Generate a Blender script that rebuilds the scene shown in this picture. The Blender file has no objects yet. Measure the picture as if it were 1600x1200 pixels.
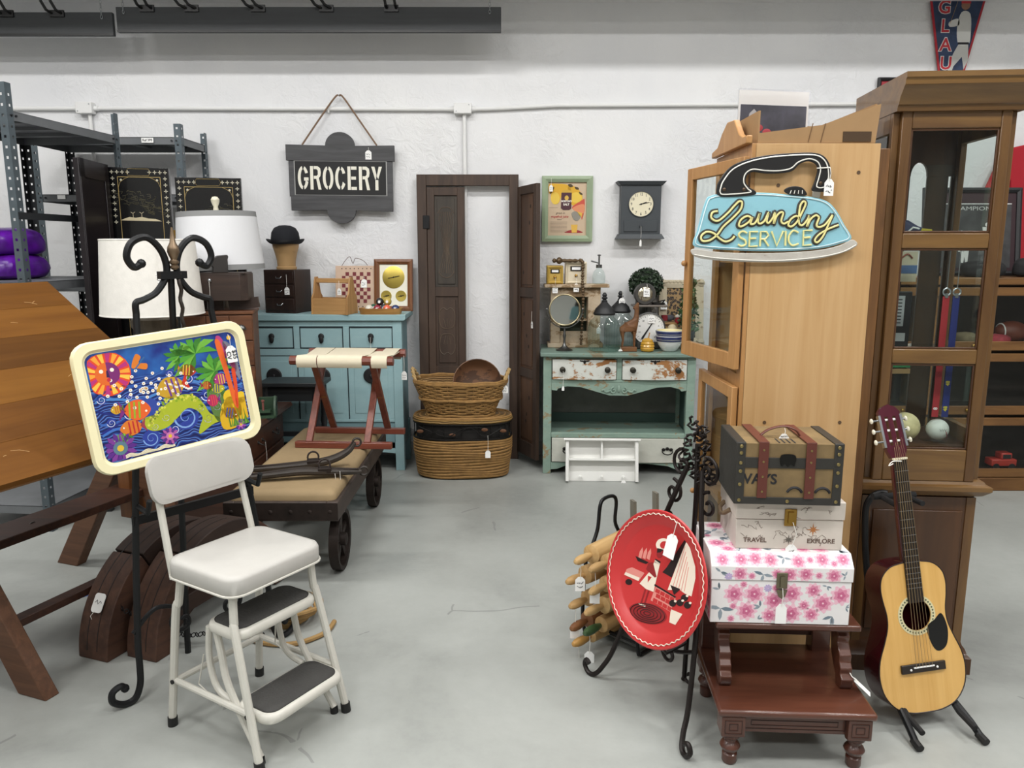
import bpy, math, random
from mathutils import Matrix, Vector, Euler
random.seed(7)
R = math.radians
C = bpy.context.scene.collection
S = bpy.context.scene
# ---------------- camera, world, lights, exposure ----------------
PITCH, CAMH, FPX = R(10), 1.5, 1200.0
cd = bpy.data.cameras.new('camera'); cam = bpy.data.objects.new('camera', cd); C.objects.link(cam)
cam.location = (0, 0, CAMH); cam.rotation_euler = (R(90) - PITCH, 0, 0)
cd.sensor_width = 36; cd.lens = FPX / 1600 * 36; cd.clip_start = 0.05
S.camera = cam
w = bpy.data.worlds.new('world'); S.world = w; w.use_nodes = True
w.node_tree.nodes['Background'].inputs[0].default_value = (0.9, 0.95, 1, 1)
w.node_tree.nodes['Background'].inputs[1].default_value = 0.15
S.view_settings.view_transform = 'Standard'; S.view_settings.look = 'None'
S.view_settings.gamma = 1; S.view_settings.use_curve_mapping = False
S.view_settings.exposure = 0.12
S.cycles.transparent_max_bounces = 32; S.cycles.max_bounces = 14
LAMP_W = 33.0
CEIL = 4.3
LAMPS = [(x, y) for y in (2.8, 0.7, -2.0) for x in (-3.7, -1.25, 1.2, 3.65)]

# ---------------- helpers ----------------
def lin(h):
    if isinstance(h, (tuple, list)): return tuple(h) + ((1,) if len(h) == 3 else ())
    h = h.lstrip('#'); v = [int(h[i:i+2], 16) / 255 for i in (0, 2, 4)]
    return tuple(c / 12.92 if c <= .04045 else ((c + .055) / 1.055) ** 2.4 for c in v) + (1,)
class MB:
    """collects shapes; build() links them as ONE mesh object"""
    def __init__(s, M=None): s.v = []; s.f = []; s.M = M or Matrix()
    def add(s, vs, fs, M=None):
        m = s.M @ M if M is not None else s.M
        o = len(s.v); s.v += [tuple(m @ Vector(v)) for v in vs]; s.f += [[i + o for i in f] for f in fs]; return s
    def box(s, x0, x1, y0, y1, z0, z1, M=None):
        v = [(x, y, z) for x in (x0, x1) for y in (y0, y1) for z in (z0, z1)]
        return s.add(v, [(0,1,3,2),(4,6,7,5),(0,4,5,1),(2,3,7,6),(0,2,6,4),(1,5,7,3)], M)
    def cbox(s, c, size, rot=(0,0,0), M=None):
        m = Matrix.Translation(c) @ Euler(rot).to_matrix().to_4x4()
        if M is not None: m = M @ m
        a, b, d = [q / 2 for q in size]; return s.box(-a, a, -b, b, -d, d, m)
    def bar(s, p, q, wd, th, up=(0,0,1), M=None):
        p, q = Vector(p), Vector(q); z = (q - p); L = z.length; z.normalize()
        u = Vector(up); x = u.cross(z)
        if x.length < 1e-4: x = Vector((1,0,0)).cross(z)
        x.normalize(); y = z.cross(x)
        m = Matrix((x, y, z)).transposed().to_4x4(); m.translation = p
        if M is not None: m = M @ m
        return s.box(-wd/2, wd/2, -th/2, th/2, 0, L, m)
    def tube(s, pts, r, n=8, closed=False, M=None, caps=True, flat=1.0):
        P = [Vector(p) for p in pts]; k = len(P); rs = r if isinstance(r, (list, tuple)) else [r] * k
        vs = []; fs = []; pn = None
        for i in range(k):
            if closed: t = P[(i+1) % k] - P[i-1]
            else: t = P[min(i+1, k-1)] - P[max(i-1, 0)]
            if t.length < 1e-9: t = Vector((0,0,1))
            t.normalize()
            if pn is None:
                pn = t.orthogonal().normalized() if abs(t.z) > .9 else Vector((0,0,1))
            a = pn - t * pn.dot(t)
            if a.length < 1e-5: a = t.orthogonal()
            a.normalize(); pn = a; b = t.cross(a)
            for j in range(n):
                g = 2 * math.pi * j / n; vs.append(P[i] + (a * math.cos(g) * flat + b * math.sin(g)) * rs[i])
        m_ = k if closed else k - 1
        for i in range(m_):
            for j in range(n):
                i2 = (i+1) % k; fs.append((i*n+j, i*n+(j+1) % n, i2*n+(j+1) % n, i2*n+j))
        if caps and not closed:
            fs.append(tuple(range(n-1, -1, -1))); fs.append(tuple((k-1)*n + j for j in range(n)))
        return s.add(vs, fs, M)
    def cyl(s, p, q, r, n=16, r2=None, M=None): return s.tube([p, q], [r, r if r2 is None else r2], n, M=M)
    def lathe(s, prof, n=24, M=None, sx=1, sy=1, caps=True):
        vs = []; fs = []; k = len(prof)
        for r, z in prof:
            for j in range(n):
                g = 2*math.pi*j/n; vs.append((r*math.cos(g)*sx, r*math.sin(g)*sy, z))
        for i in range(k-1):
            for j in range(n): fs.append((i*n+j, i*n+(j+1) % n, (i+1)*n+(j+1) % n, (i+1)*n+j))
        if caps:
            fs.append(tuple(range(n-1, -1, -1))); fs.append(tuple((k-1)*n+j for j in range(n)))
        return s.add(vs, fs, M)
    def prism(s, poly, z0, z1, M=None):
        n = len(poly); vs = [(x, y, z0) for x, y in poly] + [(x, y, z1) for x, y in poly]
        fs = [tuple(range(n-1, -1, -1)), tuple(range(n, 2*n))] + [(i, (i+1) % n, n+(i+1) % n, n+i) for i in range(n)]
        return s.add(vs, fs, M)
    def face(s, poly, M=None): return s.add(poly, [tuple(range(len(poly)))], M)
    def ball(s, c, r, n=16, M=None, sc=(1,1,1)):
        k = max(5, n // 2); prof = [(max(1e-4, math.sin(math.pi*i/k)) * r, -math.cos(math.pi*i/k) * r) for i in range(k+1)]
        m = Matrix.Translation(c) @ Matrix.Diagonal((*sc, 1))
        return s.lathe(prof, n, m if M is None else M @ m)
    def torus(s, c, Rr, r, n=24, m=8, M=None, arc=(0, 360)):
        full = arc[1] - arc[0] >= 360; k = n if full else n + 1
        pts = [(c[0] + Rr*math.cos(R(arc[0] + (arc[1]-arc[0])*i/n)), c[1] + Rr*math.sin(R(arc[0] + (arc[1]-arc[0])*i/n)), c[2]) for i in range(k)]
        return s.tube(pts, r, m, closed=full, M=M)
    def build(s, name, mat, parent=None, bevel=0, smooth=35, sub=0, kind=None):
        me = bpy.data.meshes.new(name); me.from_pydata(s.v, [], s.f); me.materials.append(mat)
        import bmesh
        b = bmesh.new(); b.from_mesh(me); bmesh.ops.recalc_face_normals(b, faces=b.faces); b.to_mesh(me); b.free()
        if smooth:
            me.polygons.foreach_set('use_smooth', [True] * len(me.polygons)); me.set_sharp_from_angle(angle=R(smooth))
        o = bpy.data.objects.new(name, me); C.objects.link(o)
        if parent is not None: o.parent = parent
        if bevel:
            m = o.modifiers.new('bevel', 'BEVEL'); m.width = bevel; m.segments = 2; m.limit_method = 'ANGLE'; m.angle_limit = R(40)
        if sub:
            m = o.modifiers.new('sub', 'SUBSURF'); m.levels = sub; m.render_levels = sub
        if kind: o['kind'] = kind
        return o
def tag(o, label, cat, group=None):
    o['label'] = label; o['category'] = cat
    if group: o['group'] = group
    return o
def thing(name, label, cat, loc=(0,0,0), rz=0, group=None, rot=None):
    o = bpy.data.objects.new(name, None); C.objects.link(o); o.empty_display_size = .05
    o.location = loc; o.rotation_euler = rot if rot else (0, 0, R(rz))
    return tag(o, label, cat, group)
def struct(o): o['kind'] = 'structure'; return o
def copy_tree(o, parent=None):
    c = o.copy(); C.objects.link(c); c.parent = parent
    for ch in list(o.children): copy_tree(ch, c)
    return c
def T(x=0, y=0, z=0, rx=0, ry=0, rz=0):
    return Matrix.Translation((x, y, z)) @ Euler((R(rx), R(ry), R(rz))).to_matrix().to_4x4()
UP = T(rx=90)      # local XY drawing -> upright, facing -Y (x right, y up)
def spline(pts, n=8, closed=False):
    P = [Vector(p if len(p) == 3 else (p[0], p[1], 0)) for p in pts]; k = len(P); out = []
    for i in range(k if closed else k - 1):
        g = (lambda j: P[j % k]) if closed else (lambda j: P[min(max(j, 0), k-1)])
        a, b, c, d = g(i-1), g(i), g(i+1), g(i+2)
        for j in range(n):
            t = j / n
            out.append(.5*((2*b) + (c-a)*t + (2*a-5*b+4*c-d)*t*t + (3*b-a-3*c+d)*t*t*t))
    if not closed: out.append(P[-1])
    return out
def sp2(pts, n=8, closed=True): return [(v.x, v.y) for v in spline(pts, n, closed)]
def spiral(cx, cy, r0, a0, turns, r1=.004, n=28):
    return [(cx + (r0+(r1-r0)*i/n)*math.cos(R(a0)+turns*2*math.pi*i/n), cy + (r0+(r1-r0)*i/n)*math.sin(R(a0)+turns*2*math.pi*i/n)) for i in range(n+1)]
def rrect(w, h, r, n=5, cx=0, cy=0):
    o = []
    for sx, sy, a in ((1,1,0), (-1,1,90), (-1,-1,180), (1,-1,270)):
        for i in range(n+1):
            g = R(a + 90*i/n); o.append((cx + sx*(w/2-r) + r*math.cos(g), cy + sy*(h/2-r) + r*math.sin(g)))
    return o
def ell(w, h, n=32, cx=0, cy=0): return [(cx + w/2*math.cos(2*math.pi*i/n), cy + h/2*math.sin(2*math.pi*i/n)) for i in range(n)]
def text(body, size, M, mat, name, parent, ext=.0004, sx=1, bold=0, shear=0, align='CENTER', kind=None):
    c = bpy.data.curves.new(name, 'FONT'); c.body = body; c.size = size; c.extrude = ext; c.offset = bold; c.shear = shear
    c.align_x = align; c.align_y = 'CENTER'; c.resolution_u = 3
    o = bpy.data.objects.new(name, c); me = bpy.data.meshes.new_from_object(o); bpy.data.objects.remove(o); bpy.data.curves.remove(c)
    me.transform(M @ Matrix.Diagonal((sx, 1, 1, 1))); me.materials.clear(); me.materials.append(mat)
    r = bpy.data.objects.new(name, me); C.objects.link(r); r.parent = parent
    return r
# ---------------- materials ----------------
MATS = {}
def _new(name):
    m = bpy.data.materials.new(name); m.use_nodes = True; nt = m.node_tree; b = nt.nodes['Principled BSDF']
    return m, nt, b
def _coord(nt, scale=(1,1,1), kind='Object'):
    t = nt.nodes.new('ShaderNodeTexCoord'); mp = nt.nodes.new('ShaderNodeMapping'); mp.inputs['Scale'].default_value = scale
    nt.links.new(t.outputs[kind], mp.inputs['Vector']); return mp.outputs[0]
def _noise(nt, vec, scale, detail=4, rough=.55, dist=0):
    n = nt.nodes.new('ShaderNodeTexNoise'); n.inputs['Scale'].default_value = scale; n.inputs['Detail'].default_value = detail
    n.inputs['Roughness'].default_value = rough; n.inputs['Distortion'].default_value = dist; nt.links.new(vec, n.inputs['Vector']); return n.outputs['Fac']
def _ramp(nt, fac, stops):
    r = nt.nodes.new('ShaderNodeValToRGB'); nt.links.new(fac, r.inputs[0]); e = r.color_ramp.elements
    e[0].position, e[0].color = stops[0][0], lin(stops[0][1]); e[1].position, e[1].color = stops[-1][0], lin(stops[-1][1])
    for p, c in stops[1:-1]: q = e.new(p); q.color = lin(c)
    return r.outputs[0]
def _bump(nt, b, h, strength=.3, dist=.01):
    n = nt.nodes.new('ShaderNodeBump'); n.inputs['Strength'].default_value = strength; n.inputs['Distance'].default_value = dist
    nt.links.new(h, n.inputs['Height']); nt.links.new(n.outputs[0], b.inputs['Normal'])
def plain(name, col, rough=.5, metal=0, var=0.0, scale=12, bump=0, bscale=None, coat=0, spec=.5):
    if name in MATS: return MATS[name]
    m, nt, b = _new(name); b.inputs['Base Color'].default_value = lin(col); b.inputs['Roughness'].default_value = rough
    b.inputs['Metallic'].default_value = metal; b.inputs['Coat Weight'].default_value = coat; b.inputs['Specular IOR Level'].default_value = spec
    if var or bump:
        v = _coord(nt)
        if var:
            c = lin(col); d = tuple(max(0, q*(1-var)) for q in c[:3]); l = tuple(min(1, q*(1+var*.6)) for q in c[:3])
            nt.links.new(_ramp(nt, _noise(nt, v, scale), [(.3, d), (.7, l)]), b.inputs['Base Color'])
        if bump: _bump(nt, b, _noise(nt, v, bscale or scale*4), bump, .004)
    MATS[name] = m; return m
def wood(name, c1, c2, axis='x', scale=6, rough=.45, stretch=14, bump=.12, coat=0, c3=None):
    if name in MATS: return MATS[name]
    m, nt, b = _new(name); st = {'x': (1, stretch, stretch), 'y': (stretch, 1, stretch), 'z': (stretch, stretch, 1)}[axis]
    v = _coord(nt, st); f = _noise(nt, v, scale * .35, 6, .6, .8)
    nt.links.new(_ramp(nt, f, [(.32, c1), (.68, c2)] if not c3 else [(.3, c1), (.52, c2), (.72, c3)]), b.inputs['Base Color'])
    b.inputs['Roughness'].default_value = rough; b.inputs['Coat Weight'].default_value = coat
    _bump(nt, b, f, bump, .004); MATS[name] = m; return m
def worn(name, paint, under, amount=.45, scale=5, rough=.6, mid=None):
    if name in MATS: return MATS[name]
    m, nt, b = _new(name); v = _coord(nt, (1, 1, 1.6)); f = _noise(nt, v, scale, 7, .62, .6); g = _noise(nt, v, scale*9, 4)
    mx = nt.nodes.new('ShaderNodeMath'); mx.operation = 'MULTIPLY_ADD'; nt.links.new(g, mx.inputs[0]); mx.inputs[1].default_value = .18; nt.links.new(f, mx.inputs[2])
    a = 1.09 - amount
    nt.links.new(_ramp(nt, mx.outputs[0], [(a-.35, mid or paint), (a-.02, paint), (a+.02, under), (1, under)]), b.inputs['Base Color'])
    b.inputs['Roughness'].default_value = rough; _bump(nt, b, mx.outputs[0], .15, .004); MATS[name] = m; return m
def glass(name, tint=(.97,.985,.98), refl=.09, rough=.02):
    if name in MATS: return MATS[name]
    m, nt, b = _new(name); nt.nodes.remove(b); o = nt.nodes['Material Output']
    t = nt.nodes.new('ShaderNodeBsdfTransparent'); t.inputs[0].default_value = lin(tint)
    g = nt.nodes.new('ShaderNodeBsdfGlossy'); g.inputs['Roughness'].default_value = rough
    fr = nt.nodes.new('ShaderNodeFresnel'); fr.inputs[0].default_value = 1.45; mx = nt.nodes.new('ShaderNodeMixShader')
    ge = nt.nodes.new('ShaderNodeNewGeometry'); iv = nt.nodes.new('ShaderNodeMath'); iv.operation = 'SUBTRACT'; iv.inputs[0].default_value = 1; nt.links.new(ge.outputs['Backfacing'], iv.inputs[1])
    mu = nt.nodes.new('ShaderNodeMath'); mu.operation = 'MULTIPLY'; nt.links.new(fr.outputs[0], mu.inputs[0]); nt.links.new(iv.outputs[0], mu.inputs[1])
    nt.links.new(mu.outputs[0], mx.inputs[0]); nt.links.new(t.outputs[0], mx.inputs[1]); nt.links.new(g.outputs[0], mx.inputs[2])
    nt.links.new(mx.outputs[0], o.inputs[0]); MATS[name] = m; return m
def emit(name, col, s):
    m, nt, b = _new(name); b.inputs['Base Color'].default_value = (0,0,0,1); b.inputs['Emission Color'].default_value = lin(col); b.inputs['Emission Strength'].default_value = s
    return m
white_paper = plain('tag_paper', '#f4f4f2', .7); ink = plain('ink', '#1c1c20', .7); string_m = plain('string', '#e8e6df', .8)
iron = plain('black_iron', '#17181a', .42, .4, bump=.1, bscale=60); brass = plain('brass', '#9c7a3c', .32, 1); steel = plain('steel', '#a9adb0', .3, 1)
pewter = plain('pewter', '#6f706f', .38, 1); blackm = plain('black_matte', '#101012', .6); whitep = plain('white_plain', '#efefec', .5)
def price_tag(parent, at, M=None, drop=.09, w=.034, h=.05, lines=2, body=None, rz=0, side=0):
    """tag hanging on a string from local point `at`, facing local -Y turned by rz"""
    m = T(*at) @ T(rz=rz) @ (M if M is not None else Matrix()); z1 = -drop
    pts = [(-w/2, z1-h), (w/2, z1-h), (w/2, z1-.012), (w*.2, z1), (-w*.2, z1), (-w/2, z1-.012)]
    t = MB(m).prism([(x, z) for x, z in pts], 0, .0012, UP).build('price_tag', white_paper, parent, smooth=0)
    MB(m).tube([(0,-.001,0), (.002+side,-.004,-drop*.5), (0,-.002,z1-.008)], .0011, 5).build('tag_string', string_m, t)
    if body: text(body, h*.36, m @ T(0, -.0022, z1-h*.55) @ UP @ T(rz=-90), ink, 'tag_writing', t, .0002, bold=.0004)
    elif lines:
        k = MB(m); q = random.Random(int(at[0]*1e4+at[2]*1e3))
        for i in range(lines):
            zz = z1 - h*(.42 + .3*i); x = -w*.33
            while x < w*.25:
                l = w*q.uniform(.1, .2)
                k.tube([(x, -.002, zz+q.uniform(-.1,.1)*h), (x+l*.5, -.002, zz+q.uniform(-.1,.12)*h), (x+l, -.002, zz+q.uniform(-.1,.1)*h)], w*.03, 4); x += l*1.35
        k.build('tag_writing', ink, t, kind='stuff')
    return t
# ---------------- room ----------------
X0, X1, Y0, Y1 = -5.2, 6.2, -4.2, 5.5
def concrete():
    m, nt, b = _new('concrete'); v = _coord(nt)
    f = _noise(nt, v, 1.3, 6, .62, .4); g = _noise(nt, v, 22, 5, .7)
    mx = nt.nodes.new('ShaderNodeMath'); mx.operation = 'MULTIPLY_ADD'; nt.links.new(g, mx.inputs[0]); mx.inputs[1].default_value = .25; nt.links.new(f, mx.inputs[2])
    base = _ramp(nt, mx.outputs[0], [(.35, '#868986'), (.6, '#9a9d99'), (.85, '#a5a8a4')])
    cr = nt.nodes.new('ShaderNodeTexVoronoi'); cr.feature = 'DISTANCE_TO_EDGE'; cr.inputs['Scale'].default_value = .55
    ds = nt.nodes.new('ShaderNodeVectorMath'); ds.operation = 'ADD'; ns = nt.nodes.new('ShaderNodeTexNoise'); ns.inputs['Scale'].default_value = 2.2; nt.links.new(v, ns.inputs['Vector'])
    nt.links.new(v, ds.inputs[0]); sv = nt.nodes.new('ShaderNodeVectorMath'); sv.operation = 'SCALE'; sv.inputs['Scale'].default_value = .35; nt.links.new(ns.outputs['Color'], sv.inputs[0]); nt.links.new(sv.outputs[0], ds.inputs[1]); nt.links.new(ds.outputs[0], cr.inputs['Vector'])
    gate = _noise(nt, v, 3.1, 3)
    lt = nt.nodes.new('ShaderNodeMath'); lt.operation = 'LESS_THAN'; nt.links.new(cr.outputs['Distance'], lt.inputs[0]); lt.inputs[1].default_value = .0026
    gt = nt.nodes.new('ShaderNodeMath'); gt.operation = 'GREATER_THAN'; nt.links.new(gate, gt.inputs[0]); gt.inputs[1].default_value = .56
    ml = nt.nodes.new('ShaderNodeMath'); ml.operation = 'MULTIPLY'; nt.links.new(lt.outputs[0], ml.inputs[0]); nt.links.new(gt.outputs[0], ml.inputs[1])
    sc = nt.nodes.new('ShaderNodeMath'); sc.operation = 'MULTIPLY'; nt.links.new(ml.outputs[0], sc.inputs[0]); sc.inputs[1].default_value = .4
    mix = nt.nodes.new('ShaderNodeMixRGB'); nt.links.new(sc.outputs[0], mix.inputs[0]); nt.links.new(base, mix.inputs[1]); mix.inputs[2].default_value = lin('#5c5e5c')
    nt.links.new(mix.outputs[0], b.inputs['Base Color']); b.inputs['Roughness'].default_value = .42
    nt.links.new(_ramp(nt, f, [(.3, (.3,.3,.3)), (.7, (.5,.5,.5))]), b.inputs['Roughness']); _bump(nt, b, g, .05, .003)
    return m
def plaster():
    m, nt, b = _new('white_plaster'); v = _coord(nt)
    nt.links.new(_ramp(nt, _noise(nt, v, 1.1, 4), [(.3, '#dcdde0'), (.7, '#e9e9e9')]), b.inputs['Base Color']); b.inputs['Roughness'].default_value = .75
    mu = nt.nodes.new('ShaderNodeTexMusgrave') if False else None
    a = _noise(nt, v, 14, 6, .6, 1.4); gate = _noise(nt, v, 1.7, 3)
    r = nt.nodes.new('ShaderNodeMapRange'); nt.links.new(gate, r.inputs[0]); r.inputs[1].default_value = .42; r.inputs[2].default_value = .68; r.inputs[3].default_value = .12; r.inputs[4].default_value = 1
    k = nt.nodes.new('ShaderNodeMath'); k.operation = 'MULTIPLY'; nt.links.new(a, k.inputs[0]); nt.links.new(r.outputs[0], k.inputs[1])
    _bump(nt, b, k.outputs[0], .55, .03); return m
conc, plas = concrete(), plaster(); greyw = plain('grey_wall_paint', '#a9a8a5', .8)
struct(MB().box(X0, X1, Y0, Y1, -.12, 0).build('floor', conc, smooth=0))
struct(MB().box(X0, X1, Y1, Y1+.15, 0, CEIL).build('wall_back', plas, smooth=0))
struct(MB().box(X0-.15, X0, Y0, Y1, 0, CEIL).build('wall_left', greyw, smooth=0))
struct(MB().box(X1, X1+.15, Y0, Y1, 0, CEIL).build('wall_right', greyw, smooth=0))
struct(MB().box(X0, X1, Y0-.15, Y0, 0, CEIL).build('wall_front', greyw, smooth=0))
struct(MB().box(X0, X1, Y0, Y1, CEIL, CEIL+.1).build('ceiling', plain('ceiling_paint', '#8f9092', .8), smooth=0))
SOF = 3.12
struct(MB().box(X0, X1, Y1-.74, Y1, SOF, CEIL).build('trim_1', plain('soffit_paint', '#e2e2e2', .8), smooth=0))
struct(MB().box(X0, X1, Y1-.008, Y1, 0, .1).build('baseboard_back', plain('cove_base', '#b9bbba', .6), smooth=0))
lampglow = emit('tube_glow', '#ffffff', 14)
housing = plain('lamp_housing', '#e6e6e6', .5)
for i, (x, y) in enumerate(LAMPS):
    t = thing('ceiling_light', 'long white twin-tube fluorescent light fixed to the ceiling', 'ceiling light', (x, y, CEIL), 90, group='fluorescent ceiling lights')
    MB().prism([(-.16,-.01), (.16,-.01), (.13,-.06), (-.13,-.06)], -.62, .62, T(rx=90) ).build('housing', housing, t)
    for s in (-1, 1): MB().cyl((s*.06, -.6, -.075), (s*.06, .6, -.075), .013, 10).build('tube', lampglow, t)
    ld = bpy.data.lights.new('lamp_light', 'AREA'); ld.shape = 'RECTANGLE'; ld.size = .3; ld.size_y = 1.2; ld.energy = LAMP_W * (1.3 if y > 2 else 1.75 if y > 0 else 1.0); ld.color = (1, .985, .96)
    lo = bpy.data.objects.new('lamp_light', ld); C.objects.link(lo); lo.parent = t; lo.location = (0, 0, -.1)
# conduit on the wall
cond = plain('white_conduit', '#e4e4e3', .5)
def conduit(name, label, pts, r=.013, boxes=(), clamps=()):
    t = thing(name, label, 'conduit')
    MB().tube(pts, r, 10).build('pipe', cond, t)
    for (x, z, w_, h_) in boxes:
        b = MB().box(x-w_/2, x+w_/2, Y1-.06, Y1, z-h_/2, z+h_/2).build('junction_box', cond, t, bevel=.004)
        for s in (-1, 1): MB().cyl((x+s*w_*.36, Y1-.0605, z+s*h_*.3), (x+s*w_*.36, Y1-.064, z+s*h_*.3), .004, 8).build('screw', steel, b)
        for s in (-1, 1): MB().cyl((x+s*(w_/2), Y1-.02, z), (x+s*(w_/2+.025), Y1-.02, z), .018, 12).build('coupling', cond, t)
    for (x, z, hor) in clamps:
        MB().box(x-(.006 if hor else .03), x+(.006 if hor else .03), Y1-.036, Y1, z-(.03 if hor else .006), z+(.03 if hor else .006)).build('clamp', cond, t, bevel=.002)
CZ = 2.44
conduit('electrical_conduit', 'white horizontal conduit pipe running along the back wall with two junction boxes', [(X0+.1, Y1-.02, CZ), (-2.3, Y1-.02, CZ), (-.3, Y1-.02, CZ-.005), (-.1, Y1-.02, CZ), (.3, Y1-.02, CZ+.02), (2.5, Y1-.02, CZ+.03), (X1-.1, Y1-.02, CZ+.03)], boxes=((-2.9, CZ, .11, .075), (-.335, CZ-.003, .12, .07)), clamps=((-1.25, CZ, True), (1.6, CZ+.026, True)))
conduit('vertical_conduit', 'white vertical conduit pipe dropping from the junction box behind the carved shutter frame', [(-.325, Y1-.02, CZ-.03), (-.325, Y1-.02, .1)])
conduit('vertical_conduit', 'white vertical conduit pipe dropping behind the grey metal shelving', [(-2.88, Y1-.02, CZ-.03), (-2.88, Y1-.02, .1)])
# blue tape on floor
tag(MB(T(-1.95, 3.08, 0, rz=52)).box(-.13, .13, -.024, .024, 0, .0012).build('floor_tape', plain('blue_tape', '#2b57a8', .6), smooth=0), 'strip of blue masking tape stuck on the concrete floor', 'tape')
# hanging slat boards with hooks and chains
slat_m = wood('charcoal_board', '#26282a', '#303335', 'x', 4, .6); hook_m = plain('hook_black', '#0c0c0d', .4)
def board(x0, x1, z0, z1, y, hooks, chains, label):
    t = thing('hanging_board', label, 'board', (0, 0, 0), group='dark header boards hung under the ceiling')
    MB().box(x0, x1, y, y+.03, z0, z1).build('plank', slat_m, t, bevel=.003)
    MB().box(x0, x1, y-.004, y, z0, z0+.012).build('lip', hook_m, t)
    for hx, dx in hooks:
        h = MB(); h.box(hx-.045, hx+.045, y-.012, y, z1-.03, z1+.01)
        h.tube([(hx-.03, y-.006, z1-.01), (hx-.03+dx, y-.05, z1+.0), (hx-.035+dx*2, y-.075, z1+.05)], .009, 8); h.tube([(hx+.03, y-.006, z1-.01), (hx+.03+dx, y-.05, z1+.0), (hx+.025+dx*2, y-.075, z1+.05)], .009, 8)
        h.build('hook', hook_m, t)
    for cx in chains:
        k = MB()
        for i in range(9):
            z = z1 - .03 + i*.022
            if z > SOF - .005: break
            k.torus((0, 0, 0), .008, .0018, 10, 5, T(cx, y-.006, z, rx=90, rz=90*(i % 2)) @ Matrix.Diagonal((.8, 1.5, 1, 1)))
        k.build('chain', steel, t, kind='stuff')
board(-4.4, -2.535, 2.835, 2.975, 5.2, [(-3.2, -.01), (-2.88, -.012)], [-2.6, -4.2], 'shorter dark hanging board with hooks at the far upper left')
board(-2.5, -.069, 2.85, 3.0, 5.18, [(-2.3, -.01), (-2.02, -.03), (-1.6, -.03), (-1.17, -.03), (-.76, .0)], [-2.45, -.14], 'long dark hanging board with black hooks above the grocery sign')
# ---------------- metal shelving ----------------
rack_m = plain('blue_grey_steel', '#5b656b', .45, .55, var=.15, scale=9); shelf_m = plain('grey_shelf_steel', '#6d7073', .5, .3, var=.1)
dark_post = plain('dark_steel', '#2a2c2f', .5, .4)
def slotted_post(h, sx, sy):
    k = MB(); t = .002; wd = .042; st = .05; n = int(h / st)
    for fl in (0, 1):
        def bx(a0, a1, z0, z1):
            if fl == 0: k.box(min(sx*a0, sx*a1), max(sx*a0, sx*a1), -t/2, t/2, z0, z1)
            else: k.box(-t/2, t/2, min(sy*a0, sy*a1), max(sy*a0, sy*a1), z0, z1)
        bx(0, .016, 0, h); bx(.029, wd, 0, h)
        for i in range(n): bx(.016, .029, i*st, i*st+.037)
        bx(.016, .029, n*st, h)
    return k
def rack(label, loc, rz, L, D, H, shelves, braces=(), dark=()):
    t = thing('metal_shelving_unit', label, 'shelving', loc, rz, 'slotted grey steel shelving units')
    for i, (x, y) in enumerate(((0, 0), (L, 0), (0, D), (L, D))):
        o = slotted_post(H, 1 if x == 0 else -1, 1 if y == 0 else -1).build('post', dark_post if i in dark else rack_m, t, smooth=0); o.location = (x, y, 0)
    for z in shelves:
        k = MB(); k.box(.003, L-.003, .003, D-.003, z-.004, z)
        for a in (.003, D-.006): k.box(.003, L-.003, a, a+.003, z-.045, z)
        for a in (.003, L-.006): k.box(a, a+.003, .003, D-.003, z-.045, z)
        for q in (.3, .55, .8): k.box(L*q, L*q+.05, .01, D-.01, z-.02, z-.004)
        s = k.build('shelf', shelf_m, t, smooth=0)
        b = MB()
        for x in (.03, .06, L-.06, L-.03): b.cyl((x, .004, z-.022), (x, -.004, z-.022), .006, 8)
        b.build('bolt', dark_post, s, kind='stuff')
    for z in braces: MB().box(0, L, -.004, 0, z-.035, z).build('brace', dark_post, t, smooth=0)
    return t
ra = rack('tall grey slotted steel shelving unit with purple bags at the left edge', (-2.47, 3.93, 0), 84.5, .92, .62, 2.30, (2.17, 1.33, .14), (1.68,), dark=(3,))
rb = rack('grey slotted steel shelving unit standing against the wall behind the black screen', (-3.03, 5.02, 0), 0, .95, .42, 2.27, (2.19, 1.84, 1.27, .14), dark=(2,))
lab = plain('red_label', '#e8432f', .6)
for x, m_, w_, b_ in ((.40, white_paper, .07, 'Ref 699'), (.50, lab, .075, 'SMT'), (.74, white_paper, .075, 'Ref 399')):
    l = MB().box(x-w_/2, x+w_/2, -.0055, -.0045, 2.155, 2.185).build('shelf_label', m_, rb, smooth=0)
    text(b_, .02, T(x, -.0058, 2.17) @ UP, ink, 'label_writing', l, .0002, bold=.0004)
l = MB().box(.14, .19, -.0055, -.0045, 1.81, 1.835).build('shelf_label', white_paper, rb, smooth=0)
purp = plain('purple_foil', '#5a1592', .28, 0, var=.5, scale=14, bump=.5, bscale=18)
def soft_bag(name, label, loc, rz, w, d, h, mat, cat, seed=1, group=None, parent=None):
    q = random.Random(seed); k = MB(); n = 20; prof = [(.05, 0), (.42, .01), (.5, .12), (.52, .4), (.5, .7), (.42, .92), (.2, 1.0), (.03, .98)]
    vs = []; fs = []
    for r, z in prof:
        for j in range(n):
            g = 2*math.pi*j/n; cx, sy = math.cos(g), math.sin(g); e = (abs(cx)**5 + abs(sy)**5) ** -.2 * (1 + q.uniform(-.09, .09))
            vs.append((cx*e*r*w*.95, sy*e*r*d*.95, z*h*(1+q.uniform(-.09, .02))))
    for i in range(len(prof)-1):
        for j in range(n): fs.append((i*n+j, i*n+(j+1) % n, (i+1)*n+(j+1) % n, (i+1)*n+j))
    fs += [tuple(range(n-1, -1, -1)), tuple((len(prof)-1)*n+j for j in range(n))]
    k.add(vs, fs); o = k.build(name, mat, parent, smooth=60, sub=1)
    o.location = loc; o.rotation_euler = (0, 0, R(rz))
    return tag(o, label, cat, group) if parent is None else o
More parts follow.
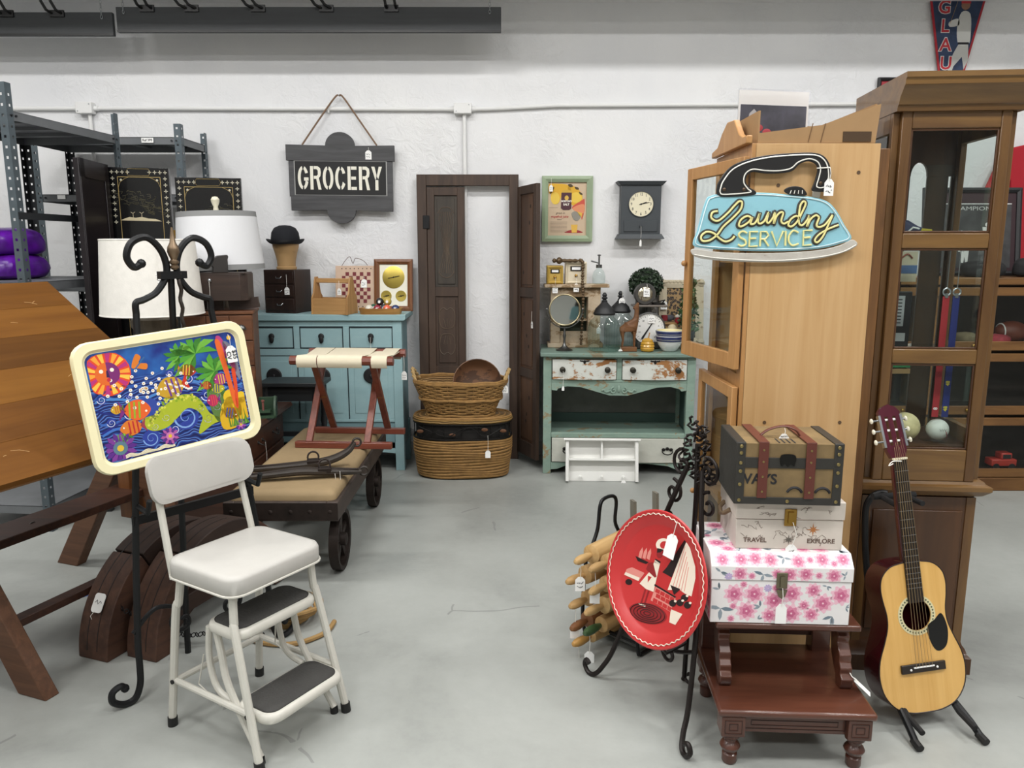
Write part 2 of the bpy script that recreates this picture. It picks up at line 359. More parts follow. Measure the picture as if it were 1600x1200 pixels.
soft_bag('plastic_bag', 'shiny purple plastic bag lying at the bottom on the left steel shelf', (-2.85, 4.40, 1.33), 84, .42, .3, .15, purp, 'bag', 3, 'purple plastic bags')
soft_bag('plastic_bag', 'shiny purple plastic bag on top of another purple bag on the left shelf', (-2.85, 4.40, 1.462), 78, .40, .28, .16, purp, 'bag', 5, 'purple plastic bags')
# ---------------- folding lacquer screen ----------------
lacq = plain('black_lacquer', '#08080a', .22, coat=.4); lacq2 = plain('purple_black_lacquer', '#1b1418', .35, var=.4, scale=4); gold = plain('gold_paint', '#a8925c', .5, .3); pearl = plain('pearl_inlay', '#b3ae9a', .35)
scr = thing('folding_screen', 'black lacquer folding screen with gold landscape panels and pearl flower borders', 'screen', (0, 0, 0))
def screen_panel(p, q, H, deco):
    a = math.degrees(math.atan2(q[1]-p[1], q[0]-p[0])); W = math.hypot(q[0]-p[0], q[1]-p[1])
    o = MB().box(.004, W-.004, 0, .03, .05, H).build('panel', lacq if deco else lacq2, scr, bevel=.003); o.location = (*p, 0); o.rotation_euler = (0, 0, R(a))
    for x in (.01, W-.05): MB().box(x, x+.04, 0, .03, 0, .05).build('foot', lacq, o)
    if not deco:
        f = MB(); f.box(.004, W-.004, -.006, 0, H-.1, H); f.box(.004, .06, -.006, 0, .05, H); f.box(W-.06, W-.004, -.006, 0, .05, H); f.build('panel_frame', lacq2, o, bevel=.002); return
    g = MB(); fl = MB(); bw = .055
    for x in (bw, W-bw): g.box(x-.0015, x+.0015, -.0015, 0, .4, H-bw)
    g.box(bw, W-bw, -.0015, 0, H-bw-.0015, H-bw+.0015)
    g.tube([(W*.33, -.001, H-bw*.15), (W*.66, -.001, H-bw*.15), (W*.69, -.001, H-bw*.5), (W*.66, -.001, H-bw*.85), (W*.33, -.001, H-bw*.85), (W*.3, -.001, H-bw*.5)], .0012, 4, closed=True)
    for s in (0, 1):   # notched corners
        cx = bw if s == 0 else W-bw; d = 1 if s == 0 else -1
        g.tube([(cx+d*.001, -.001, H-bw-.06), (cx+d*.012, -.001, H-bw-.03), (cx+d*.035, -.001, H-bw-.012), (cx+d*.06, -.001, H-bw-.001)], .0012, 4)
        fl.ball((cx+d*.018, -.001, H-bw-.018), .007, 8, sc=(1, .15, 1))
    def flower(x, z):
        for i in range(4):
            b = R(45*0 + 90*i); fl.ball((x+.006*math.cos(b), -.001, z+.006*math.sin(b)), .0045, 8, sc=(1.2 if i % 2 == 0 else .6, .15, .6 if i % 2 == 0 else 1.2))
    for i in range(4):
        for x in (.025 + .029*i, W-.025-.029*i): flower(x, H-bw/2)
    for i in range(1, 9):
        for x in (bw/2, W-bw/2): flower(x, H-bw/2-.036*i)
    g.build('gold_line', gold, o, kind='stuff'); fl.build('pearl_flower', pearl, o, kind='stuff')
    rng = random.Random(int(W*1e4)+int(p[0]*100)); tr = MB(); dk = plain('dark_gold', '#4a4630', .6)
    for cx, cz, s in ((W*.3, H-.18, .09), (W*.55, H-.2, .07), (W*.75, H-.25, .05)) if deco == 1 else ((W*.68, H-.2, .07), (W*.5, H-.27, .06), (W*.38, H-.3, .04)):
        for i in range(26):
            a1 = rng.uniform(0, math.pi); x, z = cx + s*rng.uniform(-1, 1), cz + s*.5*rng.uniform(-1, 1)
            tr.tube([(x, -.0008, z), (x+.02*math.cos(a1), -.0008, z+.014*math.sin(a1)), (x+.035*math.cos(a1+.5), -.0008, z+.012)], .0014, 4)
    tr.build('gold_tree', dk, o, kind='stuff')
    ig = MB()
    if deco == 1:
        ig.prism([(W*.15, H-.305), (W*.82, H-.31), (W*.72, H-.296), (W*.6, H-.294), (W*.5, H-.284), (W*.4, H-.29), (W*.3, H-.285), (W*.22, H-.295)], 0, .001, T(0, 0, 0, rx=90))
        for x in (.36, .5): ig.tube([(W*x, -.001, H-.29), (W*x, -.001, H-.265), (W*x+.012, -.001, H-.255)], .0015, 4); ig.tube([(W*x, -.001, H-.265), (W*x-.012, -.001, H-.257)], .0015, 4)
    else: ig.prism([(W*.8, H-.36), (W*.95, H-.36), (W*.95, H-.29), (W*.87, H-.33)], 0, .001, T(rx=90))
    ig.build('ivory_island', plain('ivory_inlay', '#cbbf9e', .5), o, kind='stuff')
    MB().box(W-.002, W+.010, -.006, 0, H-.42, H-.36).build('hinge', brass, o)
screen_panel((-2.315, 4.24), (-2.355, 4.62), 1.98, 0)
screen_panel((-2.37, 4.64), (-2.03, 4.70), 1.97, 1)
screen_panel((-2.02, 4.73), (-1.64, 4.80), 1.92, 2)
# ---------------- drafting table ----------------
oak = wood('table_oak', '#8a5a24', '#a8743a', 'x', 5, .38, 10); dkw = wood('dark_trestle', '#2a1710', '#45281a', 'x', 6, .5); brw = wood('brown_trestle', '#4f3220', '#6e4a32', 'x', 6, .55)
dt = thing('drafting_table', 'wooden drafting table with tilted oak top on dark trestle legs', 'table', (0, 0, 0))
e_ = Vector((.354, .935, 0)).normalized(); h_ = Vector((.935, -.354, 0)).normalized()
TR = Vector((-1.86, 3.1, 1.37)); th = R(35); dn = h_*math.cos(th) - Vector((0, 0, 1))*math.sin(th); nrm = e_.cross(dn).normalized()
if nrm.z < 0: nrm = -nrm
Mt = Matrix((e_, dn, nrm)).transposed().to_4x4(); Mt.translation = TR - e_*1.45
top_cols = [('#56340c', '#653f12'), ('#5f3a10', '#6e4717'), ('#4c2d09', '#5a380f'), ('#653f12', '#744d1a'), ('#54320c', '#633d12'), ('#5b370e', '#6a4315')]
for i in range(6):
    wdt = .92/6
    o = MB().box(0, 1.45, i*wdt, (i+1)*wdt-.0006, -.022, 0).build('top_plank', wood('oak_plank_%d' % i, *top_cols[i], 'x', 4, .5, 12), dt, bevel=.0006); o.matrix_local = Mt
for i in range(6): MATS['oak_plank_%d' % i].node_tree.nodes['Principled BSDF'].inputs['Specular IOR Level'].default_value = .15
ed = MB().box(0, 1.45, 0, .92, -.03, -.0225).build('edge_band', wood('table_edge', '#5a3a18', '#7a5228', 'x', 5, .5), dt); ed.matrix_local = Mt
scm = MB(); q = random.Random(4)
for i in range(26):
    x, y, a = q.uniform(.3, 1.4), q.uniform(.05, .85), q.uniform(-1, 1); L = q.uniform(.01, .06); scm.tube([(x, y, 0), (x+L*.5*math.cos(a), y+L*.5*math.sin(a), .0002), (x+L*math.cos(a+.2), y+L*math.sin(a+.2), 0)], .0007, 4)
o = scm.build('scratch', plain('scratch_wood', '#c9a878', .7), dt, kind='stuff'); o.matrix_local = Mt
C1 = Vector((-2.03, 2.56, 0)); C2 = C1 + e_*.86
for n_, Cc in ((0, C1), (1, C2)):
    for s in (1, -1):
        sp_ = .44 if not (n_ == 1 and s == 1) else .30
        Ml = Matrix((h_*s, Vector((0, 0, 1)), e_)).transposed().to_4x4(); Ml.translation = Cc
        o = MB().prism([(sp_-.065, 0), (sp_+.065, 0), (.06+.05, .62), (.0, .62)], -.027, .027).build('leg', brw, dt, bevel=.004); o.matrix_local = Ml
    MB().bar(Cc + Vector((0, 0, .30)), Cc + Vector((0, 0, 1.05)), .07, .10, up=e_).build('column', wood('column_wood', '#6b3f1e', '#875428', 'z', 6, .5), dt, bevel=.004)
    MB().bar(Cc - h_*.25 + Vector((0, 0, .95+.175)), Cc + h_*.3 + Vector((0, 0, .95-.21)), .05, .06, up=e_).build('top_support', dkw, dt)
MB().bar(C1 - e_*.4 + Vector((0, 0, .42)), C2 + Vector((0, 0, .42)), .035, .17, up=h_).build('beam', dkw, dt, bevel=.003)
o = C1 + e_*.35 + h_*.019 + Vector((0, 0, .42)); MB().cyl(o, o + h_*.004, .022, 16).build('bolt_cover', pewter, dt)
MB().bar(C1 + h_*.31 + Vector((0, 0, .22)), C2 + h_*.31 + Vector((0, 0, .22)), .03, .05, up=h_).build('stretcher', dkw, dt, bevel=.003)
# ---------------- wooden wheel arcs with rope ----------------
felloe = wood('old_felloe', '#38231a', '#553829', 'y', 7, .65, 10); felloe_d = wood('old_felloe_dark', '#241611', '#382419', 'y', 7, .7, 10)
def arc_piece(k, r0, r1, a0, a1, x0, x1, n=18):
    vs = []; fs = []
    for i in range(n+1):
        g = R(a0+(a1-a0)*i/n)
        for r in (r0, r1):
            for x in (x0, x1): vs.append((x, r*math.cos(g), r*math.sin(g)))
    for i in range(n):
        a, b = i*4, i*4+4; fs += [(a, a+1, b+1, b), (a+2, b+2, b+3, a+3), (a, b, b+2, a+2), (a+1, a+3, b+3, b+1)]
    fs += [(0, 2, 3, 1), (n*4, n*4+1, n*4+3, n*4+2)]; return k.add(vs, fs)
for i, (px, lb) in enumerate(((-1.415, 'curved brown wooden wagon felloe nearest the drafting table with a paper tag'), (-1.235, 'curved brown wooden wagon felloe beside the iron easel with rope inside'))):
    t = thing('wagon_felloe', lb, 'wheel part', (px, 3.0, 0), -20, 'curved wooden wagon felloes')
    for k_, (a0, a1) in enumerate(((180, 121), (120, 61), (60, 1))): arc_piece(MB(), .30, .40, a0, a1, -.07, .07).build('segment', felloe if k_ != 1 else felloe_d, t, bevel=.004)
    MB().box(-.04, .04, -.31, .31, .10, .17).build('cross_beam', felloe_d, t, bevel=.004)
    MB().bar((-.0, -.3, .06), (.0, .12, .28), .07, .06).build('spoke', felloe_d, t)
    for s in (-.028, .02): arc_piece(MB(), .3985, .401, 175, 80, s, s+.003).build('crack', blackm, t)
    if i == 0:
        g = R(150); g2 = MB(T(.0, .407*math.cos(g), .407*math.sin(g), rx=60)).prism(rrect(.05, .07, .012), 0, .0015).build('price_tag', white_paper, t)
        MB(T(.0, .407*math.cos(g), .407*math.sin(g), rx=60)).tube([(-.005, -.03, .002), (-.015, -.05, .003), (-.005, -.06, .003)], .001, 5).build('tag_string', string_m, g2)
        MB(T(.0, .407*math.cos(g), .407*math.sin(g), rx=60)).tube([(-.015, .0, .002), (-.008, .01, .002), (0, -.005, .002), (.008, .008, .002), (.015, 0, .002)], .001, 4).build('tag_writing', ink, g2)
rp = plain('hemp_rope', '#9a7b4c', .8, bump=.6, bscale=90)
rope = MB(); q = random.Random(2)
for i in range(4):
    pts = [(-.93 + (.085+.012*i)*math.cos(R(a*24+40*i)) + .01*i, 2.93 + (.075+.01*i)*math.sin(R(a*24+40*i)), .011 + .02*i + .004*math.sin(a)) for a in range(15)]; rope.tube(pts, .010, 7, closed=True)
rope.tube([tuple(p) for p in spline([(-.99, 2.93, .03), (-1.05, 2.84, .011), (-.98, 2.74, .011), (-.84, 2.72, .011), (-.74, 2.80, .011), (-.72, 2.90, .011)], 8)], .010, 7)
tag(rope.build('rope_coil', rp), 'tan hemp rope coiled on the floor by the wagon felloes', 'rope')
# ---------------- iron easel with mermaid tray ----------------
ez = thing('iron_easel', 'black wrought iron easel with scrolled top and curled feet behind the colourful tray', 'easel', (-1.13, 2.60, 0), 50)
def flatbar(pts, r, name, par, mat=iron): return MB().tube(pts, r, 8).build(name, mat, par)
for s in (-1, 1):
    leg = [(s*.13, .02, 1.29), (s*.15, .0, 1.1), (s*.2, -.02, .7), (s*.255, -.05, .25), (s*.265, -.06, .12)]
    flatbar(spline(leg[:-2] + [(s*.245, -.05, .25), (s*.25, -.055, .12), (s*.255, -.058, .06), (s*.275, -.06, .018), (s*.31, -.06, .0125), (s*.345, -.06, .035), (s*.346, -.06, .068), (s*.32, -.06, .08), (s*.305, -.06, .067)], 6), .0115, 'leg', ez)
    MB().ball((s*.305, -.06, .067), .014, 10).build('scroll_end', iron, ez)
    # top scrolls
    top = [(s*.13, .02, 1.29), (s*.128, .02, 1.325), (s*.10, .02, 1.335), (s*.055, .02, 1.36), (s*.018, .02, 1.42), (s*.03, .02, 1.49), (s*.075, .02, 1.535), (s*.125, .02, 1.52), (s*.145, .02, 1.475), (s*.125, .02, 1.44), (s*.10, .02, 1.452)]
    flatbar(spline(top, 6), .0115, 'top_scroll', ez); MB().ball((s*.10, .02, 1.452), .015, 10).build('scroll_end', iron, ez)
    flatbar([(s*.2, -.03, .66), (s*.2, -.10, .655), (s*.2, -.12, .70)], .009, 'tray_rest', ez)
    sc = spiral(0, 0, .05, 90, -1.1, .008); flatbar([(s*(.09 + x), -.05, .22 + y) for x, y in sc], .008, 'lower_scroll', ez)
    flatbar(spline([(s*.26, -.05, .24), (s*.18, -.05, .30), (s*.09, -.05, .27)], 6), .008, 'lower_arch', ez)
MB().box(-.045, .045, .005, .035, 1.40, 1.425).build('collar', iron, ez)
flatbar([(0, .03, 1.40), (0, .07, .75), (0, .115, .1), (0, .12, .0)], .0115, 'rear_leg', ez)
MB().box(-.22, .22, -.035, -.02, .60, .63).build('cross_bar', iron, ez)
tw = MB(); tw.tube([(.02 + .003*math.cos(i*1.2), .01 + .003*math.sin(i*1.2), 1.42 - i*.012) for i in range(34)], .007, 6); tw.build('twisted_rod', plain('twisted_iron', '#3a3430', .4, .5), ez)
MB(T(.005, .01, 1.43)).lathe([(.008, 0), (.014, .006), (.014, .012), (.009, .016), (.015, .022), (.015, .028), (.010, .034), (.016, .048), (.020, .06), (.018, .075), (.010, .09), (.006, .12), (.003, .14)], 12).build('finial', plain('bronze_finial', '#7d6a55', .35, .7), ez)
ch = MB()
for i in range(44):
    a = i/43; ch.torus((0, 0, 0), .0085, .002, 8, 5, T(.25 - .42*a, -.04 + .35*a, .20 - .15*math.sin(math.pi*a), rx=90, rz=90*(i % 2)))
ch.build('chain', iron, ez, kind='stuff')
# picture tray, about .54 x .40
cream = plain('cream_plastic', '#efe7bd', .4, bump=.05, bscale=40)
tray = thing('picture_tray', 'cream rimmed tray with bright sun, sea and palm picture on the iron easel', 'tray', (-1.125, 2.50, 1.025), rot=(R(-7), R(-4.5), R(46)))
W_, H_ = .56, .42
k = MB(); n = len(rrect(1, 1, .1)); rings = [(0, 0, .05, -.0), (0, .012, .05, -.0), (-.004, .022, .05, 0), (-.026, .022, .05, 0), (-.034, .010, .05, 0)]
vs = []
for ins, y, rr, _ in rings:
    for (x, z) in rrect(W_+2*ins, H_+2*ins, .055+ins*.6): vs.append((x, -y, z))
fs = []
for i in range(len(rings)-1):
    for j in range(n): fs.append((i*n+j, i*n+(j+1) % n, (i+1)*n+(j+1) % n, (i+1)*n+j))
fs += [tuple(range(n)), tuple((len(rings)-1)*n+j for j in range(n))]
k.add(vs, fs).build('rim', cream, tray, smooth=50)
PW, PH = W_-.072, H_-.072
PIC = T(-PW/2, -.0108, -PH/2) @ UP @ Matrix.Diagonal((PW, PH, 1, 1))
cols = {}
def art(poly, col, lev=1, name=None):
    cols.setdefault((lev, col, name), []).append(poly)
def sky(): # base gradient is in the print itself
    m, nt, b = _new('picture_print'); v = _coord(nt); s = nt.nodes.new('ShaderNodeSeparateXYZ'); nt.links.new(v, s.inputs[0])
    wv = nt.nodes.new('ShaderNodeTexWave'); wv.wave_type = 'BANDS'; wv.bands_direction = 'Z'; wv.inputs['Scale'].default_value = 14; wv.inputs['Distortion'].default_value = 9; wv.inputs['Detail'].default_value = 1.5; wv.inputs['Detail Scale'].default_value = 1.1; nt.links.new(v, wv.inputs['Vector'])
    sea = _ramp(nt, wv.outputs['Fac'], [(.0, '#141b52'), (.35, '#26408f'), (.6, '#3f6fb4'), (.78, '#6f8fd0'), (.86, '#2b2f7c'), (1, '#18205c')])
    skyc = _ramp(nt, _noise(nt, v, 9, 3), [(.35, '#1b2a7a'), (.6, '#2a64ad'), (.8, '#1d1f55')])
    r = nt.nodes.new('ShaderNodeMapRange'); nt.links.new(s.outputs['Z'], r.inputs[0]); r.inputs[1].default_value = .06; r.inputs[2].default_value = .085
    mx = nt.nodes.new('ShaderNodeMixRGB'); nt.links.new(r.outputs[0], mx.inputs[0]); nt.links.new(sea, mx.inputs[1]); nt.links.new(skyc, mx.inputs[2])
    nt.links.new(mx.outputs[0], b.inputs['Base Color']); b.inputs['Roughness'].default_value = .3; return m
MB().prism(rrect(PW-.001, PH-.001, .03), 0, .0015, T(0, -.009, 0) @ UP).build('picture', sky(), tray, smooth=0)
def fish(cx, cy, L, h, a, c1, c2, c3):
    ca, sa = math.cos(R(a)), math.sin(R(a)); tr = lambda x, y: (cx + (x*ca - y*sa)*PH/PW*1, cy + (x*sa + y*ca))
    L *= 1.12; h *= 1.12
    body = [tr(x, y) for x, y in sp2([(-L*.5, 0), (-L*.2, h*.5), (L*.15, h*.45), (L*.35, h*.12), (L*.35, -h*.12), (L*.15, -h*.45), (-L*.2, -h*.5)], 5)]
    art(body, c1, 3); art([tr(L*.3, 0), tr(L*.55, h*.5), tr(L*.48, 0), tr(L*.55, -h*.5)], c2, 3)
    for f in (-.12, .04, .2): art([tr(L*f-L*.03, h*.42), tr(L*f+L*.03, h*.42), tr(L*f+L*.03, -h*.42), tr(L*f-L*.03, -h*.42)], c3, 4)
    art([tr(x, y) for x, y in ell(h*.12, h*.12, 8, -L*.34, h*.08)], '#f2f0e0', 4)
# sun
sc_ = lambda cx, cy, r, n=24: [(cx + r*math.cos(2*math.pi*i/n)*PH/PW, cy + r*math.sin(2*math.pi*i/n)) for i in range(n)]
art(sc_(.12, .80, .20), '#e0482a', 1)
for i in range(18):
    a = 2*math.pi*i/18; f = lambda r, d: (.12 + r*math.cos(a+d)*PH/PW, .80 + r*math.sin(a+d))
    art([f(.10, -.1), f(.19, -.12), f(.19, .12), f(.10, .1)], ['#f0a23a', '#b8337a', '#f2c24a'][i % 3], 2)
art(sc_(.12, .80, .105), '#7a2a6e', 3); art([(x, y) for x, y in sc_(.12, .80, .105, 24) if x <= .121] , '#e06a2a', 4)
for x in (.085, .15): art(sc_(x, .83, .018, 10), '#f4eeda', 5)
art([(.115, .83), (.125, .83), (.13, .77), (.11, .77)], '#3a1c50', 5); art(sc_(.12, .745, .018, 10), '#c02a3a', 5)
# waves with spirals
for i, (y0, c) in enumerate(((.60, '#2a55a8'), (.53, '#4a83c8'), (.47, '#1c2a78'), (.41, '#3a64b4'), (.34, '#232a80'), (.26, '#3f6fc0'))):
    up = [(x/20, y0 + .05*math.sin(x*.55+i*1.3) + (.05 if i < 2 else 0)*math.sin(x*.2)) for x in range(0, 21)]
    art(up + [(x, y-.022) for x, y in up[::-1]], c, 1)
for cx, cy, r in ((.55, .26, .12), (.62, .62, .05), (.30, .14, .08), (.72, .42, .06), (.78, .30, .05), (.66, .32, .045), (.46, .17, .05), (.86, .14, .05), (.76, .58, .045), (.20, .40, .05), (.08, .36, .04), (.42, .30, .04), (.50, .70, .035), (.66, .72, .03), (.70, .20, .05), (.34, .24, .035), (.05, .58, .04), (.22, .56, .03), (.80, .40, .035)):
    pts = spiral(0, 0, r, 180, 1.6, r*.1, 30); w2 = r*.13
    rim = [(cx + x*PH/PW, cy + y) for x, y in pts]; inn = [(cx + x*(1-w2/r*1.2)*PH/PW, cy + y*(1-w2/r*1.2)) for x, y in pts]
    art(sc_(cx, cy, r*1.02, 18), '#2c3f98', 1)
    for j in range(len(rim)-1): art([rim[j], rim[j+1], inn[j+1], inn[j]], '#d8dcf0' if r < .07 else '#7fa4dc', 2)
# long green curling fish tail shape
tail = sp2([(.27, .33), (.36, .36), (.45, .43), (.55, .48), (.64, .44), (.69, .34), (.72, .24), (.80, .16), (.72, .13), (.62, .07), (.63, .14), (.66, .22), (.63, .30), (.57, .34), (.50, .28), (.42, .21), (.33, .20), (.28, .25)], 5)
art(tail, '#a9b52c', 2)
for i in range(60):
    a = random.random(); x = .30+.38*a; y = .27+.2*math.sin(a*2.7)*1 + random.uniform(-.04, .04); art(sc_(x, y, .013, 7), ['#cfd04a', '#84a324', '#d8d95a'][i % 3], 3)
# abstract blue figure form of flowers instead of a face
for i in range(46):
    a = i*.61; x = .33 + .012*i*math.cos(a)*.55; y = .60 + .012*i*math.sin(a)*.35; art(sc_(x, y, .016, 7), '#f2efe6', 4); art(sc_(x, y, .006, 6), '#d8963a', 5)
for i in range(14): art(sc_(.47+.012*i, .60-.006*i+.01*math.sin(i), .011, 7), '#f2efe6', 4)
art(sp2([(.22, .42), (.27, .52), (.36, .50), (.40, .40), (.36, .33), (.27, .33)], 5), '#31489c', 2)
for a in ((.24, .43, .24, .16, 172, '#e0622a', '#7a2a7a', '#8fae2c'), (.50, .57, .27, .17, 8, '#c59a2a', '#c8321e', '#6a3a8a'), (.62, .70, .16, .10, 165, '#c0362c', '#d87a2a', '#e0b040'), (.20, .28, .2, .12, 0, '#d87a2a', '#9a3a4a', '#b8262c'), (.84, .55, .14, .1, 0, '#a8327a', '#5a8a3a', '#d8c040'), (.80, .47, .14, .08, 170, '#b8b02a', '#5a7a2a', '#2a3a7a'), (.76, .36, .12, .1, 0, '#b02a5a', '#6a2a7a', '#d84a4a'), (.13, .47, .1, .07, 0, '#c8a02a', '#5a8a3a', '#b84a2a'), (.86, .20, .16, .10, 160, '#d8482a', '#d8b02a', '#3a4a9a'), (.73, .52, .10, .07, 170, '#b8382c', '#a02a4a', '#d8a03a'), (.12, .20, .16, .08, 10, '#4f9a3a', '#3a7a3a', '#7aba4a')): fish(*a)
# palms and reeds
def palm(cx, cy, r):
    for i in range(9):
        a = R(15 + 24*i*1.15); p = [(cx, cy)]
        L = r*(1 if i % 2 else .85); ux, uy = math.cos(a), math.sin(a); vx, vy = -uy, ux
        pts = [(0, 0), (.35, .17), (.7, .16), (1, -.05), (.7, -.08), (.35, -.06)]
        q = [(cx + (ux*s*L + vx*t*L)*PH/PW, cy + uy*s*L + vy*t*L - .25*L*s*s) for s, t in pts]; art(q, ['#4f9a34', '#6fb040', '#3a7d2a'][i % 3], 3)
palm(.70, .84, .27); palm(.81, .64, .24); palm(.59, .85, .17)
art(sp2([(.78, .75), (.80, .5), (.86, .30), (.90, .30), (.84, .5), (.82, .75)], 5), '#3f6f35', 2); art(sp2([(.72, .40), (.76, .60), (.82, .52), (.84, .20), (.76, .15)], 5), '#58773a', 2)
art(sp2([(.85, .92), (.875, .6), (.90, .28), (.925, .28), (.91, .6), (.89, .9)], 5), '#e0642a', 4); art(sp2([(.93, .62), (.925, .45), (.915, .25), (.93, .25), (.95, .45), (.955, .62)], 5), '#d84a24', 4)
art(sp2([(.86, .95), (.90, .80), (.95, .6), (.97, .65), (.93, .85), (.89, .97)], 5), '#b8407a', 3); art(sp2([(.90, .9), (.93, .7), (.98, .5), (.985, .7), (.95, .88)], 5), '#7a7a8a', 3)
for cx, cy, s in ((.885, .36, .075), (.845, .26, .06), (.96, .33, .06)):  # golden leafy mounds
    art(sc_(cx, cy, s, 14), '#e2bc2a', 3); art(sp2([(cx-.05, cy-.02), (cx+.05, cy-.02), (cx+.055, cy-.2), (cx-.055, cy-.2)], 4), '#d8ac22', 3)
for i in range(12): x = .84 + .013*i; art([(x, .06), (x+.012, .06), (x+.02*math.sin(i), .2+.05*math.cos(i*2))], ['#4a7a2c', '#6a9a34'][i % 2], 5)
# flowers along the bottom
for cx, cy, r, c in ((.10, .12, .15, '#7a3a92'), (.42, .12, .09, '#b05aa0'), (.92, .06, .06, '#9a4aa8')):
    for i in range(14):
        a = 2*math.pi*i/14; f = lambda rr, d: (cx + rr*math.cos(a+d)*PH/PW, max(.01, cy + rr*math.sin(a+d))); art([f(r*.3, -.2), f(r*.75, -.2), f(r, 0), f(r*.75, .2), f(r*.3, .2)], c if i % 2 else '#5a2a86', 4)
    art(sc_(cx, cy, r*.42, 14), '#c87ab0' if r < .12 else '#5a7a8a', 5); art(sc_(cx, cy, r*.2, 10), '#e0b83a', 6)
for i in range(3): art([(x/20*.32+.12, .045-.012*i+.012*math.sin(x*.9)) for x in range(0, 21)] + [(x/20*.32+.12, .035-.012*i+.012*math.sin(x*.9)) for x in range(20, -1, -1)], '#e8dfc0', 5)
art(sp2([(.27, .82), (.31, .93), (.34, .9), (.32, .85), (.37, .83), (.36, .78), (.31, .80)], 4), '#d87a2a', 3); art([(.285, .80), (.36, .90), (.365, .89), (.29, .79)], '#3a6a9a', 4)
art(sc_(.955, .94, .022, 12), '#e8b83a', 4)
for (lev, col, nm), polys in cols.items():
    k = MB()
    for p in polys: k.prism([(min(max(x, .012), .988), min(max(y, .015), .985)) for x, y in p], -.0002, .00018*lev+.00012, PIC)
    k.build('picture_print', plain('art_' + col, col, .35), tray, smooth=0, kind='stuff')
price_tag(tray, (.215, -.024, .165), drop=.04, w=.036, h=.058, body='$35\nCV', rz=0)
# ---------------- white step stool ----------------
wpaint = plain('white_enamel', '#c6c4bb', .38, var=.05, scale=20); vinyl = plain('white_vinyl', '#b6b4af', .42, var=.06, scale=7, bump=.06, bscale=50); rub = plain('grey_rubber_tread', '#3b3a38', .8, var=.15, bump=.5, bscale=150); capm = plain('black_rubber', '#131313', .6)
st = thing('step_stool_chair', 'white retro step stool chair with vinyl seat and two grey treads', 'step stool', (-.832, 2.275, 0), 58)
def pad(w, d, r, z0, z1, name, mat, y=0, par=None, lipin=.01):
    k = MB(); n = len(rrect(1, 1, .1, 6)); lv = [(-.006, z0), (0, z0+.006), (0, z1-.014), (-lipin*.5, z1-.004), (-lipin*2, z1)]; vs = []
    for ins, z in lv: vs += [(x, yy+y, z) for x, yy in rrect(w+2*ins, d+2*ins, r+ins*.5, 6)]
    fs = [(i*n+j, i*n+(j+1) % n, (i+1)*n+(j+1) % n, (i+1)*n+j) for i in range(len(lv)-1) for j in range(n)] + [tuple(range(n-1, -1, -1)), tuple((len(lv)-1)*n+j for j in range(n))]
    return k.add(vs, fs).build(name, mat, par, smooth=50)
seat = pad(.36, .32, .05, .515, .575, 'seat', vinyl, par=st); MB().tube([(x, y, .517) for x, y in rrect(.362, .322, .05, 6)], .004, 6, closed=True).build('piping', wpaint, seat)
bk = MB(); prof = rrect(.375, .15, .05, 6); n = len(prof); vs = []
for y0, ins in ((0, -.012), (.004, 0), (.02, 0), (.026, -.012)):
    for x, z in rrect(.375+2*ins, .15+2*ins, .05, 6): vs.append((x, y0 + .035*(x/.19)**2*-1, z))
bk.add(vs, [(i*n+j, i*n+(j+1) % n, (i+1)*n+(j+1) % n, (i+1)*n+j) for i in range(3) for j in range(n)] + [tuple(range(n-1, -1, -1)), tuple(3*n+j for j in range(n))], T(0, .207, .80, rx=-13))
bk.build('backrest', vinyl, st, smooth=50)
for s in (-1, 1):
    MB().tube([(s*.155, .15, .50), (s*.155, .165, .58), (s*.15, .20, .74), (s*.14, .214, .80)], .011, 10).build('back_post', wpaint, st)
    MB().tube(spline([(s*.15, .12, .515), (s*.155, .135, .42), (s*.16, .145, .39), (s*.172, .19, .02)], 5), .0125, 10).build('rear_leg', wpaint, st)
    MB().tube(spline([(s*.15, -.12, .515), (s*.155, -.125, .42), (s*.16, -.135, .39), (s*.176, -.225, .02)], 5), .0125, 10).build('front_leg', wpaint, st)
    MB().cyl((s*.172, .19, 0), (s*.172, .188, .03), .0155, 12).build('foot_cap', capm, st); MB().cyl((s*.1765, -.227, 0), (s*.176, -.224, .03), .0155, 12).build('foot_cap', capm, st)
    # swing-out step frame
    MB().tube(spline([(s*.142, -.02, .385), (s*.142, -.04, .30), (s*.145, -.07, .20), (s*.15, -.20, .02)], 4), .011, 10).build('step_leg', wpaint, st)
    MB().tube(spline([(s*.135, .02, .37), (s*.135, .03, .26), (s*.135, .0, .17), (s*.135, -.08, .145)], 4), .010, 10).build('step_link', wpaint, st)
    MB().cyl((s*.15, -.20, 0), (s*.15, -.198, .02), .013, 12).build('foot_cap', capm, st)
    MB().tube([(s*.165, .165, .16), (s*.165, -.185, .16)], .010, 10).build('side_rail', wpaint, st)
    MB().tube([(s*.14, .05, .27), (s*.15, .07, .17), (s*.15, -.03, .13)], .0025, 6).build('spring_wire', wpaint, st)
    for (y, z) in ((.165, .16), (-.185, .16)): MB().cyl((s*.176, y, z), (s*.181, y, z), .007, 10).build('rivet', capm, st)
for y, z in ((.165, .16),): MB().cyl((-.165, y, z), (.165, y, z), .010, 10).build('cross_rail', wpaint, st)
for y, z, w_ in ((-.065, .40, .32), (-.175, .165, .31)):
    s_ = pad(w_, .165, .045, z-.032, z, 'step', wpaint, y, st, .006); pad(w_-.03, .135, .035, z-.003, z+.004, 'tread', rub, y, s_, .003)
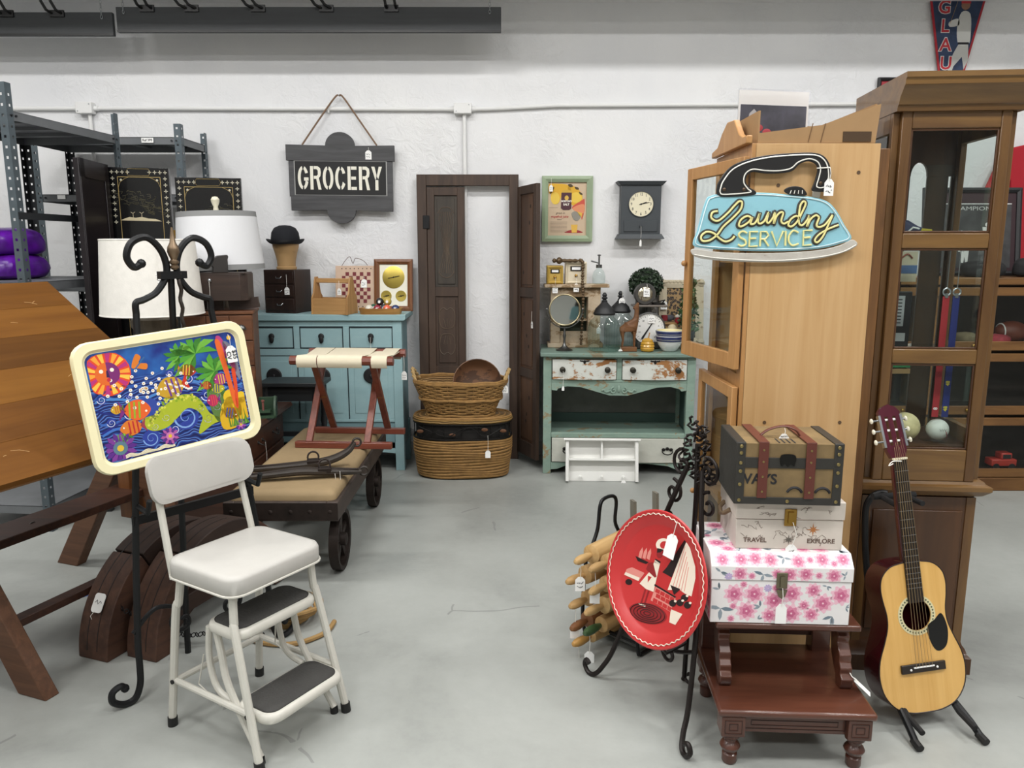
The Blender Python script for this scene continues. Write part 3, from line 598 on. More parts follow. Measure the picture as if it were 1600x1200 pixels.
# ---------------- dark chest of drawers (end panel to the camera, drawers to the aisle) ----------------
mah = wood('dark_mahogany', '#2e1a12', '#472a1c', 'x', 5, .4, 10); mah_f = wood('dark_mahogany_front', '#3a2117', '#543222', 'y', 5, .4, 10); apo = wood('apothecary_brown', '#4a2a18', '#6e4428', 'x', 6, .5, 8)
t = thing('chest_of_drawers', 'dark brown wooden chest with drawers facing the aisle, behind the wagon felloes', 'chest', (-1.70, 4.245, 0))
MB().box(-.30, .30, -.325, .325, .05, .545).build('body', mah, t, bevel=.003)
MB().prism([(-.33, .545), (.35, .545), (.36, .56), (.35, .58), (-.33, .58)], -.355, .355, T(rx=90)).build('top', mah, t, bevel=.002)
MB().box(-.31, .31, -.335, .335, 0, .05).build('plinth', mah, t, bevel=.003)
MB().box(-.29, .29, -.329, -.325, .045, .055).build('end_moulding', apo, t)
for z0, z1 in ((.07, .21), (.225, .365), (.38, .53)):
    d = MB().box(.30, .312, -.30, .30, z0, z1).build('drawer', mah_f, t, bevel=.003)
    for y in (-.13, .13):
        zc = (z0+z1)/2; MB().tube([(.314, y-.035, zc), (.33, y-.034, zc-.01), (.334, y, zc-.025), (.33, y+.034, zc-.01), (.314, y+.035, zc)], .003, 6).build('bail_handle', pewter, d)
        for q_ in (-.035, .035): MB().cyl((.312, y+q_, zc), (.318, y+q_, zc), .01, 10).build('handle_plate', pewter, d)
price_tag(t, (.34, -.13, .45), drop=.13, w=.022, h=.05, lines=0, rz=50)
# ---------------- apothecary drawer cabinet ----------------
t = thing('apothecary_cabinet', 'small brown apothecary cabinet with cup pulls standing on the dark chest', 'cabinet', (-1.615, 4.27, .58), 12)
MB().box(-.18, .18, -.13, .13, 0, .57).build('body', apo, t, bevel=.002)
MB().box(-.187, .187, -.14, .135, .57, .585).build('top', apo, t, bevel=.002)
dr = MB().box(0, .13, -.012, 0, 0, .132)
cup = []
for i in range(3):
    for j in range(4):
        x0 = -.176 + i*.1185; z0 = .012 + j*.139
        d = MB().box(x0, x0+.115, -.142, -.13, z0, z0+.133).build('drawer', apo, t, bevel=.002)
        k = MB(T(x0+.0575, -.142, z0+.062)); vs = []; n = 10
        for a in range(5):
            for j2 in range(n+1): g = math.pi*j2/n; al = math.pi/2*a/4; vs.append((.026*math.cos(g)*math.cos(al) if a < 4 else 0, -.02*math.sin(al)*1 if a < 5 else 0, .024*math.sin(g)*math.cos(al)))
        k.add(vs, [(a*(n+1)+j2, a*(n+1)+j2+1, (a+1)*(n+1)+j2+1, (a+1)*(n+1)+j2) for a in range(4) for j2 in range(n)]); k.box(-.028, .028, -.002, 0, -.004, .0)
        k.build('cup_pull', pewter, d, smooth=60)
# ---------------- shoe shine box ----------------
ssb = wood('shoe_box_wood', '#2b201b', '#3d2e27', 'x', 5, .5)
t = thing('shoe_shine_box', 'dark wooden shoe shine box with foot rest on the apothecary cabinet', 'box', (-1.595, 4.27, 1.166), 8)
MB().prism([(-.10, -.1), (.11, -.1), (.145, -.07), (.145, .09), (-.10, .09)], .055, .20).build('body', ssb, t, bevel=.002)
for x in (-.085, .11): MB().bar((x, .0, .003), (x*.93, 0, .06), .03, .16).build('foot', ssb, t)
MB().box(-.095, .14, -.095, .09, .20, .206).build('lid', ssb, t)
MB().prism([(-.05, .0), (.03, .0), (.03, .07), (.035, .085), (.03, .095), (-.02, .09), (-.07, .055), (-.075, .04), (-.06, .04), (-.045, .03)], -.03, .03, T(.01, -.055, .206, rz=20) @ T(rx=90)).build('foot_rest', plain('dark_footrest', '#2a2624', .5), t, bevel=.003)
MB().ball((-.045, -.107, .165), .011, 10).build('knob', steel, t)
price_tag(t, (-.045, -.118, .16), drop=.085, w=.032, h=.05)
# ---------------- table lamps ----------------
linen = plain('linen_shade', '#e4e1da', .85, var=.05, scale=30, bump=.15, bscale=160); linen2 = plain('grey_linen_shade', '#dcdde0', .85, bump=.2, bscale=200); trimg = plain('shade_trim_grey', '#8b8c8c', .8)
lampw = wood('lamp_wood', '#4d4438', '#6a5f50', 'z', 5, .6)
t = thing('table_lamp', 'table lamp with white drum shade and wooden base behind the iron easel', 'lamp', (-1.865, 4.0, .58), 0)
MB().lathe([(.09, 0), (.10, .02), (.07, .05), (.06, .12), (.09, .25), (.095, .35), (.06, .45), (.11, .52), (.115, .545), (.11, .56), (.03, .565), (.02, .62)], 24).build('base', lampw, t)
MB().lathe([(.25, .585), (.225, .965), (.222, .965), (.247, .585)], 40, caps=False).build('shade', linen, t, smooth=60)
MB().torus((0, 0, .963), .2235, .004, 40, 6).build('shade_rim', linen, t); MB().torus((0, 0, .587), .2485, .004, 40, 6).build('shade_rim', linen, t)
k = MB()
for a in (20, 140, 260): k.tube([(0, 0, .91), (.18*math.cos(R(a)), .18*math.sin(R(a)), .93), (.222*math.cos(R(a)), .222*math.sin(R(a)), .96)], .003, 6)
k.build('spider', trimg, t); MB().cyl((0, 0, .60), (0, 0, .98), .008, 8).build('stem', iron, t)
price_tag(t, (.13, -.20, .95), drop=.14, w=.04, h=.06, lines=3)
t = thing('table_lamp', 'table lamp with large grey-white drum shade and ivory finial behind the shoe shine box', 'lamp', (-1.66, 4.49, .58), rot=(0, R(-1.5), 0))
MB().lathe([(.07, 0), (.075, .015), (.05, .04), (.03, .15), (.05, .35), (.04, .55), (.015, .7), (.012, .85)], 24).build('base', lampw, t)
MB().lathe([(.242, .80), (.215, 1.125), (.212, 1.125), (.239, .80)], 40, caps=False).build('shade', linen2, t, smooth=60)
for z, r in ((1.11, .2175), (.815, .2425)): MB().lathe([(r, z-.015), (r-.002, z+.015), (r-.004, z+.015), (r-.003, z-.015)], 40, caps=False).build('shade_trim', trimg, t, smooth=60)
MB().lathe([(.012, 1.12), (.015, 1.14), (.012, 1.155), (.022, 1.18), (.024, 1.195), (.015, 1.21), (.003, 1.213)], 14).build('finial', plain('ivory_knob', '#e2dcc4', .4), t); MB().cyl((0, 0, .8), (0, 0, 1.125), .006, 8).build('stem', brass, t)
# ---------------- blue cabinet ----------------
blue = worn('blue_paint', '#9ab8bb', '#5f6b6a', .18, 8, .55, '#90b0b5'); blue_d = plain('blue_groove', '#16222a', .7); bend = worn('blue_side', '#76949a', '#4b5c5c', .2, 6, .6)
t = thing('blue_cabinet', 'pale blue painted cabinet with three drawers and black pulls against the wall', 'cabinet', (-1.27, 5.26, 0))
WX, DY = .535, .17
b = MB(); b.box(-WX+.01, WX-.01, -DY+.012, DY, .16, 1.03); b.build('body', bend, t)
MB().prism([(-WX-.02, 1.03), (WX+.02, 1.03), (WX+.03, 1.04), (WX+.03, 1.07), (-WX-.03, 1.07), (-WX-.03, 1.04)], -DY-.03, DY+.02, T(rx=90)@T(rx=0)).build('top', blue, t, bevel=.003)
for x in (-WX+.03, WX-.03): MB().box(x-.03, x+.03, -DY, -DY+.06, 0, 1.03).build('stile', blue, t, bevel=.002)
for x in (-WX+.03, WX-.03): MB().box(x-.03, x+.03, DY-.06, DY, 0, .3).build('back_leg', bend, t)
for z0, z1 in ((.99, 1.03), (.795, .84), (.34, .36), (.155, .2)): MB().box(-WX+.06, WX-.06, -DY+.002, -DY+.02, z0, z1).build('rail', blue, t, bevel=.002)
for x in (-.165, .165): MB().box(x-.02, x+.02, -DY+.002, -DY+.02, .84, .99).build('divider', blue, t, bevel=.002)
for x in (-.33, 0, .33):
    w2 = .14
    d = MB().box(x-w2, x+w2, -DY+.006, -DY+.02, .848, .982).build('drawer', blue, t, bevel=.002)
    g = MB()
    for a in ((x-w2-.004, x+w2+.004, .844, .848), (x-w2-.004, x+w2+.004, .982, .986), (x-w2-.004, x-w2, .844, .986), (x+w2, x+w2+.004, .844, .986)): g.box(a[0], a[1], -DY+.001, -DY+.01, a[2], a[3])
    g.build('drawer_groove', blue_d, d)
    MB(T(x, -DY+.004, .925)).lathe([(.001, 0), (.018, .002), (.02, .008), (.012, .016), (.001, .018)], 14, M=T(rx=90)).build('pull_plate', blackm, d)
    MB(T(x, -DY-.008, .905)).ball((0, 0, 0), .02, 12, sc=(.8, .45, 1.35)).build('teardrop_pull', blackm, d)
price_tag(t, (.33, -DY-.022, .92), drop=.1, w=.02, h=.02, lines=0)
for x0, x1, nm in ((-.475, -.17, 'door'), (-.165, .165, 'door'), (.17, .475, 'door')):
    d = MB().box(x0, x1, -DY+.006, -DY+.02, .36, .795).build(nm, blue, t, bevel=.002)
    f = MB(); f.box(x0+.04, x1-.04, -DY+.003, -DY+.006, .40, .755); f.build('door_panel', blue, d, bevel=.002)
    g = MB(); g.box(x0-.003, x0, -DY+.003, -DY+.012, .36, .795); g.box(x1, x1+.003, -DY+.003, -DY+.012, .36, .795); g.box(x0, x1, -DY+.003, -DY+.012, .793, .797); g.build('door_groove', blue_d, d)
for x in (-.325+.0, .0, .325):
    p = MB(T(x, -DY, .66)).lathe([(.001, 0), (.05, 0), (.052, .006), (.045, .012), (.001, .014)], 24, M=T(rx=90)).build('round_plate', blackm, t)
    MB(T(x, -DY-.014, .655)).ball((0, 0, 0), .014, 10, sc=(.7, .5, 1.2)).build('plate_pull', blackm, p); MB().box(x-.003, x+.003, -DY-.003, -DY+.01, .36, .61).build('plate_bar', blackm, t)
MB().prism([(-.475, .2), (.475, .2), (.475, .12), (.38, .13), (.3, .155), (-.3, .155), (-.38, .13), (-.475, .12)], DY-.02, DY-.002, T(rx=90)).build('apron', blue, t)
BT = 1.07
# ---------------- dark box, wooden hat block, bowler hat ----------------
dbx = wood('dark_box_wood', '#1d120f', '#2f1f19', 'z', 5, .4)
t = thing('small_dark_cabinet', 'small dark wooden cabinet with tiny drawers under the bowler hat', 'cabinet', (-1.535, 5.30, BT), -14)
MB().box(-.115, .115, -.11, .11, 0, .29).build('body', dbx, t, bevel=.003)
for z in (.02, .11, .2):
    d = MB().box(-.105, .105, -.116, -.11, z, z+.078).build('drawer', dbx, t, bevel=.002); MB().tube([(-.02, -.117, z+.045), (-.015, -.126, z+.035), (.015, -.126, z+.035), (.02, -.117, z+.045)], .002, 6).build('handle', steel, d)
price_tag(t, (.06, -.119, .26), drop=.085, w=.036, h=.05)
hb = MB(T(-1.54, 5.31, BT+.291)); hb.lathe([(.066, 0), (.067, .015), (.06, .02), (.062, .06), (.073, .11), (.085, .15), (.088, .18), (.075, .22), (.04, .245), (.01, .25)], 24, sy=1.15)
tag(hb.build('hat_block', worn('hat_block_wood', '#a9885c', '#7b5d3c', .3, 14, .6)), 'worn wooden hat block on the small dark cabinet, wearing the bowler', 'hat block')
hat = thing('bowler_hat', 'black felt bowler hat on the wooden hat block', 'hat', (-1.54, 5.31, BT+.46)); felt = plain('navy_felt', '#15171d', .9, bump=.2, bscale=150)
MB().lathe([(.112, 0), (.115, .04), (.108, .085), (.085, .12), (.045, .137), (.001, .14)], 28, sy=1.2, caps=False).build('crown', felt, hat, smooth=60)
vs = []; n = 32
for r, dz in ((.108, 0), (.13, -.003), (.148, .004), (.152, .012), (.148, .010), (.13, .002), (.108, .006)):
    for j in range(n): g = 2*math.pi*j/n; vs.append((r*math.cos(g), r*1.18*math.sin(g), dz + .028*abs(math.cos(g))**2*(r-.108)/.044))
MB().add(vs, [(i*n+j, i*n+(j+1) % n, (i+1)*n+(j+1) % n, (i+1)*n+j) for i in range(6) for j in range(n)]).build('brim', felt, hat, smooth=60)
MB().lathe([(.1165, .003), (.1175, .03), (.116, .03), (.115, .003)], 28, sy=1.2, caps=False).build('band', plain('hat_band', '#0d0e12', .6), hat)
hat.scale = (.82, .82, .9)
# ---------------- wooden caddy, checkerboard, brass clock, tray of balls ----------------
pine = wood('honey_pine', '#a67c4c', '#bf9560', 'x', 6, .5); pine_s = wood('honey_pine_side', '#9f7546', '#b88d58', 'z', 6, .5)
t = thing('wooden_caddy', 'honey coloured wooden tool caddy with bar handle on the blue cabinet', 'caddy', (-1.19, 5.16, BT), -12)
for y in (-.075, .068): MB().box(-.12, .12, y-.0, y+.008, 0, .105).build('side_board', pine, t, bevel=.001)
for x in (-.128, .12):
    MB().prism([(-.085, 0), (.085, 0), (.078, .11), (.05, .14), (.03, .22), (.018, .245), (-.018, .245), (-.03, .22), (-.05, .14), (-.078, .11)], 0, .01, T(x, 0, 0) @ T(rx=90, rz=90)).build('end_board', pine_s, t, bevel=.001)
MB().box(-.12, .12, -.07, .07, .002, .01).build('bottom', pine, t); MB().box(-.12, .125, -.012, .012, .205, .235).build('handle', pine, t, bevel=.003)
price_tag(t, (.045, -.014, .22), drop=.05, w=.028, h=.045)
t = thing('checkerboard', 'beige peg checkerboard with dark red squares leaning on the wall', 'game board', (-1.09, 5.39, BT), rot=(R(-8), 0, 0))
MB().box(-.145, .145, 0, .012, 0, .315).build('board', plain('checker_beige', '#c6ab95', .6, var=.08), t, bevel=.001)
k = [MB().box(-.1+c*.025+.0, -.1+c*.025+.0245, -.001, 0, .055+r*.027, .055+r*.027+.0265) for r in range(8) for c in range(8) if (r+c) % 2 == 0]
for m_ in k: m_.build('square', plain('checker_red', '#6e2027', .6), t, smooth=0)
h_m = MB()
for z in (.03, .295):
    for i in range(8): h_m.cyl((-.1+i*.029, -.0012, z), (-.1+i*.029, 0, z), .004, 8)
h_m.build('peg_hole', plain('peg_hole', '#2a1c16', .8), t, kind='stuff')
MB().tube(spline([(-.1, .0, .315), (-.07, -.02, .35), (-.04, -.02, .375), (-.02, -.01, .33), (.0, -.02, .365), (.05, 0, .35), (.08, 0, .318)], 6), .002, 5).build('cord', plain('cord_brown', '#5a3f3c', .8), t)
price_tag(t, (.055, -.004, .24), drop=.02, w=.04, h=.058)
wal = wood('walnut_frame', '#5d371f', '#7d5030', 'z', 6, .4); spun = plain('spun_brass', '#c8b25a', .3, .9)
t = thing('brass_clock_frame', 'framed weather clock with one large and two small brass dials on the blue cabinet', 'clock', (-.83, 5.38, BT), rot=(R(-6), 0, R(-3)))
def picture_frame(t, w, h, bw, d, mat, name='frame'):
    for (a, b_) in (((-w/2, 0, 0), (w/2, 0, 0)), ((-w/2, 0, h-bw), (w/2, 0, h-bw))):
        pass
    P = [(-w/2, 0), (w/2, 0), (w/2, h), (-w/2, h)]; I = [(-w/2+bw, bw), (w/2-bw, bw), (w/2-bw, h-bw), (-w/2+bw, h-bw)]
    k = MB(); vs = []
    for pts, ys in ((P, (0, d)), (I, (.004, d))):
        for y in ys: vs += [(x, y, z) for x, z in pts]
    mid = [((P[i][0]+I[i][0])/2, -.006, (P[i][1]+I[i][1])/2) for i in range(4)]; vs += mid
    fs = []
    for i in range(4):
        j = (i+1) % 4; fs += [(i, j, 16+j, 16+i), (16+i, 16+j, 8+j, 8+i), (i, 4+i, 4+j, j), (8+i, 8+j, 12+j, 12+i), (4+i, 12+i, 12+j, 4+j)]
    return k.add(vs, fs).build(name, mat, t, smooth=0)
picture_frame(t, .27, .36, .035, .03, wal); MB().box(-.105, .105, .012, .02, .03, .33).build('face', plain('cream_face', '#e9e6d6', .6), t)
MB().box(-.102, -.098, .008, .014, .033, .327).build('gilt_edge', brass, t)
for x, z, r in ((-.0, .235, .078), (-.052, .105, .038), (.052, .105, .038)):
    d = MB(T(x, .012, z)).lathe([(.001, 0), (r, 0), (r, .002), (r*.96, .003), (.001, .001)], 32, M=T(rx=90)).build('brass_dial', spun, t)
    k = MB(T(x, .005, z)); k.tube([(0, 0, 0), (r*.55, 0, r*.12)], .0022, 5); k.tube([(0, 0, 0), (-r*.5, 0, -r*.1)], .002, 5); k.ball((0, 0, 0), .005, 8); k.build('dial_hand', ink, d)
t2 = thing('wooden_tray', 'shallow oval wooden tray holding billiard balls at the corner of the blue cabinet', 'tray', (-.875, 5.13, BT)); rim_ = rrect(.29, .12, .05, 6); base_ = rrect(.27, .10, .04, 6); n = len(rim_)
MB().add([(x, y, 0) for x, y in base_] + [(x, y, .04) for x, y in rim_] + [(x*.95, y*.9, .04) for x, y in rim_] + [(x*.95, y*.9, .008) for x, y in base_], [(i*n+j, i*n+(j+1) % n, (i+1)*n+(j+1) % n, (i+1)*n+j) for i in range(3) for j in range(n)] + [tuple(range(n-1, -1, -1)), tuple(3*n+j for j in range(n))]).build('dish', wood('tray_oak', '#8f6434', '#b58a4e', 'x', 6, .4), t2, smooth=50)
bc = [('#d8d2c2', 'cream cue'), ('#8c2a3a', 'dark red'), ('#e0674a', 'orange'), ('#2a3a6a', 'blue'), ('#2f5a44', 'green'), ('#7a7f86', 'grey striped'), ('#1b1b1f', 'black'), ('#b8a04a', 'yellow')]
spots_ = [(-.075, -.02, .036), (-.02, -.02, .036), (.045, -.022, .036), (.10, -.015, .036), (-.05, .02, .04), (.02, .022, .038), (-.005, .0, .082), (.045, .01, .082)]
for (c_, nm), (x, y, z) in zip(bc, spots_):
    b_ = thing('billiard_ball', '%s billiard ball in the wooden tray on the blue cabinet' % nm, 'ball', (-.875+x, 5.13+y, BT+z), group='billiard balls')
    MB().ball((0, 0, 0), .027, 18).build('ball_body', plain('ball_'+c_, c_, .15, coat=.5), b_); MB(T(0, -.0262, 0, rx=0)).lathe([(.001, 0), (.009, 0), (.009, .001), (.001, .0012)], 12, M=T(rx=90)).build('ball_spot', whitep, b_)
# ---------------- black drop-leaf table ----------------
blk = plain('black_table_paint', '#222426', .45, var=.2, scale=6)
t = thing('black_table', 'black painted table with turned legs in front of the blue cabinet', 'table', (-1.36, 4.86, 0))
MB().box(-.24, .17, -.13, .12, .645, .67).build('top', blk, t, bevel=.003)
MB().box(-.22, .14, -.10, .10, .55, .645).build('apron', blk, t)
for x in (-.2, .12):
    for y in (-.085, .085): MB(T(x, y, 0)).lathe([(.012, 0), (.02, .04), (.016, .2), (.024, .3), (.016, .32), (.026, .4), (.02, .42), (.026, .46), (.026, .645)], 14).build('leg', blk, t)
MB().box(-.2, .12, -.012, .012, .30, .33).build('stretcher', blk, t)
# ---------------- green peg tray on chest ----------------
grn = plain('green_paint', '#2c4430', .5, var=.2, scale=9)
t = thing('green_peg_caddy', 'dark green wooden caddy with small red pegs on the chest', 'caddy', (-1.43, 4.17, .58), 12)
MB().box(-.2, .12, .05, .06, 0, .10).build('back_board', grn, t, bevel=.001); MB().prism([(-.06, 0), (.06, 0), (.06, .07), (.04, .10), (.0, .115), (-.04, .085), (-.06, .05)], 0, .012, T(.108, 0, 0) @ T(rx=90, rz=90)).build('end_board', grn, t, bevel=.001)
MB().box(-.2, .12, -.06, .06, 0, .012).build('bottom', grn, t); MB().box(-.2, .09, -.05, .02, .03, .038).build('shelf', grn, t)
for x in (-.14, -.09, -.04, .01, .05):
    MB(T(x, -.015, .038)).lathe([(.006, 0), (.006, .045), (.009, .048), (.009, .056), (.004, .058)], 10).build('peg', plain('red_peg', '#7d4a42', .6), t)
MB().cyl((.107, .02, .065), (.121, .02, .065), .012, 12).build('finger_hole', blackm, t)
MB(T(-.05, -.085, .002, rz=20)).box(-.03, .03, -.012, .012, 0, .001).build('price_tag', white_paper, t)
# ---------------- railway cart bench ----------------
cw = wood('cart_wood', '#2c2320', '#40342d', 'y', 6, .6); tan = plain('tan_upholstery', '#917c5b', .8, var=.1, scale=8, bump=.12, bscale=120); rust = plain('rusty_iron', '#2d2420', .6, .5, var=.35, scale=22, bump=.2)
t = thing('cart_bench', 'low railway cart bench with tan cushion top and spoked iron wheels', 'bench', (-1.03, 3.93, 0))
CW, CL = .255, .66
for x in (-CW, CW-.05): MB().box(x, x+.05, -CL, CL, .30, .39).build('side_rail', cw, t, bevel=.004)
for y in (-CL, CL-.05): MB().box(-CW+.05, CW-.05, y, y+.05, .30, .39).build('end_rail', cw, t, bevel=.004)
for y in (-CL-.004, CL): MB().box(-CW, CW, y, y+.004, .31, .385).build('iron_strap', rust, t)
k = MB()
for x in (-.22, -.13, -.045, .045, .13, .22): MB(T(x, -CL-.004, .345)).ball((0, 0, 0), .010, 10, sc=(1, .5, 1)).build('bolt_head', rust, t)
cu = MB(); lv = [(0, .385), (0, .41), (-.008, .425), (-.03, .435)]; P0 = rrect(1, 1, .1); n = len(P0); vs = []
for ins, z in lv: vs += [(x, y, z) for x, y in rrect(2*CW-.03+2*ins, 2*CL-.04+2*ins, .03)]
cu.add(vs, [(i*n+j, i*n+(j+1) % n, (i+1)*n+(j+1) % n, (i+1)*n+j) for i in range(3) for j in range(n)] + [tuple(range(n-1, -1, -1)), tuple(3*n+j for j in range(n))]).build('cushion', tan, t, smooth=60)
for x in (-CW+.0, CW-.04):
    for y in (-.47, .44):
        r = .145; k = MB(T(x, y, r) @ T(ry=90))
        pr = [(r-.02, -.02), (r, -.022), (r, .022), (r-.02, .02)]
        vs = []; n = 32
        for rr, z in pr: vs += [(rr*math.cos(2*math.pi*j/n), rr*math.sin(2*math.pi*j/n), z) for j in range(n)]
        k.add(vs, [(i*n+j, i*n+(j+1) % n, ((i+1) % 4)*n+(j+1) % n, ((i+1) % 4)*n+j) for i in range(4) for j in range(n)])
        wh = k.build('wheel', rust, t)
        MB(T(x, y, r) @ T(ry=90)).lathe([(.03, -.03), (.032, -.02), (.032, .02), (.03, .03), (.012, .035)], 16).build('hub', rust, wh)
        for i in range(5):
            a = 2*math.pi*i/5+.3; MB(T(x, y, r)).bar((0, .028*math.cos(a), .028*math.sin(a)), (0, (r-.015)*math.cos(a), (r-.015)*math.sin(a)), .03, .012, up=(1, 0, 0)).build('spoke', rust, wh)
        for s in (-1, 1): MB().bar((x, y+s*.05, .32), (x, y+s*.008, r), .03, .008, up=(1, 0, 0)).build('wheel_bracket', rust, t)
# ---------------- harness hames ----------------
lea = plain('old_leather', '#2e261f', .55, var=.4, scale=18, bump=.3); 
def hame(label, pts, loc, rz, ring, tg=False, strap=None):
    t = thing('harness_hame', label, 'harness', loc, rz, 'old horse harness hames on the cart')
    P = spline(pts, 6); n_ = len(P); rs = [.019 + .014*math.sin(math.pi*i/(n_-1)) for i in range(n_)]
    MB().tube(P, rs, 10, flat=.6).build('bar', lea, t)
    MB().tube([(p.x, p.y-.012, p.z+.013) for p in P[2:-2]], .006, 6).build('iron_strip', rust, t)
    for x in ring:
        q = P[min(n_-1, int(x*n_))]; MB(T(q.x, q.y-.01, q.z+.035, rx=70)).torus((0, 0, 0), .026, .005, 16, 6).build('ring', rust, t); MB().box(q.x-.03, q.x+.03, q.y-.03, q.y+.02, q.z-.005, q.z+.022).build('clip', rust, t, bevel=.003)
    q = P[-1]; MB(T(q.x+.012, q.y, q.z, rx=90)).torus((0, 0, 0), .02, .006, 14, 6).build('end_loop', lea, t)
    if tg: price_tag(t, (P[int(n_*.72)].x, P[int(n_*.72)].y-.03, P[int(n_*.72)].z+.01), drop=.15, w=.03, h=.05, lines=0); price_tag(t, (P[int(n_*.7)].x, P[int(n_*.7)].y-.035, P[int(n_*.7)].z), drop=.07, w=.03, h=.03, rz=20, lines=1)
    return t
hame('upcurved leather covered harness hame lying at the back of the cart cushion', [(-.35, .02, .02), (-.15, .0, .022), (.05, 0, .028), (.15, 0, .045), (.22, 0, .08), (.25, 0, .12)], (-1.02, 3.62, .437), 16, (.4,))
hame('straight leather covered harness hame with white tag across the front of the cart', [(-.35, -.0, .022), (-.15, .0, .024), (.05, 0, .035), (.15, 0, .03), (.28, 0, .022), (.34, 0, .02)], (-1.05, 3.46, .437), 12, (.62,), True)
# ---------------- luggage rack ----------------
cher = wood('cherry_wood', '#5c2b1e', '#7d4030', 'x', 6, .35, coat=.2); cher_y = wood('cherry_wood_leg', '#5c2b1e', '#7d4030', 'z', 6, .35, coat=.2); canv = plain('cream_canvas', '#d6ccb4', .9, bump=.2, bscale=200)
t = thing('luggage_rack', 'folding cherry wood luggage rack with cream canvas top standing on the cart', 'luggage rack', (-.90, 4.21, .435), -4)
for y, z in ((-.17, 0.), (.17, 0.)): MB().box(-.265, .265, y-.018, y+.018, z, z+.035).build('foot_bar', cher, t, bevel=.004)
for y in (-.15, .17): MB().prism(ell(.05, .05, 8), -.28, .28, T(0, y, .475) @ T(ry=90)).build('top_bar', cher, t)
for x in (-.19, .13):
    MB().bar((x, -.17, .03), (x, .17, .475), .022, .036, up=(1, 0, 0)).build('leg', cher_y, t, bevel=.003)
    MB().bar((x+.035, .17, .03), (x+.035, -.15, .475), .022, .036, up=(1, 0, 0)).build('leg', cher_y, t, bevel=.003)
    MB().cyl((x-.012, .005, .25), (x+.05, .005, .25), .006, 10).build('pivot', brass, t)
for x0, x1 in ((-.24, -.13), (-.125+.0, .115), (.165, .25)):
    P = [(-.165, .44), (-.178, .46), (-.176, .49), (-.155, .503), (0, .488), (.17, .503), (.196, .49), (.198, .46), (.185, .44)]
    k = MB(); vs = []
    for y, z in P: vs += [(x0, y, z), (x1, y, z)]
    for y, z in P: vs += [(x0, y*.985, z-.002), (x1, y*.985, z-.002)]
    m_ = len(P); fs = [(2*i, 2*i+1, 2*i+3, 2*i+2) for i in range(m_-1)] + [(2*m_+2*i, 2*m_+2*i+2, 2*m_+2*i+3, 2*m_+2*i+1) for i in range(m_-1)] + [(2*i, 2*i+2, 2*m_+2*i+2, 2*m_+2*i) for i in range(m_-1)] + [(2*i+1, 2*m_+2*i+1, 2*m_+2*i+3, 2*i+3) for i in range(m_-1)]
    k.add(vs, fs).build('canvas', canv, t, smooth=60)
MB().box(-.24, .25, -.13, .15, .484, .488).build('canvas_seat', canv, t)
price_tag(t, (.275, .14, .465), drop=.09, w=.03, h=.05)
# ---------------- GROCERY sign ----------------
gsw = wood('grey_sign_wood', '#3b3b3d', '#525254', 'x', 6, .7, 12); gsd = wood('grey_sign_centre', '#414144', '#58585a', 'x', 6, .7, 12)
t = thing('grocery_sign', 'grey wooden sign reading GROCERY hung by a rope on the wall', 'sign', (-1.175, 5.455, 1.975), rot=(0, R(.6), 0))
lob = lambda s: [(.10*math.cos(R(a)), s*(.215 + .10*math.sin(R(a))*.9)) for a in range(0, 181, 12)]
MB().prism([(-.37, .115), (.37, .115), (.37, .22)] + lob(1) + [(-.37, .22)], 0, .028, UP).build('top_board', gsw, t, bevel=.002)
MB().prism([(-.345, -.115), (-.345, -.22)] + [(x, y) for x, y in lob(-1)][::-1] + [(.355, -.22), (.355, -.115)], 0, .028, UP).build('bottom_board', gsw, t, bevel=.002)
MB().box(-.355, .355, -.02, 0, -.125, .125).build('centre_board', gsd, t)
MB().box(-.318, .318, -.024, -.018, -.118, .118).build('panel_rim', plain('sign_rim', '#a7a7a5', .6), t); MB().box(-.311, .311, -.027, -.02, -.111, .111).build('panel', plain('sign_black', '#151516', .6), t)
lt = plain('stencil_cream', '#e9e6d8', .6)
def stencil():
    # 1 x 1.7 stencil capitals, strokes of width .3, gaps cut as separate pieces
    def arcb(a0, a1, cx=.5, cy=.85, rx=.5, ry=.85, w=.27):
        o = [(cx + rx*math.cos(R(a)), cy + ry*math.sin(R(a))) for a in range(a0, a1+1, 10)]; i = [(cx + (rx-w)*math.cos(R(a)), cy + (ry-w*.85)*math.sin(R(a))) for a in range(a1, a0-1, -10)]; return o + i
    bx = lambda x0, x1, y0, y1: [(x0, y0), (x1, y0), (x1, y1), (x0, y1)]
    L = {'O': [arcb(100, 260), arcb(-80, 80)], 'C': [arcb(100, 260), arcb(25, 80), arcb(280, 335)],
         'G': [arcb(100, 260), arcb(25, 80), arcb(280, 345), bx(.58, 1, .64, .88)],
         'R': [bx(0, .28, 0, 1.7), [(.34, 1.7), (.7, 1.7), (.95, 1.55), (1, 1.25), (.95, .98), (.8, .85), (1.02, 0), (.74, 0), (.56, .78), (.34, .78), (.34, 1.0), (.6, 1.0), (.72, 1.1), (.72, 1.38), (.6, 1.48), (.34, 1.48)]],
         'E': [bx(0, .28, 0, 1.7), bx(.34, .85, 1.47, 1.7), bx(.34, .78, .75, .97), bx(.34, .85, 0, .23)],
         'Y': [[(0, 1.7), (.3, 1.7), (.48, 1.12), (.44, .82), (.36, .75)], [(1, 1.7), (.7, 1.7), (.50, 1.0), (.64, .8)], bx(.36, .64, 0, .74)]}
    return L
LT = stencil(); x = -.292
for ch in 'GROCERY':
    k = MB()
    for p in LT[ch]: k.prism([(x + a*.073, -.078 + b*.092) for a, b in p], .0005, .003, T(0, -.0265, 0) @ UP)
    k.build('letter', lt, t, smooth=0); x += .0852 if ch != 'E' else .078
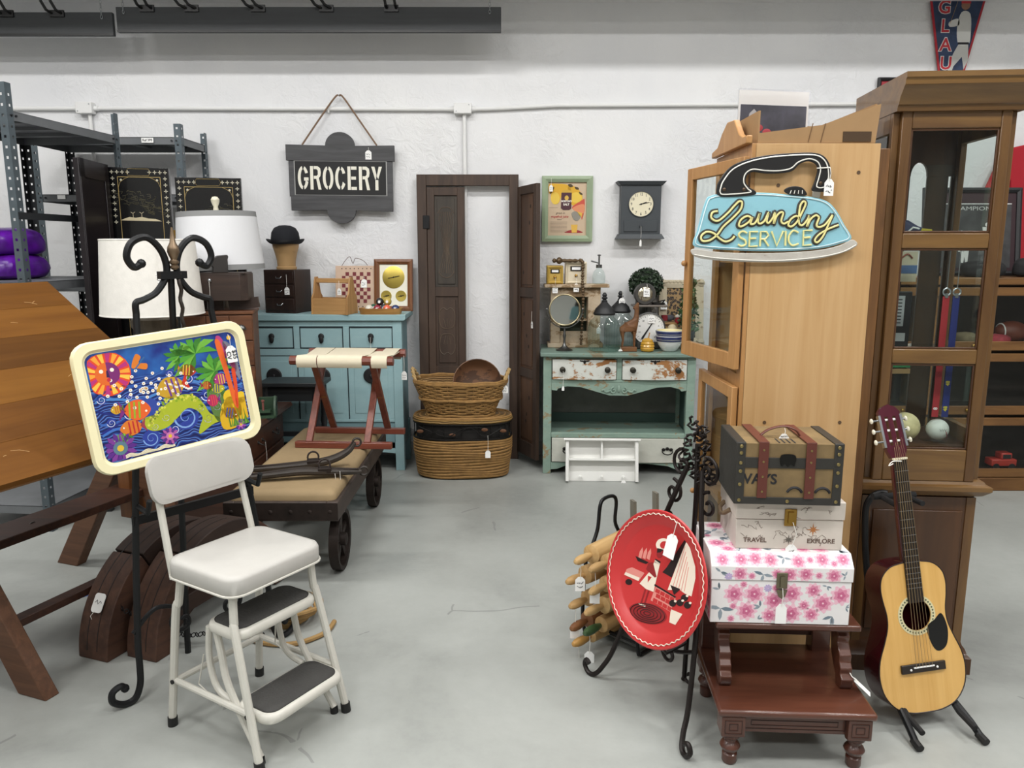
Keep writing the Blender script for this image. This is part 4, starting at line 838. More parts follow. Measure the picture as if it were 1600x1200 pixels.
MB().tube(spline([(-.26, -.01, .22), (-.13, -.006, .40), (-.03, -.004, .53), (0, -.004, .545), (.03, -.004, .53), (.13, -.006, .39), (.25, -.01, .22)], 6), .006, 7).build('rope', plain('sign_rope', '#7d6552', .9, bump=.5, bscale=120), t)
MB().cyl((0, -.02, .545), (0, .03, .545), .004, 8).build('nail', steel, t)
price_tag(t, (.195, -.03, .205), drop=.02, w=.042, h=.06)
# ---------------- framed juice advert ----------------
sage = plain('sage_green_frame', '#93a486', .45, var=.06)
t = thing('framed_advert', 'sage green framed vintage salt and grapefruit juice advert on the wall', 'picture', (.385, 5.465, 1.548), rot=(R(-1), 0, R(1)))
picture_frame(t, .352, .447, .042, .03, sage)
MB().box(-.137, .137, .016, .02, .04, .407).build('paper', plain('aged_paper', '#cbb499', .7, var=.05, scale=10), t)
AD = lambda lev: T(0, .0157 - .0003*lev, .2235) @ UP @ Matrix.Scale(.00056, 4) @ T(-355, 510, 0)
def adp(name, polys, col, lev):
    k = MB()
    for p in polys: k.prism([(x, -y) for x, y in p], 0, .25/.56, AD(lev))
    k.build(name, plain('ad_'+col, col, .6), t, smooth=0, kind='stuff' if len(polys) > 1 else None)
adp('print_fruit', [sp2([(130, 210), (250, 205), (350, 215), (400, 260), (380, 330), (300, 330), (240, 445), (170, 430), (150, 360), (160, 300), (130, 320)], 4), sp2([(360, 240), (440, 235), (510, 290), (545, 380), (500, 450), (420, 465), (400, 400)], 4)], '#d9a72a', 1)
adp('print_fruit', [ell(110, 150, 20, 205, 380), ell(150, 130, 20, 465, 370)], '#e3c04a', 2)
adp('print_leaf', [sp2(p, 4) for p in ([(360, 215), (400, 208), (425, 235), (390, 245)], [(445, 240), (490, 250), (495, 275), (460, 270)], [(500, 300), (540, 320), (540, 340), (510, 330)], [(140, 310), (180, 240), (190, 260), (150, 325)])], '#4a3a1e', 3)
adp('print_arm', [sp2([(420, 480), (540, 400), (570, 395), (570, 520), (540, 640), (520, 580), (440, 520)], 4)], '#c5503f', 2)
adp('print_skin', [sp2([(430, 490), (560, 450), (560, 560), (450, 530)], 4)], '#d98a63', 3)
adp('print_can', [[(282, 310), (410, 310), (406, 505), (380, 522), (305, 522), (276, 500)]], '#4a2530', 4); adp('print_can_top', [ell(128, 50, 20, 347, 300)], '#caa23a', 3)
adp('print_can_badge', [ell(50, 60, 16, 347, 375)], '#d8b04a', 5)
text("MORTON'S", 30, AD(6) @ T(345, -415, 0), plain('ad_white', '#f1ece0', .6), 'print_lettering', t, .3, sx=.85, bold=1.2); text('SALT', 34, AD(6) @ T(343, -455, 0), MATS['ad_white'], 'print_lettering', t, .3, bold=1.2)
rd = plain('ad_red', '#b0413c', .6); bk_ = plain('ad_brown', '#4b3a30', .6)
text('great in', 36, AD(2) @ T(270, -560, 0), bk_, 'print_lettering', t, .3, shear=.3); text('grapefruit juice', 44, AD(2) @ T(260, -603, 0), rd, 'print_lettering', t, .3, sx=.82, shear=.3, bold=.8); text('too!', 36, AD(2) @ T(258, -635, 0), bk_, 'print_lettering', t, .3, shear=.3)
adp('print_body_text', [[(145, y), (355, y), (355, y+6), (145, y+6)] for y in range(665, 800, 17)] + [[(130, 490), (240, 490), (240, 494), (130, 494)]], '#a48f7a', 1)
adp('print_shaker', [sp2([(410, 560), (470, 540), (525, 600), (490, 650), (440, 640)], 4)], '#8f8a80', 4); adp('print_shaker_label', [[(480, 540), (545, 560), (535, 610), (505, 590)]], '#d8b24a', 4)
adp('print_saucer', [sp2([(330, 800), (380, 770), (440, 762), (500, 770), (548, 800)], 4)], '#9c2f33', 1); adp('print_glass', [[(405, 700), (487, 700), (478, 798), (415, 798)]], '#e0b24c', 3)
price_tag(t, (-.115, -.01, .43), drop=.045, w=.024, h=.045)
# ---------------- wall clock ----------------
cgr = plain('charcoal_paint', '#3d4246', .5)
t = thing('wall_clock', 'charcoal wooden wall clock with round cream dial and small drawer', 'clock', (.885, 5.40, 1.565))
MB().box(-.137, .137, 0, .1, .035, .365).build('case', cgr, t, bevel=.002)
for z0, z1, a, b_ in ((0, .035, .165, .145), (.362, .388, .145, .168)):
    MB().add([(sx*w_, y, z) for z, w_, y0 in ((z0, a, -.03 if a > b_ else -.012), (z1, b_, -.012 if a > b_ else -.03)) for sx, y in ((-1, y0), (1, y0), (1, .1), (-1, .1))], [(0, 3, 2, 1), (4, 5, 6, 7), (0, 1, 5, 4), (1, 2, 6, 5), (2, 3, 7, 6), (3, 0, 4, 7)]).build('moulding', cgr, t, bevel=.002, smooth=0)
MB(T(0, -.001, .235)).lathe([(.088, 0), (.09, .004), (.084, .008), (.083, .002)], 36, M=T(rx=90)).build('bezel', cgr, t)
MB(T(0, .0, .235)).lathe([(.001, 0), (.084, 0), (.084, .003), (.001, .0031)], 36, M=T(rx=90)).build('dial', plain('dial_cream', '#e4dcc0', .6), t)
for i in range(12):
    a = R(90 - 30*(i+1)); text(str(i+1), .027, T(.066*math.cos(a), -.0036, .235 + .066*math.sin(a)) @ UP, ink, 'numeral', t, .0002, sx=.8, bold=.0003)
for a, l, w_ in ((12, .058, .0035), (20, .04, .005)): MB(T(0, -.005, .235)).tube([(-.012*math.cos(R(a)), 0, -.012*math.sin(R(a))), (l*math.cos(R(a)), 0, l*math.sin(R(a)))], [w_*.6, w_*.5], 5).build('hand', ink, t)
MB().ball((0, -.005, .235), .006, 10).build('hand_hub', ink, t)
d = MB().box(-.115, .115, -.006, .0, .05, .125).build('drawer', cgr, t, bevel=.002); MB().ball((0, -.014, .087), .009, 10).build('knob', cgr, d)
price_tag(t, (0, -.022, .085), drop=.09, w=.014, h=.045, lines=0)
# ---------------- carved shutter frame ----------------
shw = wood('shutter_brown', '#33261e', '#4a382c', 'z', 5, .6, 12); shg = wood('shutter_grey_panel', '#2f2a25', '#443d35', 'z', 5, .65, 9); shk = wood('knotty_panel', '#3d281a', '#5e4029', 'z', 4, .55, 5); carve = wood('carved_line', '#4e4238', '#645546', 'z', 5, .65)
t = thing('shutter_frame', 'tall dark carved wooden shutter frame with one folded open leaf against the wall', 'shutter', (-.305, 5.40, 0), rot=(R(-1.2), 0, 0))
MB().box(-.35, -.285, -.02, .02, 0, 2.0).build('stile', shw, t, bevel=.003); MB().box(.285, .35, -.02, .02, 0, 2.0).build('stile', shw, t, bevel=.003); MB().box(-.285, .285, -.02, .02, 1.925, 2.0).build('head_rail', shw, t, bevel=.003)
MB().box(-.285, .285, -.02, .02, 0, .05).build('bottom_rail', shw, t, bevel=.003)
def leaf(par, M, w_, mats, carved):
    lf = MB(M); lf.box(0, .05, -.014, .014, .06, 1.915); lf.box(w_-.05, w_, -.014, .014, .06, 1.915)
    for z0, z1 in ((.06, .16), (.62, .68), (1.17, 1.235), (1.86, 1.915)): lf.box(.05, w_-.05, -.014, .014, z0, z1)
    L = lf.build('leaf', mats[0], par, bevel=.002)
    for i, (z0, z1) in enumerate(((.16, .62), (.68, 1.17), (1.235, 1.86))):
        k = MB(M); k.box(.05, w_-.05, -.004, .006, z0, z1); a = .02
        k.prism(rrect(w_-.1-2*a, z1-z0-2*a, .004, 2, w_/2, (z0+z1)/2), .004, .010, UP); k.build('leaf_panel', mats[1 + (i == 1 and carved)], L, bevel=.002)
        if carved:
            c = MB(M); cx = w_/2; yy = -.011
            if i == 2:   # wheat sheaf
                for q in range(-3, 4): c.tube([(cx+q*.006, yy, 1.50), (cx+q*.010, yy, 1.60), (cx+q*.016, yy, 1.70), (cx+q*.012, yy, 1.75)], .0025, 5); c.tube([(cx+q*.005, yy, 1.50), (cx+q*.012, yy, 1.40), (cx+q*.017, yy, 1.33)], .0025, 5)
                c.tube(spline([(cx-.055, yy, 1.74), (cx-.03, yy, 1.775), (cx, yy, 1.78), (cx+.03, yy, 1.775), (cx+.055, yy, 1.74)], 5), .003, 5); c.tube(spline([(cx-.055, yy, 1.34), (cx-.03, yy, 1.31), (cx, yy, 1.30), (cx+.03, yy, 1.31), (cx+.055, yy, 1.34)], 5), .003, 5)
            elif i == 1:  # mirrored heart scroll
                for s in (1, -1):
                    zc = .925; c.tube([(x_, yy, zc + s*z_) for x_, z_ in sp2([(cx, .02), (cx-.04, .03), (cx-.055, .09), (cx-.05, .14), (cx-.025, .165), (cx, .15), (cx+.025, .165), (cx+.05, .14), (cx+.055, .09), (cx+.04, .03)], 5)], .0032, 5, closed=True)
                    for q in (-.025, 0, .025): c.tube([(cx+q*.4, yy, zc+s*.03), (cx+q, yy, zc+s*.09)], .0025, 5)
            else:
                c.tube([(x_, yy, z_) for x_, z_ in sp2([(cx, .24), (cx-.05, .29), (cx-.05, .45), (cx, .52), (cx+.05, .45), (cx+.05, .29)], 5)], .0032, 5, closed=True)
            c.build('carving', carve, L, kind='stuff')
        elif i < 3:
            k = MB(M); q = random.Random(i)
            for _ in range(3): k.ball((w_/2+q.uniform(-.06, .06), -.0105, q.uniform(z0+.06, z1-.06)), .012, 10, sc=(.7, .1, 1.2))
            k.build('knot', plain('knot_dark', '#1d120c', .7), L, kind='stuff')
    return L
leaf(t, T(-.282, 0, 0), .26, (shw, shg, shw), True)
leaf(t, T(.352, -.01, 0, rz=-66), .31, (shw, shk, shk), False)
for z in (1.68, .45): MB().box(-.31, -.265, -.026, -.016, z-.045, z+.045).build('hinge', iron, t, bevel=.002)
price_tag(t, (.44, -.245, 1.08), drop=.07, w=.026, h=.045, rz=-66, lines=1)
# ---------------- baskets ----------------
def weave(name, c1, c2, vs=60, hs=60, strength=.9):
    m, nt, b = _new(name); v = _coord(nt)
    def wave(d, sc, dist): 
        w_ = nt.nodes.new('ShaderNodeTexWave'); w_.bands_direction = d; w_.inputs['Scale'].default_value = sc; w_.inputs['Distortion'].default_value = dist; w_.inputs['Detail'].default_value = 2; nt.links.new(v, w_.inputs['Vector']); return w_.outputs['Fac']
    a = wave('Z', hs, 2.2); n = _noise(nt, v, 9, 5)
    mx = nt.nodes.new('ShaderNodeMath'); mx.operation = 'MULTIPLY_ADD'; nt.links.new(n, mx.inputs[0]); mx.inputs[1].default_value = .7; nt.links.new(a, mx.inputs[2])
    nt.links.new(_ramp(nt, mx.outputs[0], [(.3, c1), (1.0, c2)]), b.inputs['Base Color']); b.inputs['Roughness'].default_value = .7; _bump(nt, b, a, strength, .012); return m
wick = weave('willow_wicker', '#6b4c2b', '#a98657', hs=26); rush = weave('banana_rush', '#57401f', '#94743f', hs=19, strength=.7); wstrand = plain('wicker_strand', '#94703f', .7, var=.25, scale=30); dkmetal = plain('dark_band_metal', '#191614', .5, .4)
def sup(w_, d_, p=2.6, n=48): return [(math.copysign(abs(math.cos(2*math.pi*i/n))**(2/p), math.cos(2*math.pi*i/n))*w_/2, math.copysign(abs(math.sin(2*math.pi*i/n))**(2/p), math.sin(2*math.pi*i/n))*d_/2) for i in range(n)]
def loft(k, secs, closed_top=False, inner=None):
    n = len(secs[0][0]); vs = []
    for pts, z in secs: vs += [(x, y, z) for x, y in pts]
    fs = [(i*n+j, i*n+(j+1) % n, (i+1)*n+(j+1) % n, (i+1)*n+j) for i in range(len(secs)-1) for j in range(n)] + [tuple(range(n-1, -1, -1))]
    if closed_top: fs.append(tuple((len(secs)-1)*n+j for j in range(n)))
    return k.add(vs, fs)
t = thing('lidded_basket', 'oval rush basket with dark metal band and flat lid on the floor', 'basket', (-.33, 5.03, 0), 1)
loft(MB(), [(sup(.56, .30), 0), (sup(.60, .33), .02), (sup(.63, .36), .12), (sup(.645, .37), .25), (sup(.645, .37), .27)], True).build('body', rush, t, smooth=60)
k = MB()
for i in range(14): k.tube([(x, y, .02+i*.0185+.004*math.sin(x*14+i)) for x, y in sup(.602+.047*min(1, i/9), .332+.043*min(1, i/9))], .0085, 5, closed=True)
k.build('rush_coil', wstrand, t, kind='stuff')
for z in (.275, .375): MB().tube([(x, y, z) for x, y in sup(.65, .375)], .007, 6, closed=True).build('metal_rim', dkmetal, t)
loft(MB(), [(sup(.62, .345), .27), (sup(.625, .35), .37)], True).build('inner_band', plain('dark_mesh', '#14110f', .8), t)
k = MB(); P = sup(.648, .373)
for i in range(0, 48, 2): k.cyl((P[i][0], P[i][1], .275), (P[i][0], P[i][1], .375), .0025, 5)
k.build('wire_upright', dkmetal, t, kind='stuff')
k = MB(); k.tube(spline([(-.25, -.165, .29), (-.15, -.19, .34), (-.05, -.193, .30), (.05, -.193, .36), (.15, -.19, .30), (.26, -.16, .35)], 5), .003, 5); k.tube(spline([(-.28, -.15, .36), (-.1, -.192, .30), (.0, -.194, .35), (.12, -.19, .36), (.27, -.155, .30)], 5), .003, 5); k.build('wire_vine', dkmetal, t)
for x, z in ((-.06, .31), (.15, .345), (-.27, .33), (.27, .33)): MB(T(x, -.19 if abs(x) < .2 else -.16, z, rz=0)).ball((0, 0, 0), .022, 10, sc=(1, .15, .55)).build('metal_leaf', plain('rust_leaf', '#5e3a20', .6), t)
loft(MB(), [(sup(.66, .385), .38), (sup(.67, .395), .39), (sup(.66, .385), .405), (sup(.60, .33), .412)], True).build('lid', rush, t, smooth=60)
k = MB()
for i in range(7): k.tube([(x, y, .411) for x, y in sup(.64-i*.075, .365-i*.045)], .007, 5, closed=True)
k.build('lid_coil', wstrand, t, kind='stuff')
price_tag(t, (.17, -.20, .31), drop=.10, w=.034, h=.05, lines=0)
t = thing('laundry_basket', 'willow laundry basket with rope handles resting on the lidded basket', 'basket', (-.34, 5.02, .415), -3)
n = 48; secs = [(sup(.42, .26), 0), (sup(.45, .29), .03), (sup(.53, .34), .12), (sup(.61, .39), .22)]
inn = [(sup(.595, .375), .22), (sup(.51, .32), .12), (sup(.43, .27), .03), (sup(.40, .24), .012)]
loft(MB(), secs + inn, True).build('body', wick, t, smooth=60)
k = MB()
for i in range(15):
    f = i/14; w_ = .45+.16*f; d_ = .29+.10*f
    k.tube([(x, y, .03+.185*f + (.004 if (j//2+i) % 2 else -.002)) for j, (x, y) in enumerate(sup(w_+.006+(.0), d_+.006, n=64))], .0055, 5, closed=True)
k.build('weave_strand', wstrand, t, kind='stuff')
k = MB()
for i in range(0, 48, 1):
    a, b_ = secs[1][0][i], secs[3][0][i]; k.tube([(a[0]*1.015, a[1]*1.015, .03), (b_[0]*1.015, b_[1]*1.015, .22)], .004, 5)
k.build('stake', wstrand, t, kind='stuff')
for z, w_, d_ in ((.225, .615, .395), (.235, .61, .39), (.115, .545, .355), (.01, .45, .285)): MB().tube([(x, y, z + .003*math.sin(j*1.3)) for j, (x, y) in enumerate(sup(w_, d_))], .009, 6, closed=True).build('braided_rim', wstrand, t)
for s in (-1, 1):
    for q in (0, 1): MB().tube([(s*(.29 + .03*math.sin(math.pi*i/14)) + .006*math.cos(i*1.6+q*3.14), -.07+.14*i/14, .225 + .075*math.sin(math.pi*i/14) + .006*math.sin(i*1.6+q*3.14)) for i in range(15)], .009, 6).build('handle', plain('rope_handle', '#a68a5c', .8), t)
price_tag(t, (.30, -.07, .235), drop=.03, w=.036, h=.05)
k = MB(T(-.24, 5.10, .61) @ T(rx=76, rz=8)); k.lathe([(.09, 0), (.13, .03), (.155, .07), (.15, .072), (.125, .035), (.085, .008)], 32, sx=1.05)
bwl = k.build('wooden_bowl', worn('old_bowl_wood', '#6b4a32', '#4b3324', .5, 8, .6), smooth=60); tag(bwl, 'old round wooden bowl standing on edge inside the laundry basket', 'bowl')
# ---------------- green dresser ----------------
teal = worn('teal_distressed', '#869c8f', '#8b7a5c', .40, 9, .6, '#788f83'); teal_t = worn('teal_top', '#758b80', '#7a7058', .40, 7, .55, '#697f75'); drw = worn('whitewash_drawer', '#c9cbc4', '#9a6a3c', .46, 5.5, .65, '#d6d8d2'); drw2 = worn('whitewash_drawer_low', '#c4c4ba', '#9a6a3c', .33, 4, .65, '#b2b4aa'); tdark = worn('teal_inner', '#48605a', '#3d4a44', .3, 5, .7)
t = thing('green_dresser', 'distressed green dresser with two whitewashed drawers, open shelf and long bottom drawer', 'dresser', (.715, 5.21, 0), -2.2)
W2, D2 = .50, .21
for x in (-W2, W2-.055):
    for y in (-D2, D2-.05): MB().box(x, x+.055, y, y+.05, 0, .80).build('post', teal, t, bevel=.003)
vs = [(x, -D2-.03-.025*(1-(x/(W2+.02))**2)) for x in [(-1+2*i/16)*(W2+.02) for i in range(17)]]
MB().prism(vs + [(W2+.02, D2+.005), (-W2-.02, D2+.005)], .80, .828).build('top', teal_t, t, bevel=.006)
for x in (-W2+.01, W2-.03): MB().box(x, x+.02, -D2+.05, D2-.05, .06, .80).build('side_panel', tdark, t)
MB().box(-W2+.05, W2-.05, D2-.02, D2-.01, .06, .80).build('back_panel', plain('back_board_grey', '#6f716c', .8, var=.15), t)
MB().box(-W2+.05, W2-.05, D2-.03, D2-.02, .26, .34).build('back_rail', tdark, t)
MB().box(-W2+.04, W2-.04, -D2+.02, D2-.02, .255, .275).build('shelf', teal_t, t); MB().box(-W2+.055, W2-.055, -D2-.005, -D2+.03, .252, .285).build('shelf_edge', teal, t, bevel=.004)
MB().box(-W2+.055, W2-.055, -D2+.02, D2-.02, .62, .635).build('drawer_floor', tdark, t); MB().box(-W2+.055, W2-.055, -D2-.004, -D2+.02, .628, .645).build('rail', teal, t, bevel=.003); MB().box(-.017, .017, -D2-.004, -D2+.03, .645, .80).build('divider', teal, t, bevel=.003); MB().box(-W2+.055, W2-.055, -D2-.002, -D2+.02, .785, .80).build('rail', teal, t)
def keyhole(par, x, y, z): 
    k = MB(); k.ball((x, y, z), .009, 10, sc=(1, .3, 1.5))
    for s in (-1, 1): k.ball((x+s*.016, y, z+.006), .009, 8, sc=(1.2, .3, .5)); k.ball((x+s*.027, y, z+.008), .005, 8, sc=(1, .3, 1))
    k.build('escutcheon', dkmetal, par)
for x0, x1 in ((-W2+.06, -.02), (.02, W2-.06)):
    pts = [(x0+(x1-x0)*i/10, -D2-.012-.014*math.sin(math.pi*i/10)) for i in range(11)]
    d = MB().prism(pts + [(x1, -D2+.02), (x0, -D2+.02)], .648, .782).build('drawer', drw, t, bevel=.003)
    for f in (.16, .86): MB(T(x0+(x1-x0)*f, -D2-.018, .715)).lathe([(.02, 0), (.018, .004), (.008, .008), (.017, .018), (.019, .022), (.012, .027), (.001, .028)], 14, M=T(rx=90)).build('knob', plain('dark_knob', '#38362f', .4, .7), d)
    keyhole(d, (x0+x1)/2, -D2-.028, .768)
apr = [(-W2+.055, .63), (-W2+.055, .575), (-W2+.09, .57), (-W2+.10, .585), (-W2+.16, .60), (-.25, .595), (-.15, .565), (-.06, .54), (.06, .54), (.15, .565), (.25, .595), (W2-.16, .60), (W2-.10, .585), (W2-.09, .57), (W2-.055, .575), (W2-.055, .63)]
MB().prism(apr, 0, .015, T(0, -D2+.013, 0) @ UP).build('apron', teal, t, bevel=.002)
k = MB()
for s in (-1, 1): 
    k.tube([(s*(.035 + x), -D2-.006, .575 + y) for x, y in spiral(0, 0, .022, 90, -1.2, .004)], .006, 6); k.tube(spline([(s*.055, -D2-.006, .575), (s*.085, -D2-.006, .565), (s*.10, -D2-.006, .58), (s*.115, -D2-.006, .572)], 5), [.006]*15+[.003], 6)
k.ball((0, -D2-.006, .585), .014, 10, sc=(.8, .5, 1.8)); k.build('carved_scroll', teal, t)
d = MB().prism([(-W2+.06+(2*W2-.12)*i/10, -D2-.008-.016*math.sin(math.pi*i/10)) for i in range(11)] + [(W2-.06, -D2+.02), (-W2+.06, -D2+.02)], .085, .25).build('drawer', drw2, t, bevel=.003)
keyhole(d, 0, -D2-.026, .235)
for x in (-.33, .33):
    k = MB(); k.tube([(x + .035*math.cos(R(a)), -D2-.026-.01*abs(math.sin(R(a))), .17 + .022*math.sin(R(a))) for a in range(180, 361, 15)], .004, 6)
    for s in (-1, 0, 1): k.ball((x+s*.025, -D2-.018, .178 + .006*(s == 0)), .013, 10, sc=(1, .4, .9))
    k.build('bail_handle', dkmetal, d)
MB().prism([(-W2+.055, .08), (-W2+.055, .03), (-W2+.1, .035), (-W2+.16, .06), (-.2, .075), (.2, .075), (W2-.16, .06), (W2-.1, .035), (W2-.055, .03), (W2-.055, .08)], 0, .015, T(0, -D2+.013, 0) @ UP).build('bottom_apron', teal, t)
price_tag(t, (-.37, -D2-.05, .71), drop=.10, w=.016, h=.03, lines=0)
DT = .829
# white shelf leaning on dresser
wsh = worn('white_shelf_paint', '#e3e3df', '#b9b6ae', .22, 9, .6)
t = thing('white_wall_shelf', 'small white wooden wall shelf with three pegs leaning on the dresser', 'shelf', (.585, 4.845, 0), rot=(R(-13), 0, R(-2)))
for x in (-.235, .215): MB().box(x, x+.02, -.06, .02, 0, .265).build('side', wsh, t, bevel=.002)
MB().box(-.25, .25, -.075, .022, .265, .28).build('top', wsh, t, bevel=.003); MB().box(-.215, .215, -.055, .015, .135, .148).build('mid_shelf', wsh, t, bevel=.002); MB().box(-.215, .215, .008, .016, 0, .265).build('back', wsh, t); MB().box(-.006, .006, -.05, .012, .148, .265).build('divider', wsh, t)
MB().box(-.215, .215, -.01, .01, .0, .06).build('peg_rail', wsh, t)
for x in (-.14, 0, .14): MB(T(x, -.01, .03)).lathe([(.006, 0), (.005, .015), (.011, .022), (.011, .028), (.001, .032)], 10, M=T(rx=90)).build('peg', wsh, t)
price_tag(t, (.14, -.04, .03), drop=.02, w=.03, h=.05, lines=1, rz=10)
# ---------------- things on the dresser ----------------
rusw = worn('rustic_whitewood', '#b7a389', '#8d7455', .45, 9, .75, '#c6b8a2')
t = thing('rustic_cabinet', 'small rustic whitewashed cabinet with open niche and shelf board on the dresser', 'cabinet', (.435, 5.325, DT))
for x0, x1 in ((-.17, -.105), (.085, .17)): MB().box(x0, x1, -.06, .06, .03, .41).build('side_board', rusw, t, bevel=.002)
MB().box(-.105, .085, -.06, .06, .345, .41).build('lintel', rusw, t, bevel=.002); MB().box(-.105, .085, .05, .06, .03, .345).build('niche_back', plain('niche_green', '#4b5648', .8), t); MB().box(-.105, .085, -.03, .05, .18, .19).build('niche_shelf', rusw, t); MB().box(-.105, .085, -.05, -.04, .03, .11).build('niche_front', rusw, t)
MB().box(-.19, .19, -.075, .065, 0, .03).build('plinth', rusw, t, bevel=.003); MB().box(-.215, .225, -.095, .07, .41, .432).build('top_board', rusw, t, bevel=.003)
price_tag(t, (.16, -.062, .17), drop=.03, w=.026, h=.045)
RT = DT+.433
def mailbox(x, w_, h, c1, c2, lb):
    t = thing('letterbox', lb, 'box', (x, 5.31, RT), group='little letter boxes'); m1 = worn('mb_'+c1, c1, c2, .3, 12, .5)
    MB().box(-w_/2, w_/2, -.05, .05, 0, h).build('body', m1, t, bevel=.004); f = .012
    picture_frame(t, w_-.006, h-.006, .016, .01, m1, 'door').location = (0, -.056, .003)
    MB().box(-w_*.27, w_*.27, -.057, -.052, h*.6, h*.8).build('card_holder', dkmetal, t); MB().box(-w_*.2, w_*.2, -.0585, -.056, h*.64, h*.76).build('card', white_paper, t)
    MB(T(0, -.052, h*.38)).lathe([(.011, 0), (.010, .004), (.004, .012), (.008, .018), (.001, .021)], 12, M=T(rx=90)).build('knob', brass, t); price_tag(t, (0, -.075, h*.36), drop=.05, w=.036, h=.055)
mailbox(.292, .112, .125, '#c1a14e', '#a07f3c', 'small mustard yellow letter box with card window on the rustic cabinet')
mailbox(.435, .145, .15, '#d9cdb4', '#b49a78', 'small cream letter box with card window on the rustic cabinet')
clg = glass('clear_glass', (.93, .96, .95)); clg2 = glass('jar_glass', (.88, .925, .915))
t = thing('spray_bottle', 'clear glass mister bottle with pump sprayer on the rustic cabinet', 'bottle', (.595, 5.31, RT))
MB().lathe([(.03, 0), (.043, .003), (.045, .02), (.045, .055), (.035, .085), (.02, .10), (.02, .11)], 24).build('glass_body', clg2, t); MB().cyl((0, 0, .108), (0, 0, .13), .021, 14).build('collar', pewter, t); MB().cyl((0, 0, .13), (0, 0, .19), .006, 10).build('pump', pewter, t); MB().lathe([(.012, .19), (.014, .196), (.001, .2)], 12).build('pump_top', pewter, t); MB().cyl((0, 0, .14), (-.055, -.01, .155), .005, 8).build('nozzle', pewter, t)
gar = thing('bead_garland', 'antique gold turned finial rod and bead strand hung over the cream letter box', 'garland', (0, 0, 0)); bead_m = plain('antique_gold', '#5e4c36', .45, .5)
MB(T(.27, 5.235, RT+.158) @ T(ry=90)).lathe([(.002, 0), (.014, .008), (.016, .018), (.008, .028), (.02, .036), (.024, .05), (.018, .06), (.01, .07), (.013, .085), (.009, .1), (.012, .12), (.008, .14), (.013, .155), (.008, .17), (.006, .2)], 14).build('finial_rod', bead_m, gar)
for i, p in enumerate(spline([(.46, 5.235, RT+.16), (.475, 5.222, RT+.14), (.475, 5.218, RT+.02), (.48, 5.2, RT-.1), (.475, 5.2, RT-.25), (.47, 5.2, RT-.40)], 7)): MB().ball(tuple(p), .010 if i % 3 else .013, 10).build('bead', bead_m, gar)
t = thing('vanity_mirror', 'round swivel vanity mirror on a slim metal stand on the dresser', 'mirror', (.35, 5.10, DT)); sil = plain('mirror_silver', '#b9bdb8', .04, 1)
MB().lathe([(.055, 0), (.056, .006), (.04, .012), (.015, .03), (.008, .05), (.007, .08), (.012, .10), (.007, .115), (.007, .15)], 24).build('stand', pewter, t)
MB(T(0, 0, .27)).torus((0, 0, 0), .118, .004, 30, 6, M=T(rx=90), arc=(180, 360)).build('yoke', pewter, t)
MB(T(0, 0, .27, rx=-8)).lathe([(.001, -.004), (.1, -.004), (.1, .004), (.001, .0045)], 40, M=T(rx=90)).build('mirror_glass', sil, t); MB(T(0, 0, .27, rx=-8)).torus((0, 0, 0), .101, .006, 40, 8, M=T(rx=90)).build('mirror_rim', plain('brass_rim', '#8d8368', .3, .9), t)
for s in (-1, 1): MB().ball((s*.119, 0, .275), .008, 8).build('pivot', pewter, t)
blid = plain('black_tin_lid', '#1d1e20', .5)
def jar(x, y, s, lb):
    t = thing('glass_jar', lb, 'jar', (x, y, DT), 12, group='square glass jars'); k = MB(); n = 40
    loft(k, [(sup(.17*s, .17*s, 4, 40), 0), (sup(.185*s, .185*s, 4, 40), .012), (sup(.19*s, .19*s, 4, 40), .15*s), (sup(.17*s, .17*s, 3, 40), .20*s), (sup(.13*s, .13*s, 2, 40), .225*s), (sup(.125*s, .125*s, 2, 40), .24*s)])
    o = k.build('glass_body', clg2, t, smooth=60); MB().tube([(a, b_, .006) for a, b_ in sup(.17*s, .17*s, 4, 40)], .004, 6, closed=True).build('glass_foot', clg, t)
    k = MB(); P_ = sup(.1905*s, .1905*s, 4, 40)
    for i in range(0, 40, 2): k.tube([(P_[i][0], P_[i][1], .015), (P_[i][0], P_[i][1], .15*s), (P_[i][0]*.89, P_[i][1]*.89, .2*s)], .0022, 5)
    k.build('glass_rib', clg, t, kind='stuff')
    MB(T(0, 0, .24*s)).lathe([(.07*s, 0), (.073*s, .012*s), (.066*s, .022*s), (.06*s, .04*s), (.042*s, .058*s), (.026*s, .075*s), (.018*s, .085*s), (.02*s, .09*s), (.011*s, .10*s), (.022*s, .11*s), (.012*s, .12*s), (.017*s, .13*s), (.008*s, .145*s), (.001, .147*s)], 24).build('lid', blid, t); return t
jar(.61, 5.08, 1.0, 'square clear glass jar with black finial lid, the nearer of the two on the dresser')
j2 = jar(.742, 5.275, 1.0, 'square clear glass jar with black finial lid and paper tag, behind the other jar'); price_tag(j2, (0, -.03, .385), drop=.045, w=.042, h=.055)
